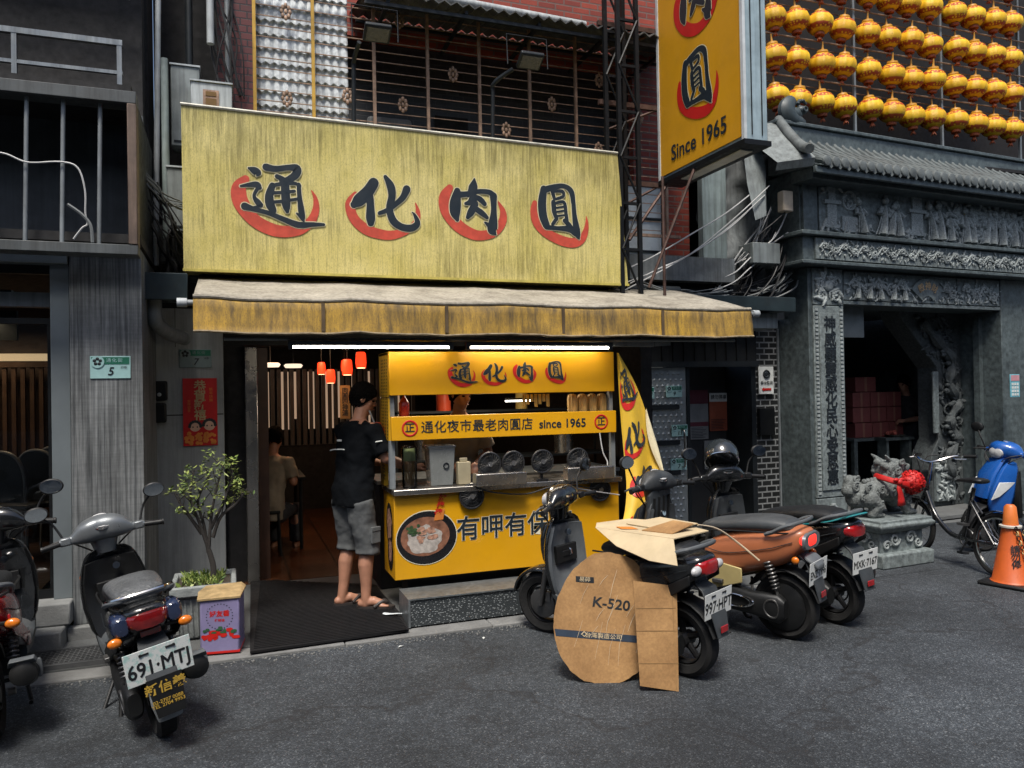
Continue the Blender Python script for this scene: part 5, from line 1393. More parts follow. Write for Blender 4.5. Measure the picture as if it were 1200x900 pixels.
lo_ = bpy.data.objects.new("stall_lamp_light", l_); COL.objects.link(lo_); lo_.location = (2.0, 6.2, 1.9)
l_ = bpy.data.lights.new('cove_lamp_light', 'AREA'); l_.energy = 5; l_.size = .8; l_.color = (1, .68, .4)
lo_ = bpy.data.objects.new('cove_lamp_light', l_); COL.objects.link(lo_); lo_.location = (-2.2, 7.6, 2.3)
# menu panel, counter and shelves inside
T = thing("menu_board", "narrow yellow menu board with dark writing beside the pendant lamps", "menu board", (1.26, 9.3, 1.55))
MB().box(-.06, .06, 0, .015, -.2, .2).build("board", mat("menu_tan", (.28, .18, .07), .6), T)
text("肉\n圓\n四\n神\n湯", frame((0, -.003, 0), (1, 0, 0), (0, 0, 1)), .075, "ink_black", T, off=.015, line=.9)
T = thing("kitchen_shelf", "dark steel kitchen rack standing behind the yellow stall", "rack", (2.4, 6.6, 0))
mb = MB()
for z_ in (.5, 1.0, 1.45, 1.85): mb.box(-1.0, 1.2, .4, .75, z_, z_ + .02)
mb.build("shelf_boards", "dark_metal", T)
for xx in (-1.0, 1.18):
    for yy in (.4, .73): MB().box(xx, xx + .02, yy, yy + .02, 0.05, 2.0).build("post", "dark_metal", T)
for (xx, zz, r, h, mm, lb) in ((-.7, 1.02, .09, .18, "stainless", "steel pot left on the kitchen rack"), (-.2, 1.02, .11, .22, "dark_metal", "dark pot in the middle of the kitchen rack"), (.3, 1.47, .06, .2, "slip_yellow", "yellow tin on the upper kitchen rack"), (.75, 1.02, .1, .2, "stainless", "steel pot right on the kitchen rack"), (-.5, 1.47, .07, .15, "jug_red", "red canister on the upper kitchen rack")):
    TT = thing("pot", lb, "pot", (2.4 + xx, 7.15, zz), 0)
    MB().lathe([(0, 0), (r, 0), (r, h), (r * 1.05, h), (r * 1.05, h + .008), (r * .3, h + .03), (0, h + .03)], 18).build("body", mm, TT)
    MB().lathe([(0, h + .0302), (r * .12, h + .0302), (r * .12, h + .05), (0, h + .05)], 10).build("knob", "black_metal", TT)
T = thing("counter_cabinet", "dark kitchen cabinet with stacked bowls behind the customer", "cabinet", (1.32, 6.6, .05))
MB().box(-.2, 2.0, -.3, .25, 0, .85).build("body", "dark_wall", T)
MB().box(-.22, 2.0, -.32, .27, .851, .88).build("worktop", "dull_alu", T)
T = thing("dining_table", "small dark dining table with steel edge at the left of the room", "table", (.35, 8.6, .052))
MB().box(-.3, .35, -.4, .4, .72, .75).build("top", "dark_metal", T, bev=.005)
for sx in (-.25, .3):
    for sy in (-.35, .35): MB().cyl((sx, sy, .72), (sx, sy, 0), .018, .018, 8).build("leg", "dark_metal", T)
T = thing("stool", "dark stool under the seated diner", "stool", (.28, 8.1, .052))
MB().box(-.15, .15, -.15, .15, .42, .45).build("seat", "dark_metal", T, bev=.01)
for sx in (-.13, .13):
    for sy in (-.13, .13): MB().cyl((sx, sy, .42), (sx * 1.15, sy * 1.15, 0), .014, .014, 8).build("leg", "dark_metal", T)

# things in the temple doorway
mat("pink_carton", (.2, .055, .05), .7, var=.12)
for i, (xx, zz, w_) in enumerate([(7.95, 1.13, .3), (8.26, 1.13, .28), (8.55, 1.13, .26), (7.95, 1.34, .3), (8.26, 1.34, .28), (8.55, 1.34, .26), (7.98, .92, .3), (8.29, .92, .28), (8.58, .92, .26), (8.0, 1.55, .36)]):
    T = thing("carton", ["left", "middle", "right"][i % 3] * (i < 9) + ("single wide" * (i == 9)) + " pink carton " + ["in the second layer", "in the third layer", "in the bottom layer", "on the very top"][i // 3] + " of the stack inside the temple", "carton", (xx, 8.4, zz), 0, "pink cartons stacked in the temple")
    MB().box(0, w_, -.14, .14, 0, .2).build("box", "pink_carton", T, bev=.004)
    MB().box(w_ * .44, w_ * .56, -.142, -.1405, 0, .2).build("tape", mat("tape_tan", (.28, .13, .09), .5), T)
T = thing("offering_table", "dark table carrying the stacked pink cartons in the temple", "table", (8.35, 8.4, .05))
MB().box(-.5, .55, -.25, .25, .83, .868).build("top", "temple_dark", T)
for sx in (-.45, .5):
    for sy in (-.2, .2): MB().box(sx - .03, sx + .03, sy - .03, sy + .03, 0, .83).build("leg", "temple_dark", T)
T = thing("offering_plate", "plate of red fruit on the front of the temple table", "plate", (8.45, 8.05, .93))
MB().lathe([(0, 0), (.1, 0), (.14, .03), (.13, .032), (0, .01)], 18).build("plate", "stainless", T)
mb = MB()
for k in range(9): mb.ell((random.uniform(-.08, .08), random.uniform(-.06, .06), .04 + random.uniform(0, .03)), .032, 8, 6)
mb.build("fruit", mat("fruit_red", (.3, .07, .05), .5), T)
T = thing("side_table", "narrow dark stand under the fruit plate in the temple", "table", (8.45, 8.05, .05))
MB().box(-.25, .25, -.1, .1, .84, .878).build("top", "temple_dark", T)
for sx in (-.2, .2): MB().box(sx - .02, sx + .02, -.08, .08, 0, .84).build("leg", "temple_dark", T)
T = thing("cupboard", "pale grey cupboard standing behind the person in the temple", "cupboard", (9.6, 8.5, .05))
MB().box(-.32, .32, -.2, .2, 0, 1.4).build("body", mat("cupboard_grey", (.2, .21, .21), .5), T, bev=.01)
MB().box(-.3, -.01, -.214, -.2005, .05, 1.35).box(.01, .3, -.214, -.2005, .05, 1.35).build("door", "cupboard_grey", T)
MB().cyl((-.04, -.225, .7), (-.04, -.225, .85), .008, .008, 8).build("handle", "stainless", T)
# ---------------------------------------------------------------- scooters
mat("tyre_rubber", (.008, .008, .008), .9, bump=.3, bscale=120); mat("rim_black", (.02, .02, .021), .4, .5); mat("rim_grey", (.22, .22, .22), .35, .8)
mat("paint_black", (.01, .011, .012), .22, coat=.6, var=.1); mat("paint_navy", (.012, .018, .036), .22, coat=.6, var=.1); mat("paint_orange", (.42, .14, .06), .42, coat=.25, var=.06, dirt=.08)
mat("paint_red", (.3, .01, .012), .25, coat=.6, var=.1); mat("paint_teal", (.02, .2, .22), .3, coat=.5, var=.1); mat("paint_blue", (.012, .09, .36), .25, coat=.6, var=.1)
mat("paint_cream", (.44, .36, .16), .4, var=.1, dirt=.15); mat("paint_silver", (.17, .185, .195), .35, .4, var=.12, dirt=.25)
mat("plastic_black", (.009, .0095, .01), .5, var=.25, dirt=.1, spec=.35); mat("plastic_grey", (.032, .037, .041), .55, var=.3, dirt=.3); mat("plastic_mid", (.1, .11, .118), .5, var=.25, dirt=.2)
mat("seat_vinyl", (.011, .012, .013), .5, bump=.2, bscale=180); mat("seat_grey", (.055, .06, .064), .5, bump=.2, bscale=150, var=.2); mat("seat_cover", (.085, .09, .094), .45, bump=1.6, bscale=22, var=.3)
mat("engine_dark", (.018, .019, .02), .5, .5, dirt=.3); mat("engine_grey", (.11, .11, .11), .45, .7, dirt=.3); mat("chrome", (.6, .6, .6), .12, 1.0, .05)
mat("lens_red", (.3, .008, .01), .15, coat=.8, var=.15, scale=40); mat("lens_deep", (.13, .005, .006), .14, coat=.9, var=.2, scale=40); mat("cheek_blue", (.018, .028, .065), .2, coat=.8); mat("lens_clear", (.5, .5, .5), .12, coat=.8, var=.2, scale=50); mat("lens_amber", (.62, .16, .01), .18, coat=.8, var=.2, scale=40)
emat("lit_red", (1.0, .03, .02), .55)
mat("mirror_glass", (.75, .8, .82), .04, 1.0, .02); mat("plate_white", (.68, .7, .68), .4, var=.08, dirt=.15); mat("plate_ink", (.015, .016, .018), .5); mat("plate_teal", (.2, .52, .47), .5)
mat("mudflap_gold", (.5, .32, .05), .5)
m, tt, b = base("plate_worn")
n1 = _noise(tt, _coord(tt), 26, 5, .7); n2 = _noise(tt, _coord(tt), 70, 3)
o_ = _mix(tt, 'MIX', _ramp(tt, n1, [(.5, (0, 0, 0)), (.62, (.75,) * 3)]), (.7, .73, .71), (.3, .56, .52))
o_ = _mix(tt, 'MIX', _ramp(tt, n2, [(.62, (0, 0, 0)), (.72, (.6,) * 3)]), o_, (.3, .32, .3))
tt.links.new(o_, b.inputs['Base Color']); b.inputs['Roughness'].default_value = .4
MATS["plate_worn"] = m
def wheel(mb_t, mb_r, c, M, R_=.225, w=.05, spokes=5):
    Fz = M @ Matrix.Translation(c) @ Matrix.Rotation(RD(90), 4, 'X')
    prof = [(R_ - .075, -w * .7), (R_ - .03, -w), (R_ - .006, -w * .7), (R_, 0), (R_ - .006, w * .7), (R_ - .03, w), (R_ - .075, w * .7)]
    rings = []
    n = 40
    for i in range(n):
        a = 2 * math.pi * i / n
        rings.append([Fz @ V((r * math.cos(a), r * math.sin(a), z)) for r, z in prof])
    mb_t.loft(rings, loop=True)
    mb_r.torus(Fz, R_ - .085, .014, 32, 8, 2.2)
    mb_r.cyl(Fz @ V((0, 0, -w)), Fz @ V((0, 0, w)), .045, .045, 16)
    for k in range(spokes):
        a = 2 * math.pi * k / spokes
        mb_r.tube([Fz @ V((.03 * math.cos(a), .03 * math.sin(a), 0)), Fz @ V(((R_ - .09) * math.cos(a + .2), (R_ - .09) * math.sin(a + .2), 0))], [.022, .016], 8)
    mb_r.torus(Fz @ Matrix.Translation((0, 0, w * .9)), .075, .006, 24, 6)
def scooter(label, loc, head, lean=4, steer=0, s=.93, C=None, plate="", sub="", mirrors=(1, 1), tail="red", rear="std", seatm="seat_vinyl", flap=None, name="scooter", group="scooters parked along the kerb", hub=False, pitch=0.0, indicators=True, shield="paint_black", inner="plastic_grey", seat_open=False, grab=True, body="paint_black", head_m="paint_black", fend="paint_black", low="plastic_black", headlight=True, mirror_r=.062, tailm="lens_red", mz=1.0, tailk=.72, hbfat=.06, pk=1.0):
    T = thing(name, label, "scooter", loc, 0, group)
    T.scale = (s, s, s)
    T.rotation_mode = 'XYZ'
    T.rotation_euler = (RD(-lean), 0, math.atan2(head[1], head[0]))
    L = Matrix()
    # --- steering assembly frame
    ax0 = V((.46, 0, .98)); ax1 = V((.6, 0, .3)); ax = (ax0 - ax1).normalized()
    ST = Matrix.Translation(ax0) @ Matrix.Rotation(RD(steer), 4, ax) @ Matrix.Translation(-ax0)
    def B(mb, n, m, p=T, **k):
        if n not in ('rear_wheel', 'rim', 'hub_motor', 'inner_fender'):
            mb.v = [((-.58 + (x + .58) * tailk) if x < -.58 else x, y, z) for x, y, z in mb.v]
        return mb.build(n, m, p, **k)
    # wheels
    for nm, c, M in (("front_wheel", (.63, 0, .225), ST), ("rear_wheel", (-.58, 0, .225), L)):
        t_, r_ = MB(), MB()
        wheel(t_, r_, c, M, .225, .05 if nm[0] == 'f' else .056)
        w_ = B(t_, nm, "tyre_rubber")
        B(r_, "rim", "rim_black" if not hub else "rim_grey", w_)
    if hub:
        B(MB().lathe([(0, -.075), (.1, -.075), (.16, -.055), (.165, .055), (.1, .075), (0, .075)], 32, Matrix.Translation((-.58, 0, .225)) @ Matrix.Rotation(RD(90), 4, 'X')), "hub_motor", "engine_dark")
    # rear body
    secs = [(-.93, .735, .035, .06, 0), (-.9, .72, .06, .1, 0), (-.8, .69, .105, .13, 0), (-.62, .645, .135, .15, 0), (-.4, .6, .155, .155, 0), (-.2, .545, .17, .15, 0), (-.06, .49, .16, .14, 0), (0, .45, .13, .12, 0)]
    rg = [ring((x, 0, zc), hw, hh, 3.0, 24) for x, zc, hh, hw, _ in secs]
    B(MB().loft(rg), "body_panel", body, mods=(subsurf(1),))
    # lower side trim: swoop from the floorboard to the tail
    for sd_ in (1, -1):
        lo = [(-.86, .62), (-.6, .52), (-.36, .44), (-.1, .32), (.02, .3), (.02, .37), (-.1, .42), (-.35, .53), (-.6, .6), (-.86, .68)]
        if low == "paint_cream": lo = [(-.34, .38), (-.1, .3), (.06, .3), (.06, .37), (-.06, .42), (-.2, .5), (-.34, .48)]
        B(MB().prism([(x, sd_ * .148, z) for x, z in lo], (0, sd_ * .014, 0)), "side_trim", low, bev=.006)
    # seat
    sp = [(-.78, .775, .02, .08), (-.72, .79, .045, .115), (-.55, .795, .055, .135), (-.38, .785, .055, .14), (-.22, .76, .05, .135), (-.08, .745, .045, .115), (-.0, .725, .035, .08), (.03, .71, .015, .04)]
    B(MB().loft([ring((x, 0, z), w, h, 2.8, 20) for x, z, h, w in sp]), "seat", seatm, mods=(subsurf(1),))
    if grab:
        B(MB().tube(smoothpts([(-.52, .15, .74), (-.7, .165, .8), (-.86, .12, .83), (-.9, 0, .835), (-.86, -.12, .83), (-.7, -.165, .8), (-.52, -.15, .74)], 5), .014, 8), "grab_rail", "plastic_mid")
    # tail lamp, indicators
    tl = [(-.955, .7, .03, .05), (-.945, .705, .04, .075), (-.9, .71, .045, .1), (-.82, .712, .04, .115)]
    B(MB().loft([ring((x, 0, z), w, h, 3.5, 20) for x, z, h, w in tl]), "tail_light", tailm)
    if indicators:
        for sd_ in (1, -1):
            B(MB().ell((-.9, sd_ * .17, .635), (.03, .035, .026)), "turn_signal", "lens_amber" if tail != "clear" else "lens_clear")
            B(MB().cyl((-.86, sd_ * .08, .64), (-.88, sd_ * .16, .636), .01, .01, 8), "signal_stalk", "plastic_black")
    # rear mudguard, plate
    B(MB().loft([[(-.78, -.06, .6), (-.78, .06, .6), (-.78, .06, .615), (-.78, -.06, .615)], [(-.9, -.075, .56), (-.9, .075, .56), (-.905, .075, .575), (-.905, -.075, .575)], [(-1.0, -.075, .42), (-1.0, .075, .42), (-1.015, .075, .42), (-1.015, -.075, .42)], [(-1.04, -.06, .3), (-1.04, .06, .3), (-1.052, .06, .3), (-1.052, -.06, .3)]]), "rear_fender", "plastic_grey", bev=.004)
    if not flap: B(MB().box(-1.066, -1.053, -.035, .035, .33, .37), "reflector", "lens_red", bev=.003)
    if plate:
        F_ = frame((-.985, 0, .5), (0, -1, 0), (-.16, 0, 1)) @ Matrix.Translation((0, 0, .02)) @ Matrix.Diagonal((pk, pk, 1, 1))
        P_ = MB(F_).box(-.14, .14, -.078, .078, -.004, .0)
        pl = B(P_, "number_plate", "plate_worn" if flap else "plate_white", bev=.008)
        mbt = MB()
        for i_, (dx_, dy_) in enumerate(((0, 0), (.0018, 0), (-.0018, 0), (0, .0018), (0, -.0018))):
            q_ = text(plate, F_ @ Matrix.Translation((dx_, -.014 + dy_, .0012 + i_ * .0002)) @ Matrix.Scale(1.25, 4, (0, 1, 0)), .078 if len(plate) < 8 else .06, None, None)
            mbt.add(q_.v, q_.f)
        B(mbt, 'lettering', 'plate_ink', pl, sm=0)
        for xx in (-.07, .07):
            mbp = MB(F_); mbp.cyl((xx, .056, 0), (xx, .056, .006), .007, .007, 10).box(xx, xx + (.035 if xx < 0 else -.035), .051, .06, .0005, .004)
            B(mbp, "plate_bolt", "plate_ink", pl)
        if sub: B(text(sub, F_ @ Matrix.Translation((0, -.064, .0012)), .02, None, None), 'small_lettering', 'plate_teal', pl, sm=0)
    if flap:
        F2 = frame((-1.02, 0, .342), (0, -1, 0), (-.1, 0, 1)) @ Matrix.Translation((0, 0, .046))
        fp = B(MB(F2).poly([(-.085, .1, 0), (.085, .1, 0), (.075, -.11, 0), (-.06, -.11, 0)]), "mud_flap", "plastic_black", sm=0, mods=(lambda o: setattr(o.modifiers.new("t", 'SOLIDIFY'), 'thickness', .004),))
        B(text(flap[0], F2 @ Matrix.Translation((0, .045, .009)), .066, None, None, off=.02), 'lettering', 'mudflap_gold', fp, sm=0)
        B(text(flap[1], F2 @ Matrix.Translation((0, -.035, .009)), .026, None, None, off=.012, line=.85), 'small_lettering', 'mudflap_gold', fp, sm=0)
    # inner mudguard, engine, exhaust, suspension
    gu = []
    for k in range(9):
        a = RD(28 + k * 17)
        gu.append(ring((-.58 + .262 * math.cos(a), 0, .225 + .262 * math.sin(a)), .07, .012, 3, 12, (0, 1, 0), (math.cos(a), 0, math.sin(a))))
    B(MB().loft(gu), "inner_fender", "plastic_black")
    B(MB().loft([ring((.0, .1, .3), .04, .07, 3, 16), ring((-.15, .115, .27), .05, .095, 3, 16), ring((-.4, .125, .245), .05, .08, 3, 16), ring((-.6, .125, .235), .05, .1, 3, 16), ring((-.68, .125, .235), .035, .06, 3, 16)]), "belt_case", "engine_dark")
    B(MB().torus(Matrix.Translation((-.56, .17, .24)) @ Matrix.Rotation(RD(90), 4, 'X'), .06, .008, 20, 6), "case_rib", "engine_grey")
    B(MB().box(-.2, .05, -.1, .1, .2, .36).cyl((-.05, 0, .3), (.12, 0, .3), .08, .07, 16), "engine", "engine_dark", bev=.01)
    if not hub:
        B(MB().tube(smoothpts([(.02, -.08, .2), (-.1, -.13, .16), (-.28, -.16, .2), (-.4, -.17, .27)], 4), .018, 8).loft([ring((-.36, -.17, .26), .03, .03, 2, 16), ring((-.4, -.175, .27), .06, .06, 2, 16), ring((-.7, -.185, .33), .068, .068, 2, 16), ring((-.86, -.185, .36), .062, .062, 2, 16), ring((-.88, -.185, .364), .03, .03, 2, 16)]), "exhaust", "engine_dark")
        B(MB().loft([ring((-.5, -.235, .3), .015, .05, 3, 12), ring((-.72, -.25, .345), .015, .05, 3, 12)]).prism([(-.84, -.12, .4), (-.84, -.25, .4), (-.89, -.24, .435), (-.89, -.13, .435)], (.1, 0, .0)), "exhaust_shield", "plastic_mid", bev=.004)
    for sd_ in (1, -1):
        p0, p1 = V((-.6, sd_ * .13, .3)), V((-.5, sd_ * .12, .6))
        mb = MB().cyl(p0, p1, .014, .014, 8)
        for k in range(8): mb.torus(Matrix.Translation(p0.lerp(p1, .25 + k * .08)) @ (p1 - p0).to_track_quat('Z', 'Y').to_matrix().to_4x4(), .026, .007, 14, 6)
        B(mb, "shock_absorber", "engine_grey")
    B(MB().tube([(-.12, .12, .2), (-.2, .17, .02), (-.24, .17, .01)], .012, 8).tube([(-.12, -.12, .2), (-.2, -.15, .03), (-.24, -.15, .03)], .012, 8).cyl((-.15, -.12, .16), (-.15, .14, .16), .012, .012, 8), "stand", "engine_dark")
    B(MB().tube([(.1, .1, .22), (-.02, .24, .02)], .011, 8), "side_stand", "engine_dark")
    # floorboard
    B(MB().loft([ring((-.12, 0, .3), .15, .045, 4, 20), ring((.1, 0, .29), .165, .035, 4, 20), ring((.3, 0, .3), .165, .035, 4, 20), ring((.4, 0, .36), .165, .04, 4, 20)]), "floorboard", "plastic_grey")
    mb = MB()
    for k in range(6): mb.box(-.02, .3, -.13 + k * .048, -.11 + k * .048, .326, .331)
    B(mb, "floor_ribs", "plastic_black")
    # cables, seams, pegs, number of small fittings
    mb = MB(ST)
    for sd_ in (1, -1):
        mb.tube(smoothpts([(.41, sd_ * .2, .985), (.5, sd_ * .15, .93), (.52, sd_ * .07, .86), (.49, sd_ * .03, .78)], 4), .0055, 6)
        mb.tube(smoothpts([(.42, sd_ * .19, .995), (.53, sd_ * .12, .96), (.545, sd_ * .05, .88), (.5, sd_ * .02, .76)], 4), .0045, 6)
    B(mb, "brake_cables", "cable_black")
    mb = MB().tube(smoothpts([(.02, .135, .715), (-.1, .15, .725), (-.35, .156, .745), (-.58, .15, .755), (-.76, .1, .755), (-.8, 0, .755), (-.76, -.1, .755), (-.58, -.15, .755), (-.35, -.156, .745), (-.1, -.15, .725), (.02, -.135, .715)], 4), .006, 6)
    B(mb, "seat_seam", "plastic_black")
    for sd_ in (1, -1):
        B(MB().tube(smoothpts([(-.03, sd_ * .142, .6), (-.2, sd_ * .1525, .575), (-.4, sd_ * .158, .61), (-.62, sd_ * .152, .665), (-.8, sd_ * .132, .7)], 4), .003, 5), "panel_gap", "ink_black")
        B(MB().box(-.2, -.12, sd_ * .155 - .012, sd_ * .155 + .012 + sd_ * .02, .36, .385), "foot_peg", "engine_grey", bev=.004)
        B(MB().cyl((-.58, sd_ * .09, .225), (-.58, sd_ * .125, .225), .022, .018, 8).cyl((.63, sd_ * .06, .225), (.63, sd_ * .085, .225), .02, .016, 8), "axle_nut", "engine_grey")
    B(MB(ST).lathe([(.095, -.012), (.105, -.008), (.105, .008), (.095, .012)], 30, Matrix.Translation((.63, .04, .225)) @ Matrix.Rotation(RD(90), 4, 'X')).box(.55, .6, .035, .06, .25, .32), "brake_disc", "engine_grey")
    B(MB().tube([(.37, 0, .66), (.35, 0, .65), (.345, 0, .625), (.36, 0, .615)], .006, 6), "bag_hook", "chrome")
    # leg shield: outer skin and inner panel
    def bent(x0, z, hw, bul, th, n=12):
        f = [(x0 - bul * (abs(-1 + 2 * i / n) ** 2.2), hw * (-1 + 2 * i / n), z) for i in range(n + 1)]
        return f + [(x - th, y * .96, zz) for x, y, zz in reversed(f)]
    rows_ = [(.42, .28, .14, .04), (.46, .4, .19, .06), (.5, .55, .21, .08), (.515, .7, .2, .09), (.5, .82, .165, .085), (.475, .9, .12, .06)]
    B(MB().loft([bent(x, z, w, b_, .035) for x, z, w, b_ in rows_]), "leg_shield", shield, mods=(subsurf(1),))
    B(MB().loft([bent(x - .037, z, w * .88, b_ * .8, .03) for x, z, w, b_ in rows_[:-1]]), "inner_panel", inner)
    B(MB().box(.39, .42, -.1, .1, .56, .68).box(.385, .39, -.045, .045, .6, .64), "glove_box", "plastic_black", bev=.01)
    B(MB().cyl((.41, -.03, .76), (.39, -.03, .765), .022, .022, 14), "key_lock", "chrome")
    B(MB().loft([ring((.5, 0, .44), .06, .05, 2.4, 16, (0, 1, 0), (0, 0, 1)), ring((.55, 0, .56), .1, .05, 2.4, 16, (0, 1, 0), (.6, 0, .8)), ring((.565, 0, .7), .09, .045, 2.4, 16, (0, 1, 0), (.9, 0, .4)), ring((.53, 0, .84), .06, .04, 2.4, 16, (0, 1, 0), (1, 0, 0))]), "front_cowl", shield, mods=(subsurf(1),))
    if indicators:
        for sd_ in (1, -1): B(MB().ell((.5, sd_ * .14, .72), (.025, .04, .03)), "turn_signal", "lens_amber")
    # front fender, fork
    fe = []
    for k in range(10):
        a = RD(12 + k * 15)
        ww = .055 + .02 * math.sin(math.pi * k / 9)
        fe.append(ring((.63 + .255 * math.cos(a), 0, .225 + .255 * math.sin(a)), ww, .016, 3, 14, (0, 1, 0), (math.cos(a), 0, math.sin(a))))
    B(MB(ST).loft(fe), "front_fender", fend, mods=(subsurf(1),))
    B(MB(ST).cyl((.63, .075, .225), (.55, .075, .5), .018, .022, 10).cyl((.63, -.075, .225), (.55, -.075, .5), .018, .022, 10).cyl((.56, 0, .48), (.46, 0, .95), .025, .025, 10).box(.53, .58, -.09, .09, .47, .5), "fork", "engine_grey")
    # handlebar cover
    hb = []
    for k in range(21):
        y = -.25 + .5 * k / 20
        q = 1 - abs(y / .25)
        fat = max(0., 1 - (abs(y) / .17) ** 2.2) ** .6 if abs(y) < .17 else 0.
        hb.append(ring((.44 - .05 * (1 - q), y, (.985 + .035 * fat - .0 * abs(y)) * mz), .026 + hbfat * fat ** 1.6, .026 + .058 * fat, 2.5, 18, (1, 0, 0), (0, 0, 1)))
    B(MB(ST).loft(hb), "handlebar_cover", head_m, mods=(subsurf(1),))
    B(MB(ST).loft([ring((.46, 0, .86), .06, .06, 2.4, 16, (1, 0, 0), (0, 1, 0)), ring((.45, 0, .95), .075, .085, 2.4, 16, (1, 0, 0), (0, 1, 0))]), "steering_neck", head_m)
    db = B(MB(ST @ Matrix.Translation((.4, 0, 1.07 * mz)) @ Matrix.Rotation(RD(-32), 4, 'Y')).lathe([(0, .0), (.075, .0), (.08, -.01), (.075, -.02)], 24), "dash_rim", "chrome")
    B(MB(ST @ Matrix.Translation((.4, 0, 1.071 * mz)) @ Matrix.Rotation(RD(-32), 4, 'Y')).lathe([(0, .002), (.066, .002), (.066, -.01), (0, -.01)], 24), "dash_glass", "lens_clear" if head_m != "paint_black" else "ink_black", db)
    if headlight:
        B(MB(ST).loft([ring((.5, 0, 1.0), .075, .055, 2.3, 18), ring((.545, 0, .99), .07, .05, 2.3, 18), ring((.56, 0, .985), .04, .03, 2.3, 18)]), "headlight", "lens_clear")
    for sd_ in (1, -1):
        B(MB(ST).cyl((.39, sd_ * .22, .985), (.36, sd_ * .345, .975), .017, .018, 12).lathe([(.0, 0), (.021, 0), (.021, .008), (0, .008)], 12, frame((.36, sd_ * .345, .975), (1, 0, 0), (0, 0, 1)) @ Matrix.Rotation(RD(90) * (1 if sd_ < 0 else -1) * 0, 4, 'X')), "handle_grip", "plastic_black")
        B(MB(ST).tube([(.41, sd_ * .2, .99), (.44, sd_ * .26, .985), (.43, sd_ * .34, .97)], [.012, .009, .008], 8), "brake_lever", "engine_grey")
        B(MB(ST).box(.37, .42, sd_ * .21 - .03, sd_ * .21 + .03, .965, 1.012), "switch_box", "paint_silver" if head_m == "paint_silver" else "plastic_black", bev=.008)
        if mirrors[0 if sd_ > 0 else 1]:
            mp = V((.40, sd_ * .335, 1.19))
            m_ = B(MB(ST).tube(smoothpts([(.42, sd_ * .22, 1.0), (.44, sd_ * .26, 1.1), (.42, sd_ * .31, 1.16)], 4), .007, 8).ell(mp + V((.012, 0, 0)), (.018, mirror_r * 1.15, mirror_r * .82), 18, 10), "mirror", "plastic_black")
            Fm_ = ST @ frame(mp + V((-.008, 0, 0)), (0, -1, 0), (0, 0, 1))
            mg = MB(); disc(mg, Fm_, 0, 0, mirror_r * 1.02, mirror_r * .7, 0, 24)
            B(mg, "mirror_glass", "mirror_glass", m_, sm=0)
    return T, ST
HD = V((-.43, .9, 0))
def place(rear, head, s):
    """loc of the scooter origin so that the rear wheel touches the road at rear"""
    h = V((head[0], head[1], 0)).normalized()
    return V((rear[0], rear[1], 0)) + h * .58 * s
h1 = (-.26, .965)
sc1, st1 = scooter("silver and navy scooter with plate 691-MTJ, seen from behind beside the purple tin", place((-.33, 4.16), h1, .9), h1, lean=10, steer=-4, s=.9, body="paint_black", head_m="paint_silver", hbfat=.066, shield="paint_black", inner="plastic_black", fend="paint_black", tailm="lens_deep", pk=1.14, plate="691·MTJ", seatm="seat_vinyl", flap=("新信義", "02-2707 0088\nTEL 2704 9953"), mirror_r=.058)
MB().loft([ring((x, 0, z + .012), w * 1.02, h, 2.6, 20) for x, z, h, w in [(-.74, .79, .03, .1), (-.66, .81, .05, .13), (-.5, .815, .055, .135), (-.36, .8, .05, .14), (-.28, .785, .03, .12)]]).build("seat_cover", "seat_cover", sc1, mods=(subsurf(1),))
for sd_ in (1, -1):
    MB().loft([ring((-.82, sd_ * .125, .7), .035, .05, 3, 16), ring((-.79, sd_ * .13, .7), .045, .062, 3, 16), ring((-.68, sd_ * .135, .695), .04, .065, 3, 16), ring((-.6, sd_ * .13, .69), .02, .04, 3, 16)]).build("tail_cheek", "cheek_blue", sc1, mods=(subsurf(1),))
MB().box(-.815, -.8, -.05, .05, .62, .655).build("lower_lens", "lens_deep", sc1, bev=.006)
MB().tube(smoothpts([(-.5, .15, .76), (-.68, .16, .815), (-.79, .11, .84), (-.815, 0, .845), (-.79, -.11, .84), (-.68, -.16, .815), (-.5, -.15, .76)], 5), .012, 8).build("chrome_rail", "chrome", sc1)
MB().loft([ring((-.83, 0, .36), .07, .012, 3, 14), ring((-.87, 0, .28), .075, .012, 3, 14), ring((-.89, 0, .2), .06, .01, 3, 14)]).build("lower_fender", "paint_silver", sc1)
h2 = (-.14, .99)
scooter("black scooter with red tail at the left edge of the street", place((-1.12, 4.4), h2, .93), h2, lean=5, steer=-6, s=.93, body="paint_red", shield="paint_black", low="paint_red", inner="paint_black")
h3 = (-.38, .925)
sc3, st3 = scooter("black scooter with plate 997-HPT carrying cardboard on its seat", place((2.43, 3.83), h3, .93), h3, lean=3, steer=12, s=.93, plate="997·HPT", tail="clear", mirrors=(0, 1), indicators=False, inner="plastic_mid", tailk=.6)
for sd_ in (1, -1): MB().ell((-.77, sd_ * .112, .7), (.022, .05, .03)).build("turn_signal", "lens_clear", sc3)
h4 = (-.44, .898)
sc4, st4 = scooter("copper orange scooter with grey seat and lit tail lamp", place((3.4, 4.14), h4, .95), h4, lean=3, steer=-10, s=.95, body="paint_orange", seatm="seat_grey", low="paint_cream", shield="plastic_grey", inner="plastic_grey", hub=True, plate="ENZ·1996", tailm="lit_red", tailk=.55, mirrors=(1, 0), head_m="plastic_grey", indicators=False)
MB().loft([ring((-.783, 0, .7), .12, .052, 3, 20), ring((-.765, 0, .7), .13, .06, 3, 20)]).build("tail_surround", "paint_silver", sc4)
MB().loft([ring((-.74, 0, .6), .1, .02, 3, 18), ring((-.8, 0, .57), .085, .025, 3, 18), ring((-.845, 0, .52), .06, .02, 3, 18)]).build("tail_fender", "plastic_mid", sc4, mods=(subsurf(1),))
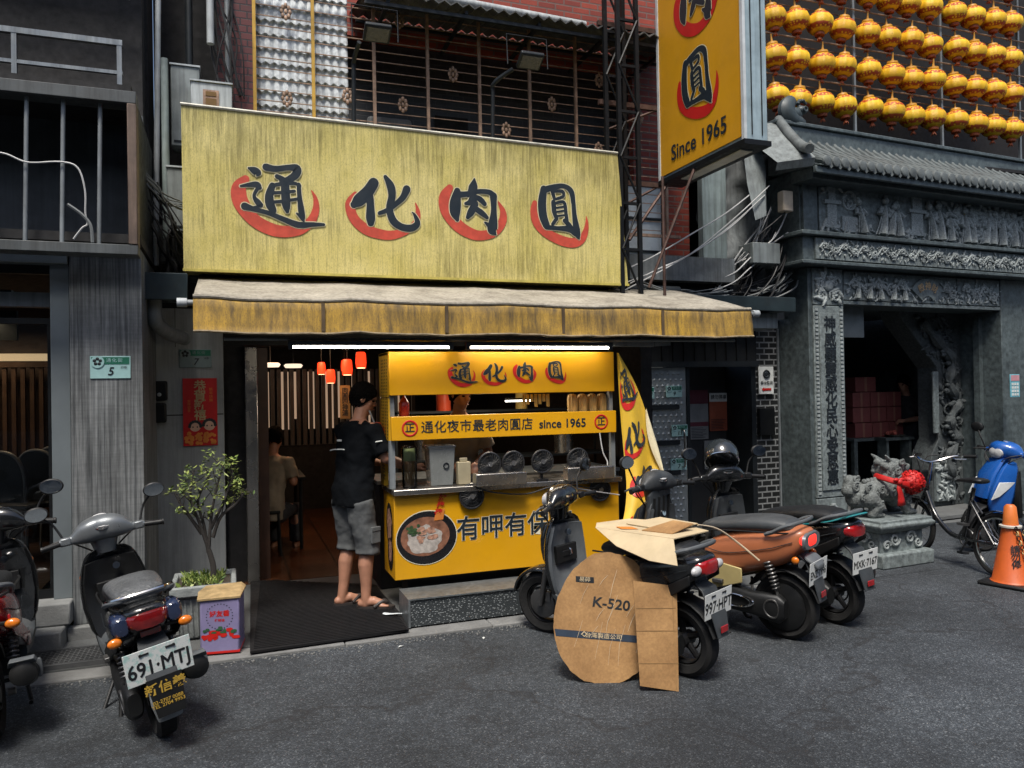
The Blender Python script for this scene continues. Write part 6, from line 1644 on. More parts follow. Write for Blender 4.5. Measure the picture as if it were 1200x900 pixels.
for sd_ in (1, -1): MB().ell((-.72, sd_ * .14, .585), (.026, .02, .026)).build("turn_signal", "lens_amber", sc4)
MB().torus(frame((-.28, .18, .26), (1, 0, 0), (0, 0, 1)) @ Matrix.Diagonal((1.6, .5, 1, 1)), .085, .012, 28, 8).build("motor_trim", "chrome", sc4)
h5 = (-.2, .98)
sc5, st5 = scooter("black and teal scooter with a helmet on its bars behind the orange one", place((3.92, 4.27), h5, .95), h5, lean=3, steer=-14, s=.95, body="paint_black", low="plastic_black", plate="MXK·7167", tail="red", tailk=.62, mirrors=(1, 1), indicators=False, sub="TAIWAN")
MB().loft([ring((-.88, 0, .845), .04, .01, 2.5, 16), ring((-.75, 0, .8), .1, .014, 2.5, 16), ring((-.6, 0, .745), .157, .012, 2.5, 16), ring((-.3, 0, .7), .158, .01, 2.5, 16)]).build("tail_stripe", "paint_teal", sc5, mods=(subsurf(1),))
h6 = (-.96, .28)
sc6, st6 = scooter("blue and white moped with pale headlight by the temple's right pillar", V((7.46, 5.33, 0)), h6, lean=4, steer=14, s=.98, body="paint_black", shield="plastic_black", head_m="paint_blue", fend="plastic_black", mirrors=(1, 1), name="moped", low="plastic_black", inner="plastic_black", indicators=False, hbfat=.09)
mat("paint_white", (.6, .62, .62), .3, coat=.4)
for sd_ in (1, -1):
    fr_ = MB().loft([[(x, sd_ * y, z) for x, y, z in sec_] for sec_ in ([(.36, .1, .93), (.5, .09, .93), (.5, .13, .93), (.36, .14, .93)], [(.4, .15, .78), (.6, .1, .8), (.6, .15, .8), (.4, .19, .78)], [(.42, .16, .6), (.7, .09, .58), (.7, .13, .58), (.42, .2, .6)], [(.46, .15, .44), (.68, .1, .42), (.68, .13, .42), (.46, .18, .44)], [(.55, .12, .34), (.6, .11, .34), (.6, .13, .34), (.55, .14, .34)])])
    fr_.build("side_fairing", "paint_blue", sc6, mods=(subsurf(1),))
    MB().prism([(x, sd_ * .163, z) for x, z in ((.44, .72), (.6, .72), (.68, .55), (.6, .58), (.5, .66))], (0, sd_ * .014, 0)).build("white_stripe", "paint_white", sc6, bev=.004)
MB().loft([ring((.5, 0, .93), .1, .03, 2.5, 16, (0, 1, 0), (1, 0, 0)), ring((.6, 0, .78), .12, .04, 2.5, 16, (0, 1, 0), (1, 0, 0)), ring((.66, 0, .55), .1, .03, 2.5, 16, (0, 1, 0), (1, 0, 0))]).build("front_fairing", "paint_blue", sc6)
# helmet hung on the teal scooter's bars
HM = thing("helmet", "grey open face helmet hanging on the bars of the teal scooter", "helmet", (3.66, 5.2, 1.1), RD(60))
prof = []
for k in range(10):
    a = RD(-20 + 110 * k / 9); prof.append((.135 * math.cos(a), .14 * math.sin(a)))
MB(Matrix.Rotation(RD(38), 4, 'Y')).lathe(prof + [(.0, .14)], 26).build("shell", mat("helmet_black", (.025, .03, .034), .2, coat=.7), HM, mods=(lambda o: setattr(o.modifiers.new("t", 'SOLIDIFY'), 'thickness', .012),))
MB(Matrix.Rotation(RD(38), 4, 'Y')).torus(Matrix.Translation((0, 0, -.048)), .128, .009, 28, 8).build("rim", "chrome", HM)
MB(Matrix.Rotation(RD(38), 4, 'Y')).lathe([(0, -.02), (.115, -.03), (.115, -.045), (0, -.04)], 24).build("lining", "black_metal", HM)
pnl = MB().loft([ring((.44, 0, .52), .14, .02, 4, 24, (0, 1, 0), (1, 0, 0)), ring((.43, 0, .75), .155, .024, 4, 24, (0, 1, 0), (1, 0, 0)), ring((.41, 0, .92), .15, .022, 4, 24, (0, 1, 0), (1, 0, 0)), ring((.4, 0, .96), .11, .012, 4, 24, (0, 1, 0), (1, 0, 0))]).build("ribbed_panel", "plastic_grey", sc4)
for k in range(4): MB().tube([(.41, -.1 + k * .066, .56), (.4, -.1 + k * .066, .76), (.385, -.1 + k * .066, .9)], .01, 8).build("panel_rib", "plastic_black", pnl)

# ---------------------------------------------------------------- cardboard
m, tt, b = base("cardboard")
n1 = _noise(tt, _coord(tt), 5, 6, .7); n2 = _noise(tt, _coord(tt), 70, 3)
o_ = _ramp(tt, n1, [(.3, (.24, .125, .045)), (.7, (.42, .24, .095))])
o_ = _mix(tt, 'MULTIPLY', .4, o_, _ramp(tt, n2, [(.4, (.7, .7, .7)), (.6, (1.1, 1.1, 1.1))]))
tt.links.new(o_, b.inputs['Base Color']); b.inputs['Roughness'].default_value = .8; _bump(tt, b, n1, .25, .008)
MATS["cardboard"] = m
mat("cardboard_pale", (.5, .4, .25), .8, var=.12); mat("tape_blue", (.03, .045, .07), .4, streak=.3); mat("film_crease", (.55, .44, .3), .35)
CB = thing("cardboard_disc", "round cardboard piece marked K-520 wrapped in clear film, leaning on the black scooter", "cardboard", (1.96, 3.86, .0))
Fk = frame((1.98, 3.965, .352), (.94, -.34, 0), (.09, .2, 1)) @ Matrix.Diagonal((1.04, .92, 1, 1))
outl = [(-.09, -.385), (.05, -.395), (.14, -.35), (.2, -.29), (.25, -.15), (.275, .0), (.285, .1), (.25, .16), (.22, .26), (.17, .34), (.08, .375), (0, .385), (-.08, .355), (-.17, .27), (-.24, .15), (-.28, .0), (-.27, -.15), (-.22, -.28), (-.16, -.35)]
pts = []
for i, p in enumerate(outl):
    q = outl[(i + 1) % len(outl)]
    for t_ in (0, .2, .4, .6, .8): pts.append((lerp(p[0], q[0], t_) * (1 + .022 * math.sin(t_ * 3.14)) + random.uniform(-.003, .003), lerp(p[1], q[1], t_) * (1 + .022 * math.sin(t_ * 3.14)) + random.uniform(-.003, .003)))
W(MB().prism([Fk @ V((x, y, 0)) for x, y in pts], Fk.to_3x3() @ V((0, 0, -.014))), "sheet", "cardboard", CB)
W(MB(Fk).poly([(-.276, -.07, .0015), (.268, -.13, .0015), (.262, -.172, .0015), (-.27, -.112, .0015)]), "tape_band", "tape_blue", CB, sm=0)
text("K-520", Fk @ Matrix.Translation((.04, .07, .002)) @ Matrix.Rotation(RD(-9), 4, 'Z'), .085, "ink_black", CB, off=.02, world=True)
W(MB(Fk).poly([(-.15, .245, .002), (-.05, .235, .002), (-.05, .2, .002), (-.15, .21, .002)]), "printed_box", "ink_black", CB, sm=0)
text("易碎", Fk @ Matrix.Translation((-.1, .222, .003)) @ Matrix.Rotation(RD(-6), 4, 'Z'), .032, "cardboard_pale", CB, name="box_lettering", world=True)
W(MB(Fk).torus(Matrix.Translation((-.115, -.105, .0025)) , .014, .004, 4, 5), "tape_mark", "cardboard_pale", CB)
text("台灣製造公司", Fk @ Matrix.Translation((-.01, -.12, .003)) @ Matrix.Rotation(RD(-6), 4, 'Z'), .034, "cardboard_pale", CB, name="tape_lettering", off=.01, world=True)
mb = MB()
for k in range(40):
    x0 = random.uniform(-.24, .22); y0 = random.uniform(-.34, .3); l_ = random.uniform(.06, .26)
    if abs(y0 + l_) < .34 - abs(x0) * .6 and abs(y0) < .34 - abs(x0) * .6:
        mb.tube([Fk @ V((x0, y0, .001)), Fk @ V((x0 + .02 + random.uniform(-.01, .01), y0 + l_ * .5, .003)), Fk @ V((x0 + .05, y0 + l_, .001))], [.0006, random.uniform(.0008, .002), .0006], 4)
W(mb, "film_crease_glare", "film_crease", CB)  # film creases drawn pale, their glare put into the colour
CB2 = thing("cardboard_sheet", "flat rectangular cardboard sheet with fold lines, standing beside the round piece", "cardboard", (2.2, 3.72, 0))
Fk2 = frame((2.185, 3.72, .28), (.93, -.32, -.02), (.05, .2, 1))
W(MB().prism([Fk2 @ V(p) for p in ((-.11, -.255, 0), (.1, -.285, 0), (.115, .27, 0), (-.13, .3, 0))], Fk2.to_3x3() @ V((0, 0, -.008))), "sheet", "cardboard", CB2)
mb = MB(Fk2)
for yy in (-.14, .03, .15): mb.box(-.12, .105, yy, yy + .004, .0, .002)
mb.box(.085, .089, -.27, .27, 0, .002)
W(mb, "fold_lines", mat("fold_dark", (.27, .155, .06), .8), CB2)
CB3 = thing("cardboard_sheet", "pale torn cardboard laid flat over the black scooter's seat", "cardboard", (2.5, 4.2, .74))
def sp(dd, ll, z): return V((2.45 - .38 * dd - .925 * ll, 3.77 + .925 * dd - .38 * ll, z))
top_ = [sp(*p) for p in ((.68, .05, .802), (.6, .15, .797), (.3, .155, .8), (.02, .15, .803), (.0, -.16, .808), (.12, -.2, .808), (.3, -.3, .806), (.62, -.2, .804))]
W(MB().prism(top_, (0, 0, .006)), "sheet", "cardboard_pale", CB3)
flap_ = [sp(*p) for p in ((.6, .152, .799), (.3, .157, .8), (.02, .152, .804), (-.06, .23, .68), (.1, .27, .69), (.36, .24, .73))]
W(MB().add(flap_, [(0, 1, 5), (1, 4, 5), (1, 2, 4), (2, 3, 4)]), "bent_flap", "cardboard_pale", CB3, sm=0, mods=(lambda o: setattr(o.modifiers.new("t", 'SOLIDIFY'), 'thickness', .006),))
W(MB().prism([sp(*p) for p in ((.5, -.02, .812), (.42, -.26, .83), (.1, -.2, .835), (.16, .0, .812))], (0, 0, .005)), "torn_piece", "cardboard_pale", CB3)
W(MB().prism([sp(*p) for p in ((.3, .08, .809), (.22, -.12, .85), (.06, -.1, .85), (.1, .06, .809))], (0, 0, .005)), "torn_piece", "cardboard", CB3)
W(MB().poly([sp(*p) for p in ((.5, .08, .81), (.42, .02, .81), (.34, .06, .81), (.42, .12, .81))]), "printed_box", "print_orange", CB3, sm=0)
W(MB().tube(smoothpts([sp(.1, -.2, .83), sp(.1, -.4, .78), (2.95, 4.05, .68), (3.08, 4.0, .56)], 6), .006, 6), "loose_strap", "film_crease", CB3)

# ---------------------------------------------------------------- planter with bonsai, tin
mat("planter_stone", (.24, .26, .255), .8, bump=.6, bscale=60, dirt=.5, var=.3)
PL = thing("planter", "weathered grey ribbed stone planter against the grey pier", "planter", (-.2, 5.72, .04), RD(0))
PL.scale = (.88, .95, .95)
def rect(x, y, z): return [(-x, -y, z), (x, -y, z), (x, y, z), (-x, y, z)]
MB().loft([rect(.17, .19, 0), rect(.2, .22, .3), rect(.235, .255, .305), rect(.235, .255, .375), rect(.2, .22, .377), rect(.19, .21, .33)]).build("tub", "planter_stone", PL, bev=.01)
mb = MB()
for k in range(9): mb.tube([(-.15 + k * .0375, -.194, .02), (-.175 + k * .0435, -.221, .29)], .009, 6)
for k in range(8): mb.tube([(.174, -.15 + k * .043, .02), (.201, -.17 + k * .048, .29)], .009, 6)
mb.build("ribs", "planter_stone", PL)
MB().box(-.19, .19, -.21, .21, .3, .345).build("soil", mat("soil", (.04, .032, .022), .95, bump=1, bscale=50), PL)
TRn = thing("small_tree", "small bonsai-like tree with twisted branches and pale green leaves in the grey planter", "tree", (-.17, 5.7, .37))
TRn.scale = (.82, .82, 1.02)
mat("bark", (.03, .026, .023), .85, bump=.6, bscale=60)
m, tt, b = base("leaf_green")
oi = tt.nodes.new("ShaderNodeNewGeometry")
lc = _ramp(tt, oi.outputs['Random Per Island'], [(0, (.05, .1, .02)), (.5, (.17, .23, .05)), (1, (.32, .36, .1))])
tt.links.new(lc, b.inputs['Base Color']); b.inputs['Roughness'].default_value = .5; b.inputs['Subsurface Weight'].default_value = 0
MATS["leaf_green"] = m
rnd = random.Random(5)
trunk = MB(); twig_ends = []
stem = smoothpts([(.03, 0, -.03), (.035, .0, .1), (.0, 0, .22)], 5)
trunk.tube(stem, [lerp(.027, .02, i / (len(stem) - 1)) for i in range(len(stem))], 8)
arms = [((0, 0, .2), (-.08, -.02, .4), (-.15, -.03, .58), (-.13, -.02, .76)), ((0, 0, .2), (.03, -.01, .4), (.06, 0, .6), (.12, 0, .8)), ((0, 0, .2), (-.03, .03, .38), (-.05, .02, .56), (.0, .02, .72)), ((.03, 0, .3), (.13, -.02, .44), (.22, -.03, .52), (.33, -.04, .62)), ((-.05, 0, .33), (-.14, -.03, .46), (-.22, -.04, .55), (-.26, -.05, .62)), ((.03, 0, .36), (.1, -.06, .55), (.2, -.05, .7))]
for a in arms:
    pp = smoothpts([(x + rnd.uniform(-.03, .03), y, z) for x, y, z in a], 5)
    trunk.tube(pp, [lerp(.016, .006, i / (len(pp) - 1)) for i in range(len(pp))], 7)
    for q in range(7):
        p0 = pp[min(len(pp) - 1, 5 + int(q * 1.5))]
        e = p0 + V((rnd.uniform(-.11, .11), rnd.uniform(-.1, .1), rnd.uniform(.02, .13)))
        mid = p0.lerp(e, .5) + V((rnd.uniform(-.02, .02), 0, rnd.uniform(-.01, .03)))
        trunk.tube([p0, mid, e], [.005, .004, .002], 5)
        twig_ends += [e, e + V((rnd.uniform(-.05, .05), rnd.uniform(-.05, .05), .015))]
trunk.build("trunk", "bark", TRn)
lv = MB()
for e in twig_ends:
    for q in range(8):
        c = e + V((rnd.gauss(0, .022), rnd.gauss(0, .022), rnd.gauss(.008, .014)))
        d = V((rnd.uniform(-1, 1), rnd.uniform(-1, 1), rnd.uniform(-.5, .4))).normalized(); u = d.cross(V((rnd.uniform(-.4, .4), rnd.uniform(-.4, .4), 1))).normalized()
        l_, w_ = rnd.choice([.03, .045, .065]) * rnd.uniform(.8, 1.2), rnd.uniform(.006, .012)
        n_ = d.cross(u)
        lv.add([c, c + d * l_ * .5 + u * w_ + n_ * .002, c + d * l_, c + d * l_ * .5 - u * w_ + n_ * .002], [(0, 1, 2), (0, 2, 3)])
lv.build("crown", "leaf_green", TRn, sm=0)
wd = MB()
for q in range(90):
    c = V((rnd.uniform(-.17, .1), rnd.uniform(-.18, .18), -.02)); 
    for z in range(3):
        d = V((rnd.uniform(-1, 1), rnd.uniform(-1, 1), rnd.uniform(.5, 1.5))).normalized(); u = d.orthogonal().normalized()
        wd.add([c, c + d * .03 + u * .008, c + d * .06, c + d * .03 - u * .008], [(0, 1, 2, 3)])
tag(wd.build("seedlings", "leaf_green", sm=0), "low green seedlings growing on the soil of the planter", "plants")['kind'] = 'stuff'
bpy.data.objects["seedlings"].location = (-.17, 5.7, .4)
TN = thing("tin_can", "purple square oil tin with cut open tan lid standing on the kerb", "tin", (-.08, 5.3, .03), RD(-8))
mat("tin_purple", (.27, .24, .42), .35, .2, .12, 4, dirt=.2); mat("tin_lid", (.5, .36, .18), .45, .3, .3, 14); mat("leaf_print", (.03, .1, .04), .5)
MB().box(-.118, .118, -.118, .118, 0, .35).build("body", "tin_purple", TN, bev=.012)
MB().add([(-.13, -.13, .352), (.128, -.128, .358), (.13, .12, .366), (.1, .14, .385), (-.12, .135, .375), (-.145, .0, .37)], [(0, 1, 2, 3, 4, 5)]).build("lid", "tin_lid", TN, sm=0, mods=(lambda o: setattr(o.modifiers.new("t", 'SOLIDIFY'), 'thickness', .012),))
MB().box(-.119, .119, -.119, .119, .004, .018).build("rim", "ink_red", TN)
Ft2 = frame((0, -.1185, .2), (1, 0, 0), (0, 0, 1))
mb = MB(Ft2)
for k in range(26):
    a = 2 * math.pi * k / 26
    mb.lathe([(0, .0005), (.004, .0005), (0, .0012)], 6, Matrix.Translation((.0 + .078 * math.cos(a), .035 + .078 * math.sin(a), 0)))
mb.build("ring_print", "ink_black", TN)
text("好友香", Ft2 @ Matrix.Translation((0, .05, .001)), .04, "ink_red", TN, off=.03)
text("植物油", Ft2 @ Matrix.Translation((0, .01, .001)), .02, "ink_red", TN, name="small_lettering", off=.02)
mb = MB()
for k in range(16): disc(mb, Ft2, random.uniform(-.1, .1), random.uniform(-.1, -.05), random.uniform(.012, .03), random.uniform(.008, .018), .001 + k * .0001, 10, .3, k)
mb.build("fruit_print", "ink_red", TN, sm=0)
mb = MB()
for k in range(10): disc(mb, Ft2, random.uniform(-.09, .1), random.uniform(-.07, -.03), random.uniform(.008, .02), random.uniform(.005, .012), .003 + k * .0001, 10, .3, k + 30)
mb.build("leaf_print", "leaf_print", TN, sm=0)

# ---------------------------------------------------------------- stone lion on its pedestal
carved("lion_stone", (.15, .165, .16), 1.0, 38, .75)
PD = thing("pedestal", "moulded grey stone pedestal with scroll carving under the stone lion", "pedestal", (5.69, 5.62, 0), RD(4))
def slab(a, b_, z0, z1): return [rect(a, b_, z0), rect(a, b_, z1)]
MB().box(-.33, .33, -.32, .32, 0, .13).build("plinth", "temple_stone", PD, bev=.015)
MB().loft([rect(.27, .24, .13), rect(.27, .24, .31)]).build("die", "temple_stone", PD)
MB().loft([rect(.29, .26, .31), rect(.34, .31, .35), rect(.35, .32, .37), rect(.35, .32, .385), rect(.33, .3, .4), rect(.33, .3, .425)]).build("cap", "temple_stone", PD, bev=.005)
mb = MB()
for F_, w_ in ((frame((0, -.242, .225), (1, 0, 0), (0, 0, 1)), .2), (frame((-.272, 0, .225), (0, -1, 0), (0, 0, 1)), .16)):
    for sx in (-1, 1):
        swirl(mb, F_, sx * w_ * .5, .02, .06, 1.5, sx, .016); swirl(mb, F_, sx * w_ * 1.0, -.03, .045, 1.4, -sx, .013)
    mb.box(0, 0, 0, 0, 0, 0)
mb.build("scrolls", "temple_relief", PD)
LI = thing("stone_lion", "carved grey stone guardian lion with a red ribbon, on the pedestal by the temple", "statue", (5.66, 5.6, .425), RD(2))
LI.scale = (.9, .9, .9)
mb = MB()
# facing +x (to the right), hind quarters low at the left
mb.limb([(-.28, 0, .2), (-.12, 0, .25), (.08, 0, .27), (.22, 0, .27)], [.12, .125, .135, .14], 16)
mb.ell((.22, 0, .22), (.13, .13, .15))
mb.limb([(.2, 0, .35), (.16, 0, .44)], [.13, .13], 14)
for s_ in (1, -1):
    mb.limb([(.24, s_ * .09, .2), (.27, s_ * .1, .1), (.3, s_ * .1, .035)], [.065, .05, .05], 10); mb.ell((.34, s_ * .1, .03), (.065, .05, .035))
    mb.limb([(-.22, s_ * .09, .2), (-.14, s_ * .12, .12), (-.2, s_ * .11, .04)], [.1, .075, .05], 10); mb.ell((-.14, s_ * .11, .03), (.08, .05, .034))
    for k in range(3):
        mb.ell((.385, s_ * .1 + (k - 1) * .03, .022), (.022, .014, .022), 8, 6); mb.ell((-.075, s_ * .11 + (k - 1) * .03, .022), (.022, .014, .022), 8, 6)
    # brow, eye, horn, ear
    mb.ell((.28, s_ * .065, .525), (.045, .035, .03)); mb.ell((.31, s_ * .062, .5), (.022, .02, .02))
    mb.limb([(.14, s_ * .06, .54), (.05, s_ * .08, .6), (.02, s_ * .09, .625)], [.03, .022, .01], 8)
    mb.ell((.12, s_ * .12, .5), (.05, .02, .04))
    for k in range(6):
        a = k * .5
        mb.ell((.1 + .03 * math.cos(k), s_ * .1, .42 + .035 * k - .08), (.04, .035, .032))
mb.ell((.22, 0, .49), (.12, .105, .09)); mb.limb([(.3, 0, .47), (.385, 0, .465)], [.065, .05], 10); mb.ell((.41, 0, .49), (.035, .045, .03))
mb.limb([(.27, 0, .4), (.36, 0, .39)], [.05, .035], 10)
mb.ell((.36, 0, .415), (.04, .03, .015))
for k in range(10): mb.ell((.08 - .03 * math.sin(k), .08 * math.cos(k * 1.3), .36 + .02 * k), (.045, .045, .04))
mb.limb([(-.32, 0, .22), (-.4, 0, .28), (-.38, 0, .38), (-.31, 0, .4)], [.06, .07, .06, .03], 10)
for k in range(5): swirl(mb, frame((0, 0, 0), (1, 0, 0), (0, 0, 1)) @ Matrix.Translation((-.18 + k * .09, .24 + .02 * (k % 2), .115)), 0, 0, .045, 1.3, 1, .016)
mb.build("body", "lion_stone", LI, mods=(remesh(.009, 2, .4),))
mb = MB()
for (x, y, z, r, sg) in ((-.26, -.125, .3, .05, 1), (-.2, -.14, .22, .05, -1), (-.1, -.135, .28, .045, 1), (-.31, -.1, .22, .045, -1), (.2, -.155, .24, .05, 1), (.25, -.14, .33, .045, -1), (.12, -.145, .3, .04, 1), (.05, -.14, .24, .035, -1), (.1, -.115, .4, .042, 1), (.13, -.13, .46, .042, -1), (.17, -.125, .37, .04, 1), (.08, -.11, .47, .035, 1), (.2, -.115, .55, .03, -1), (-.36, -.06, .32, .05, 1), (-.35, -.05, .4, .035, -1), (.26, -.15, .15, .035, 1), (-.14, -.165, .14, .035, 1)):
    swirl(mb, frame((0, y, 0), (1, 0, 0), (0, 0, 1)), x, z, r, 1.7, sg, .017, 1.0)
for k in range(9): mb.ell((-.2 + k * .05, -.02, .375 - .004 * abs(k - 4)), (.028, .03, .03), 8, 6)
for k in range(5): mb.ell((.335 + k * .014, -.045, .43), (.008, .008, .016), 6, 4)
mb.ell((.315, -.078, .515), (.018, .012, .016), 10, 8)
mb.build("mane_relief", "lion_stone", LI)
MB().ell((.36, -.047, .43), (.05, .01, .012), 10, 6).build("mouth", mat("stone_hollow_shade", (.02, .022, .022), .9), LI)  # dark patch painted as the shade inside the mouth
MB().ell((.32, -.088, .515), (.007, .005, .007), 8, 6).build("eye", "stone_hollow_shade", LI)  # dark dot painted as the shade in the eye hollow
mat("ribbon_red", (.5, .012, .01), .55, var=.15, bump=.4, bscale=40)
RB = thing("ribbon_ball", "bright red ribbon with a round red pompom tied round the stone lion's neck", "ribbon", (5.73, 5.53, .735))
RB.scale = (.9, .9, .9)
pm = MB()
rr_ = random.Random(3)
cpos = V((.2, -.1, .0))
pm.ell(cpos, .105, 16, 12)
for k in range(420):
    d = V((rr_.gauss(0, 1), rr_.gauss(0, 1), rr_.gauss(0, 1))).normalized()
    t_ = d.orthogonal().normalized()
    t_.rotate(Matrix.Rotation(rr_.uniform(0, 6.28), 3, d))
    u_ = d.cross(t_)
    c = cpos + d * .1
    pm.add([c - t_ * .02, c + u_ * .008 + d * .025, c + t_ * .02, c - u_ * .008 + d * .03], [(0, 1, 2, 3)])
pm.build("pompom", "ribbon_red", RB, sm=60)
MB().tube(smoothpts([(.1, -.15, -.02), (.0, -.165, .01), (-.08, -.13, .03), (-.12, .0, .06), (-.06, .12, .06), (.06, .15, .02), (.18, .08, 0)], 5), .018, 8, flat=1.6).build("band", "ribbon_red", RB)
MB().loft([[(x - w_, -.17 - .01 * math.sin(x * 40 + z * 30), z), (x, -.178 + .008 * math.sin(z * 60), z), (x + w_, -.168, z + .01)] for x, z, w_ in ((-.04, .02, .012), (-.045, -.04, .03), (-.03, -.1, .035), (-.02, -.17, .045), (-.01, -.22, .05))], caps=False, closed=False).build("tails", "ribbon_red", RB, mods=(lambda o: setattr(o.modifiers.new("t", 'SOLIDIFY'), 'thickness', .01),))
MB().ell((-.04, -.175, .02), (.03, .022, .03)).ell((-.075, -.165, .045), (.035, .018, .02)).ell((-.005, -.165, .045), (.035, .018, .02)).build("knot", "ribbon_red", RB)

# ---------------------------------------------------------------- bicycle
BK = thing("bicycle", "dark step-through bicycle with wide bars parked beyond the lion pedestal", "bicycle", (6.12, 5.2, 0), 0)
hb = V((.12, .95, 0)).normalized()
BK.rotation_euler = (RD(4), 0, math.atan2(hb.y, hb.x))
def bwheel(cx, nm):
    Fz = Matrix.Translation((cx, 0, .27)) @ Matrix.Rotation(RD(90), 4, 'X')
    w_ = MB().torus(Fz, .25, .021, 44, 8).build(nm, "tyre_rubber", BK)
    MB().torus(Fz, .224, .012, 40, 6).build("rim", "chrome", w_)
    mb = MB()
    for k in range(20):
        a = k * 2 * math.pi / 20
        mb.cyl(Fz @ V((.02 * math.cos(a + .5), .02 * math.sin(a + .5), .025 * (-1) ** k)), Fz @ V((.222 * math.cos(a), .222 * math.sin(a), 0)), .0016, .0016, 4)
    mb.cyl(Fz @ V((0, 0, -.04)), Fz @ V((0, 0, .04)), .02, .02, 10)
    mb.build("spokes", "chrome", w_)
    return w_
bwheel(.5, "front_wheel"); bwheel(-.48, "rear_wheel")
fr = MB().tube(smoothpts([(.36, 0, .62), (.24, 0, .42), (.05, 0, .28), (-.1, 0, .26)], 6), .022, 10).tube([(-.1, 0, .26), (-.2, 0, .72)], .018, 8).tube([(-.1, .02, .26), (-.48, .05, .27)], .011, 8).tube([(-.1, -.02, .26), (-.48, -.05, .27)], .011, 8).tube([(-.18, .02, .6), (-.48, .05, .27)], .01, 8).tube([(-.18, -.02, .6), (-.48, -.05, .27)], .01, 8)
fr.build("frame", "paint_black", BK)
MB().tube([(.35, 0, .66), (.41, .0, .52)], .022, 8).tube([(.41, .05, .52), (.5, .05, .27)], .012, 8).tube([(.41, -.05, .52), (.5, -.05, .27)], .012, 8).box(.4, .43, -.055, .055, .51, .53).build("fork", "paint_black", BK)
MB().tube([(.35, 0, .66), (.31, 0, .9)], .014, 8).tube(smoothpts([(.12, .3, .98), (.26, .22, .97), (.33, .1, .92), (.34, 0, .9), (.33, -.1, .92), (.26, -.22, .97), (.12, -.3, .98)], 5), .012, 8).build("handlebar", "chrome", BK)
for s_ in (1, -1):
    MB().cyl((.2, s_ * .26, .975), (.1, s_ * .31, .982), .017, .017, 10).build("handle_grip", "plastic_black", BK)
    MB().tube([(.27, s_ * .2, .96), (.3, s_ * .26, .94), (.22, s_ * .31, .945)], .006, 6).build("brake_lever", "chrome", BK)
MB().tube(smoothpts([(.3, .2, .96), (.42, .1, 1.0), (.44, 0, .8), (.4, 0, .6)], 5), .005, 6).tube(smoothpts([(.3, -.2, .96), (.45, -.08, .95), (.42, 0, .75), (.3, 0, .45)], 5), .005, 6).build("brake_cable", "cable_black", BK)
MB().loft([ring((.0, 0, .77), .015, .012, 2, 12), ring((-.08, 0, .775), .025, .02, 2, 12), ring((-.2, 0, .785), .06, .03, 2, 12), ring((-.28, 0, .79), .085, .03, 2, 12), ring((-.33, 0, .79), .06, .02, 2, 12)]).build("saddle", "seat_vinyl", BK, mods=(subsurf(1),))
MB().torus(Matrix.Translation((-.1, -.04, .26)) @ Matrix.Rotation(RD(90), 4, 'X'), .08, .008, 24, 6).tube([(-.1, -.06, .26), (-.0, -.07, .12)], .01, 6).box(-.03, .04, -.14, -.07, .1, .12).tube([(-.1, .06, .26), (-.2, .07, .4)], .01, 6).box(-.24, -.17, .07, .14, .39, .41).build("crank", "engine_grey", BK)
fe = []
for k in range(8):
    a = RD(20 + k * 20)
    fe.append(ring((-.48 + .285 * math.cos(a), 0, .27 + .285 * math.sin(a)), .03, .006, 3, 10, (0, 1, 0), (math.cos(a), 0, math.sin(a))))
MB().loft(fe).build("rear_fender", "paint_black", BK)
fe = []
for k in range(8):
    a = RD(40 + k * 18)
    fe.append(ring((.5 + .285 * math.cos(a), 0, .27 + .285 * math.sin(a)), .03, .006, 3, 10, (0, 1, 0), (math.cos(a), 0, math.sin(a))))
MB().loft(fe).build("front_fender", "paint_black", BK)
MB().box(.36, .44, -.07, .07, .72, .82).build("basket_bracket", "black_metal", BK, bev=.01)

# ---------------------------------------------------------------- traffic cone with chain
CN = thing("traffic_cone", "faded orange traffic cone with black lettering and a gold and black chain", "traffic cone", (5.93, 4.5, 0), RD(15))
CN.scale = (.93, .93, .93)
mat("cone_orange", (.55, .1, .015), .5, var=.15, dirt=.3); mat("cone_light", (.62, .16, .03), .5, var=.1); mat("cone_white", (.5, .48, .42), .6, dirt=.4)
MB().lathe([(.03, .7), (.048, .68), (.06, .55), (.062, .53)], 24).build("tip", "cone_light", CN)
MB().lathe([(.062, .53), (.075, .46), (.15, .05), (.165, .035)], 28).build("body", "cone_orange", CN)
MB().lathe([(.064, .525), (.088, .52), (.088, .505), (.07, .5)], 24).build("collar", "cone_white", CN)
MB().box(-.2, .2, -.2, .2, 0, .035).build("base_plate", "plastic_black", CN, bev=.015)
Fcn = frame((-.12, -.085, .27), (.64, -.77, 0), (.2, .2, 1))
text("請\n勿\n停", frame((-.092, -.075, .26), (.62, -.78, 0), (.13, .11, 1)), .075, "ink_black", CN, off=.02, line=.85)
text("車", frame((.045, -.118, .24), (.93, .36, 0), (-.05, .17, 1)), .05, "ink_black", CN, off=.02)
ch = MB(); ch2 = MB()
for (a0, a1, z1) in ((-2.3, -1.2, .1), (-1.3, -.4, .09)):
    n_ = 17
    for k in range(n_):
        t_ = k / (n_ - 1)
        z_ = lerp(.5, z1, math.sin(t_ * math.pi / 2)); a = lerp(a0, a1, t_)
        r_ = .078 + (.5 - z_) * .2 + .012
        p = V((r_ * math.cos(a), r_ * math.sin(a), z_))
        F_ = frame(p, (-math.sin(a), math.cos(a), 0), (0, 0, 1)) @ Matrix.Rotation(RD(90) * (k % 2), 4, 'Y') @ Matrix.Diagonal((.62, 1, 1, 1))
        (ch if k % 2 else ch2).torus(F_, .02, .0055, 14, 6)
CHN = tag(ch.build("chain", mat("chain_gold", (.55, .4, .16), .4)), "gold and black plastic chain looped over the traffic cone", "chain")
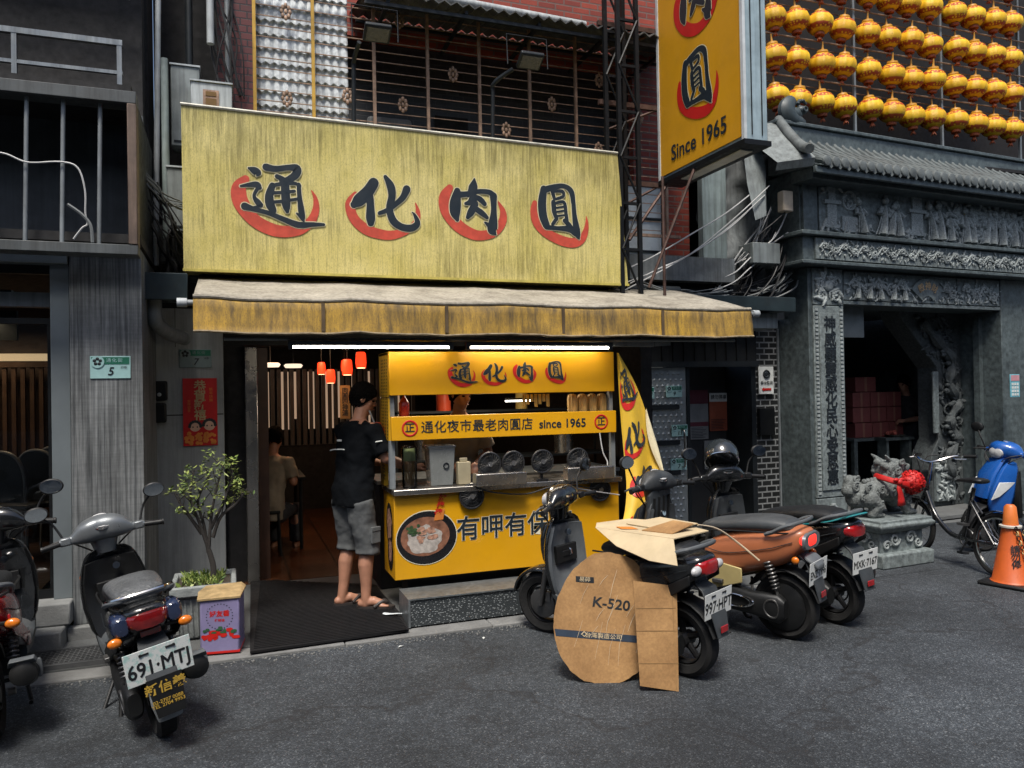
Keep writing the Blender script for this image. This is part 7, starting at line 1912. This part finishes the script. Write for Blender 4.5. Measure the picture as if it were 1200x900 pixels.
CHN.location = CN.location; CHN.rotation_euler = CN.rotation_euler; CHN.scale = CN.scale
ch2.build("black_links", "plastic_black", CHN)
tag(MB().box(6.02, 6.3, 4.1, 4.35, 0, .03).build("rubber_foot", "plastic_black", bev=.01), "black rubber block lying on the road by the cone", "block")

# ---------------------------------------------------------------- people
mat("skin", (.36, .175, .11), .5, var=.12, scale=14); mat("hair_black", (.0035, .003, .003), .9, spec=.08); mat("shirt_black", (.004, .005, .0065), .95, bump=1.0, bscale=9, var=.2, spec=.1)
mat("shorts_grey", (.092, .098, .1), .9, bump=1.0, bscale=9, var=.2); mat("shirt_cream", (.4, .36, .3), .8, bump=.4, bscale=14); mat("shirt_cream_dimmed", (.22, .19, .15), .8, bump=.4, bscale=14); mat("shirt_dark", (.025, .025, .03), .8); mat("sandal_dark", (.03, .024, .022), .6); mat("lip", (.3, .11, .09), .5); mat("trousers", (.03, .032, .04), .8)  # diner's shirt is the cream one darkened for the dim room
_tx = bpy.data.textures.new("cloth_folds", 'CLOUDS'); _tx.noise_scale = .13; _tx.noise_depth = 2
def folds(k=.02):
    def f(o):
        q = o.modifiers.new("folds", 'DISPLACE'); q.texture = _tx; q.strength = k; q.mid_level = .5; q.texture_coords = 'LOCAL'
        s_ = o.modifiers.new("soft2", 'SMOOTH'); s_.iterations = 2; s_.factor = .4
    return f
def hand(mb, p, d, up, s_=1, curl=.5):
    """palm with five fingers; p wrist, d pointing direction, up back-of-hand normal"""
    d = V(d).normalized(); up = V(up); up = (up - d * up.dot(d)).normalized(); sd_ = d.cross(up) * s_
    p = V(p)
    mb.limb([p, p + d * .045, p + d * .085], [.024, .03, .03], 10)
    for k in range(-1, 2): mb.ell(p + d * .06 + sd_ * k * .02, (.02, .02, .016))
    for i, (off, l_) in enumerate(((-.03, .065), (-.01, .08), (.011, .075), (.031, .058))):
        b0 = p + d * .088 + sd_ * off
        c1 = b0 + (d * math.cos(curl) - up * math.sin(curl)) * l_ * .5
        c2 = c1 + (d * math.cos(curl * 2.1) - up * math.sin(curl * 2.1)) * l_ * .5
        mb.limb([b0, c1, c2], [.0095, .0088, .0075], 8)
    t0 = p + d * .03 - sd_ * .026
    mb.limb([t0, t0 + d * .03 - sd_ * .025 - up * .01, t0 + d * .06 - sd_ * .03 - up * .02], [.012, .011, .009], 8)
def person(label, loc, rz, hip=.88, sh=1.38, lean=.06, arms=None, legs=None, headrot=0., nod=0., shirt="shirt_black", pants="shorts_grey", short=True, group=None, glasses=False, vox=.0085, sandals=False, sc=1.0, tall=None):
    T = thing("person", label, "person", loc, rz, group)
    T.scale = (sc,) * 3
    b_ = MB()
    lx = lambda z: lean * (z - hip) / (sh - hip)
    for z, a, c in (): pass
    tor = [ring((lx(hip) - .0, 0, hip - .08), .1, .155, 2.3, 20, (1, 0, 0), (0, 1, 0)), ring((lx(hip), 0, hip + .04), .105, .155, 2.3, 20, (1, 0, 0), (0, 1, 0)), ring((lx(hip + .2) + .015, 0, hip + .2), .105, .145, 2.3, 20, (1, 0, 0), (0, 1, 0)), ring((lx(hip + .38), 0, hip + .37), .115, .165, 2.3, 20, (1, 0, 0), (0, 1, 0)), ring((lx(sh) - .01, 0, sh), .085, .17, 2.2, 20, (1, 0, 0), (0, 1, 0)), ring((lx(sh) , 0, sh + .06), .055, .075, 2, 20, (1, 0, 0), (0, 1, 0))]
    b_.loft(tor)
    nk = V((lx(sh) + .0, 0, sh + .03)); hx = lx(sh) + .035 + lean * .25
    hc = V((hx, 0, sh + .215))
    b_.limb([nk, V((hx - .015, 0, sh + .15))], [.058, .052], 12)
    HR = Matrix.Translation(hc) @ Matrix.Rotation(headrot, 4, 'Z') @ Matrix.Rotation(nod, 4, 'Y')
    H = lambda x, y, z: HR @ V((x, y, z))
    hR = HR.to_3x3()
    b_.ell(H(-.008, 0, .025), (.095, .074, .1), 18, 14, hR); b_.ell(H(.028, 0, -.045), (.062, .056, .068), 16, 12, hR); b_.ell(H(.06, 0, -.092), (.024, .028, .02), 10, 8, hR)
    b_.limb([H(.083, 0, .02), H(.1, 0, -.018)], [.01, .014], 8); b_.ell(H(.088, 0, .03), (.014, .05, .01), 10, 6, hR)
    b_.ell(H(.086, 0, -.056), (.012, .024, .008), 10, 6, hR)
    for s_ in (1, -1):
        b_.ell(H(-.005, s_ * .076, .0), (.02, .01, .03), 10, 8, hR); b_.ell(H(.055, s_ * .04, -.02), (.025, .02, .02), 8, 6, hR)
    for s_, (el, ha, d, up, cu) in zip((1, -1), arms):
        shd = V((lx(sh) - .005, s_ * .175, sh - .015)); el = V(el); ha = V(ha)
        b_.limb([shd, shd.lerp(el, .5), el, el.lerp(ha, .4), ha], [.058, .05, .041, .042, .027], 12)
        hand(b_, ha, d, up, s_, cu)
    for s_, (kn, an, toe) in zip((1, -1), legs):
        hp = V((lx(hip) , s_ * .085, hip - .03)); kn = V(kn); an = V(an); toe = V(toe)
        calf = kn.lerp(an, .35) + (kn - an).cross(V((0, 1, 0))).normalized() * .012
        b_.limb([hp, hp.lerp(kn, .5), kn, calf, kn.lerp(an, .75), an], [.092, .078, .057, .058, .042, .036], 12)
        dd = (toe - an); dd.z = 0; dd.normalize(); sdv = V((-dd.y, dd.x, 0))
        heel = V((an.x, an.y, toe.z)) - dd * .035 + V((0, 0, .008))
        b_.limb([heel + V((0, 0, .005)), V((an.x, an.y, toe.z + .03)) + dd * .06, toe - dd * .06 + V((0, 0, .01))], [.03, .036, .034], 10)
        for k in range(5): b_.limb([toe - dd * (.055 + .008 * k) + sdv * s_ * (.03 - .017 * k) * -1 * -1, toe + dd * (.0 - .012 * k) + sdv * s_ * (.034 - .018 * k)], [.012 if k else .015, .009 if k else .012], 7)
        b_.limb([an, heel + dd * .03], [.036, .034], 10)
    b_.build("body", "skin", T, mods=(remesh(vox, 3, .35),))
    # face details
    f_ = MB()
    for s_ in (1, -1): f_.ell(H(.076, s_ * .031, .008), (.012, .014, .008), 10, 6, hR)
    f_.build("eyes", "hair_black", T)
    m_ = MB().ell(H(.0985, 0, -.056), (.006, .02, .005), 10, 6, hR)
    m_.build("mouth", "lip", T)
    # hair: close cap plus many short locks lying over it
    hm = MB(); rr = []
    def low(ca): return -.072 + max(0, ca) ** .6 * .135
    for i in range(10):
        ph = RD(88 - i * 15); rg_ = []
        for j in range(28):
            a = 2 * math.pi * j / 28
            z_ = max(.025 + .108 * math.sin(ph), low(math.cos(a)) - .002 * i)
            q = math.sqrt(max(.02, 1 - min(1, (max(z_, .0) - .025) / .108) ** 2)) if z_ > .025 else 1.0 - max(0, .025 - z_) * 1.6
            if i == 0: q = .06
            rg_.append(H(-.008 + .1 * q * math.cos(a), .08 * q * math.sin(a), z_))
        rr.append(rg_)
    hm.loft(rr)
    rg = random.Random(len(label))
    for k in range(900):
        d_ = V((rg.gauss(0, 1), rg.gauss(0, 1), rg.gauss(.35, .8))).normalized()
        p_ = V((-.008 + .1 * d_.x, .08 * d_.y, .025 + .108 * d_.z))
        hxy = math.hypot(d_.x, d_.y) or 1
        if p_.z < low(d_.x / hxy) + .012: continue
        fl = V((-.35 + rg.uniform(-.4, .4), rg.uniform(-.4, .4), -.75)) if d_.x < .35 or d_.z < .5 else V((.7, rg.uniform(-.6, .6), .1))
        fl = (fl - d_ * fl.dot(d_)); l_ = rg.uniform(.018, .034)
        if fl.length < 1e-3: continue
        fl.normalize()
        hm.tube([H(*(p_ - fl * l_ * .3)), H(*(p_ + d_ * .006 + fl * l_ * .3)), H(*(p_ + d_ * .002 + fl * l_))], [.005, .0042, .001], 4)
    hm.build("hair", "hair_black", T)
    if glasses:
        g = MB()
        for s_ in (1, -1):
            g.torus(HR @ frame((.1, s_ * .034, .008), (0, 1, 0), (0, 0, 1)), .021, .0022, 20, 5)
            g.tube([H(.1, s_ * .056, .012), H(.05, s_ * .081, .014), H(-.01, s_ * .084, .012)], .002, 5)
        g.tube([H(.103, .014, .01), H(.103, -.014, .01)], .002, 5)
        g.build("glasses", "black_metal", T)
    # shirt
    s = MB()
    g_ = .016
    s.loft([ring((lx(hip) + .01, 0, hip - .1), .135, .185, 2.4, 24, (1, 0, 0), (0, 1, 0)), ring((lx(hip) + .01, 0, hip + .05), .128, .178, 2.3, 24, (1, 0, 0), (0, 1, 0)), ring((lx(hip + .2) + .012, 0, hip + .2), .122, .165, 2.3, 24, (1, 0, 0), (0, 1, 0)), ring((lx(hip + .38), 0, hip + .38), .13, .182, 2.3, 24, (1, 0, 0), (0, 1, 0)), ring((lx(sh) - .01, 0, sh + .005), .1, .18, 2.2, 24, (1, 0, 0), (0, 1, 0)), ring((lx(sh), 0, sh + .055), .068, .085, 2, 24, (1, 0, 0), (0, 1, 0))])
    for s_, a in zip((1, -1), arms):
        shd = V((lx(sh) - .005, s_ * .175, sh - .02)); el = V(a[0])
        s.tube([shd + V((0, -s_ * .06, .0)), shd, shd.lerp(el, .45), shd.lerp(el, .82)], [.07, .078, .075, .077], 14)
    st_ = s.build("shirt", shirt, T, mods=(remesh(.011, 5, .5), folds(.04)))
    # shorts or trousers
    t = MB()
    t.loft([ring((lx(hip), 0, hip - .1), .118, .172, 2.4, 22, (1, 0, 0), (0, 1, 0)), ring((lx(hip), 0, hip + .03), .115, .168, 2.4, 22, (1, 0, 0), (0, 1, 0))])
    for s_, (kn, an, toe) in zip((1, -1), legs):
        hp = V((lx(hip), s_ * .085, hip - .05)); kn = V(kn); an = V(an)
        if short: t.tube([hp, hp.lerp(kn, .5), kn, kn.lerp(an, .14)], [.11, .1, .092, .094], 14)
        else: t.tube([hp, hp.lerp(kn, .5), kn, kn.lerp(an, .5), kn.lerp(an, .92)], [.108, .092, .072, .068, .066], 14)
    t.build("shorts" if short else "trousers", pants, T, mods=(remesh(.011, 4, .5), folds(.03)))
    if sandals:
        for s_, (kn, an, toe) in zip((1, -1), legs):
            an = V(an); toe = V(toe); dd = (toe - an); dd.z = 0; dd.normalize(); sdv = V((-dd.y, dd.x, 0))
            base_ = V((an.x, an.y, toe.z - .022))
            pts = []
            for k in range(16):
                a = 2 * math.pi * k / 16
                pts.append(base_ + dd * (.075 + .145 * math.cos(a)) + sdv * (.048 * math.sin(a) * (1.1 if math.cos(a) > 0 else .85)))
            q = base_ + dd * .13
            MB().prism(pts, (0, 0, .018)).tube(smoothpts([base_ + dd * .07 + sdv * .05 + V((0, 0, .02)), q + sdv * .02 + V((0, 0, .055)), q + dd * .03 + V((0, 0, .04)), q - sdv * .02 + V((0, 0, .055)), base_ + dd * .07 - sdv * .05 + V((0, 0, .02))], 4), .008, 6, flat=1.6).build("sandal", "sandal_dark", T)
    return T, H
cu, cuH = person("man in black t-shirt, grey shorts and sandals reaching over the left end of the stall", (.83, 5.83, .052), RD(30), hip=.87, sh=1.36, lean=.07,
    arms=[((.17, .2, 1.12), (.36, .1, 1.06), (1, -.4, .1), (0, 0, 1), .5), ((.13, -.24, 1.13), (.35, -.3, 1.04), (1, -.1, .05), (0, 0, 1), .5)],
    legs=[((.05, .1, .47), (-.03, .1, .08), (.13, .04, .03)), ((.06, -.1, .46), (.02, -.12, .08), (.13, -.25, .03))], headrot=RD(-38), nod=RD(16), glasses=True, vox=.0075, sandals=True, sc=.985)
MB().tube(smoothpts([(-.082, .15, 1.19), (-.1, .08, 1.2), (-.106, .0, 1.205), (-.104, -.05, 1.205)], 5), .005, 6).build("back_stripe", "paper_white", cu)
MB().box(-.105, -.088, -.0, .035, 1.265, 1.278).build("shirt_logo", "paper_white", cu)
MB().tube([(.02, -.262, 1.26), (.075, -.27, 1.265)], .006, 6).build("sleeve_stripe", "paper_white", cu)
MB().box(.02, .1, -.205, -.185, .5, .62).box(.02, .1, -.209, -.2051, .59, .62).build("cargo_pocket", "shorts_grey", cu, bev=.008)
person("stall worker in a cream shirt bending over the counter, head behind the lettered band", (1.72, 6.08, .05), RD(-95), hip=.9, sh=1.36, lean=.12,
    arms=[((.1, .24, 1.1), (.28, .1, 1.02), (1, -.4, 0), (0, 0, 1), .7), ((.1, -.24, 1.1), (.28, -.1, 1.02), (1, .4, 0), (0, 0, 1), .7)],
    legs=[((.03, .1, .48), (0, .1, .08), (.17, .12, .03)), ((.03, -.1, .48), (0, -.1, .08), (.17, -.12, .03))], headrot=RD(30), nod=RD(14), shirt="shirt_cream", pants="trousers", short=False, vox=.011)
person("diner in a cream shirt sitting at the dark table, seen from behind", (.3, 8.1, .0), RD(62), hip=.5, sh=.98, lean=.14,
    arms=[((.12, .24, .76), (.34, .14, .8), (1, -.2, 0), (0, 0, 1), .6), ((.12, -.24, .76), (.34, -.14, .8), (1, .2, 0), (0, 0, 1), .6)],
    legs=[((.42, .12, .46), (.42, .12, .08), (.58, .13, .03)), ((.42, -.12, .46), (.42, -.12, .08), (.58, -.13, .03))], nod=RD(25), shirt="shirt_cream_dimmed", pants="trousers", short=False, vox=.011)
person("person in dark clothes standing in the gloom inside the temple", (9.05, 8.35, .05), RD(190), hip=.9, sh=1.38, lean=.06,
    arms=[((.08, .24, 1.12), (.26, .1, 1.08), (1, -.4, 0), (0, 0, 1), .6), ((.08, -.24, 1.12), (.28, -.1, 1.06), (1, .4, 0), (0, 0, 1), .6)],
    legs=[((.03, .1, .48), (0, .1, .08), (.17, .12, .03)), ((.03, -.1, .48), (0, -.1, .08), (.17, -.12, .03))], nod=RD(15), shirt="shirt_dark", pants="trousers", short=False, vox=.012)

# litter on the road
for i, (x, y, a) in enumerate([(1.0, 4.95, .3), (1.55, 4.9, 1.2)]):
    tag(MB(Matrix.Translation((x, y, .004)) @ Matrix.Rotation(a, 4, 'Z')).add([(-.02, 0, 0), (0, -.009, .006), (.024, 0, .002), (0, .01, .005)], [(0, 1, 2, 3)]).build("litter", "paper_white", sm=0, mods=(lambda o: setattr(o.modifiers.new("t", 'SOLIDIFY'), 'thickness', .001),)), ["scrap of pale paper in the gutter before the floor mat", "scrap of pale paper in the gutter before the step box"][i], "litter", "paper scraps on the road")
bpy.context.view_layer.update()
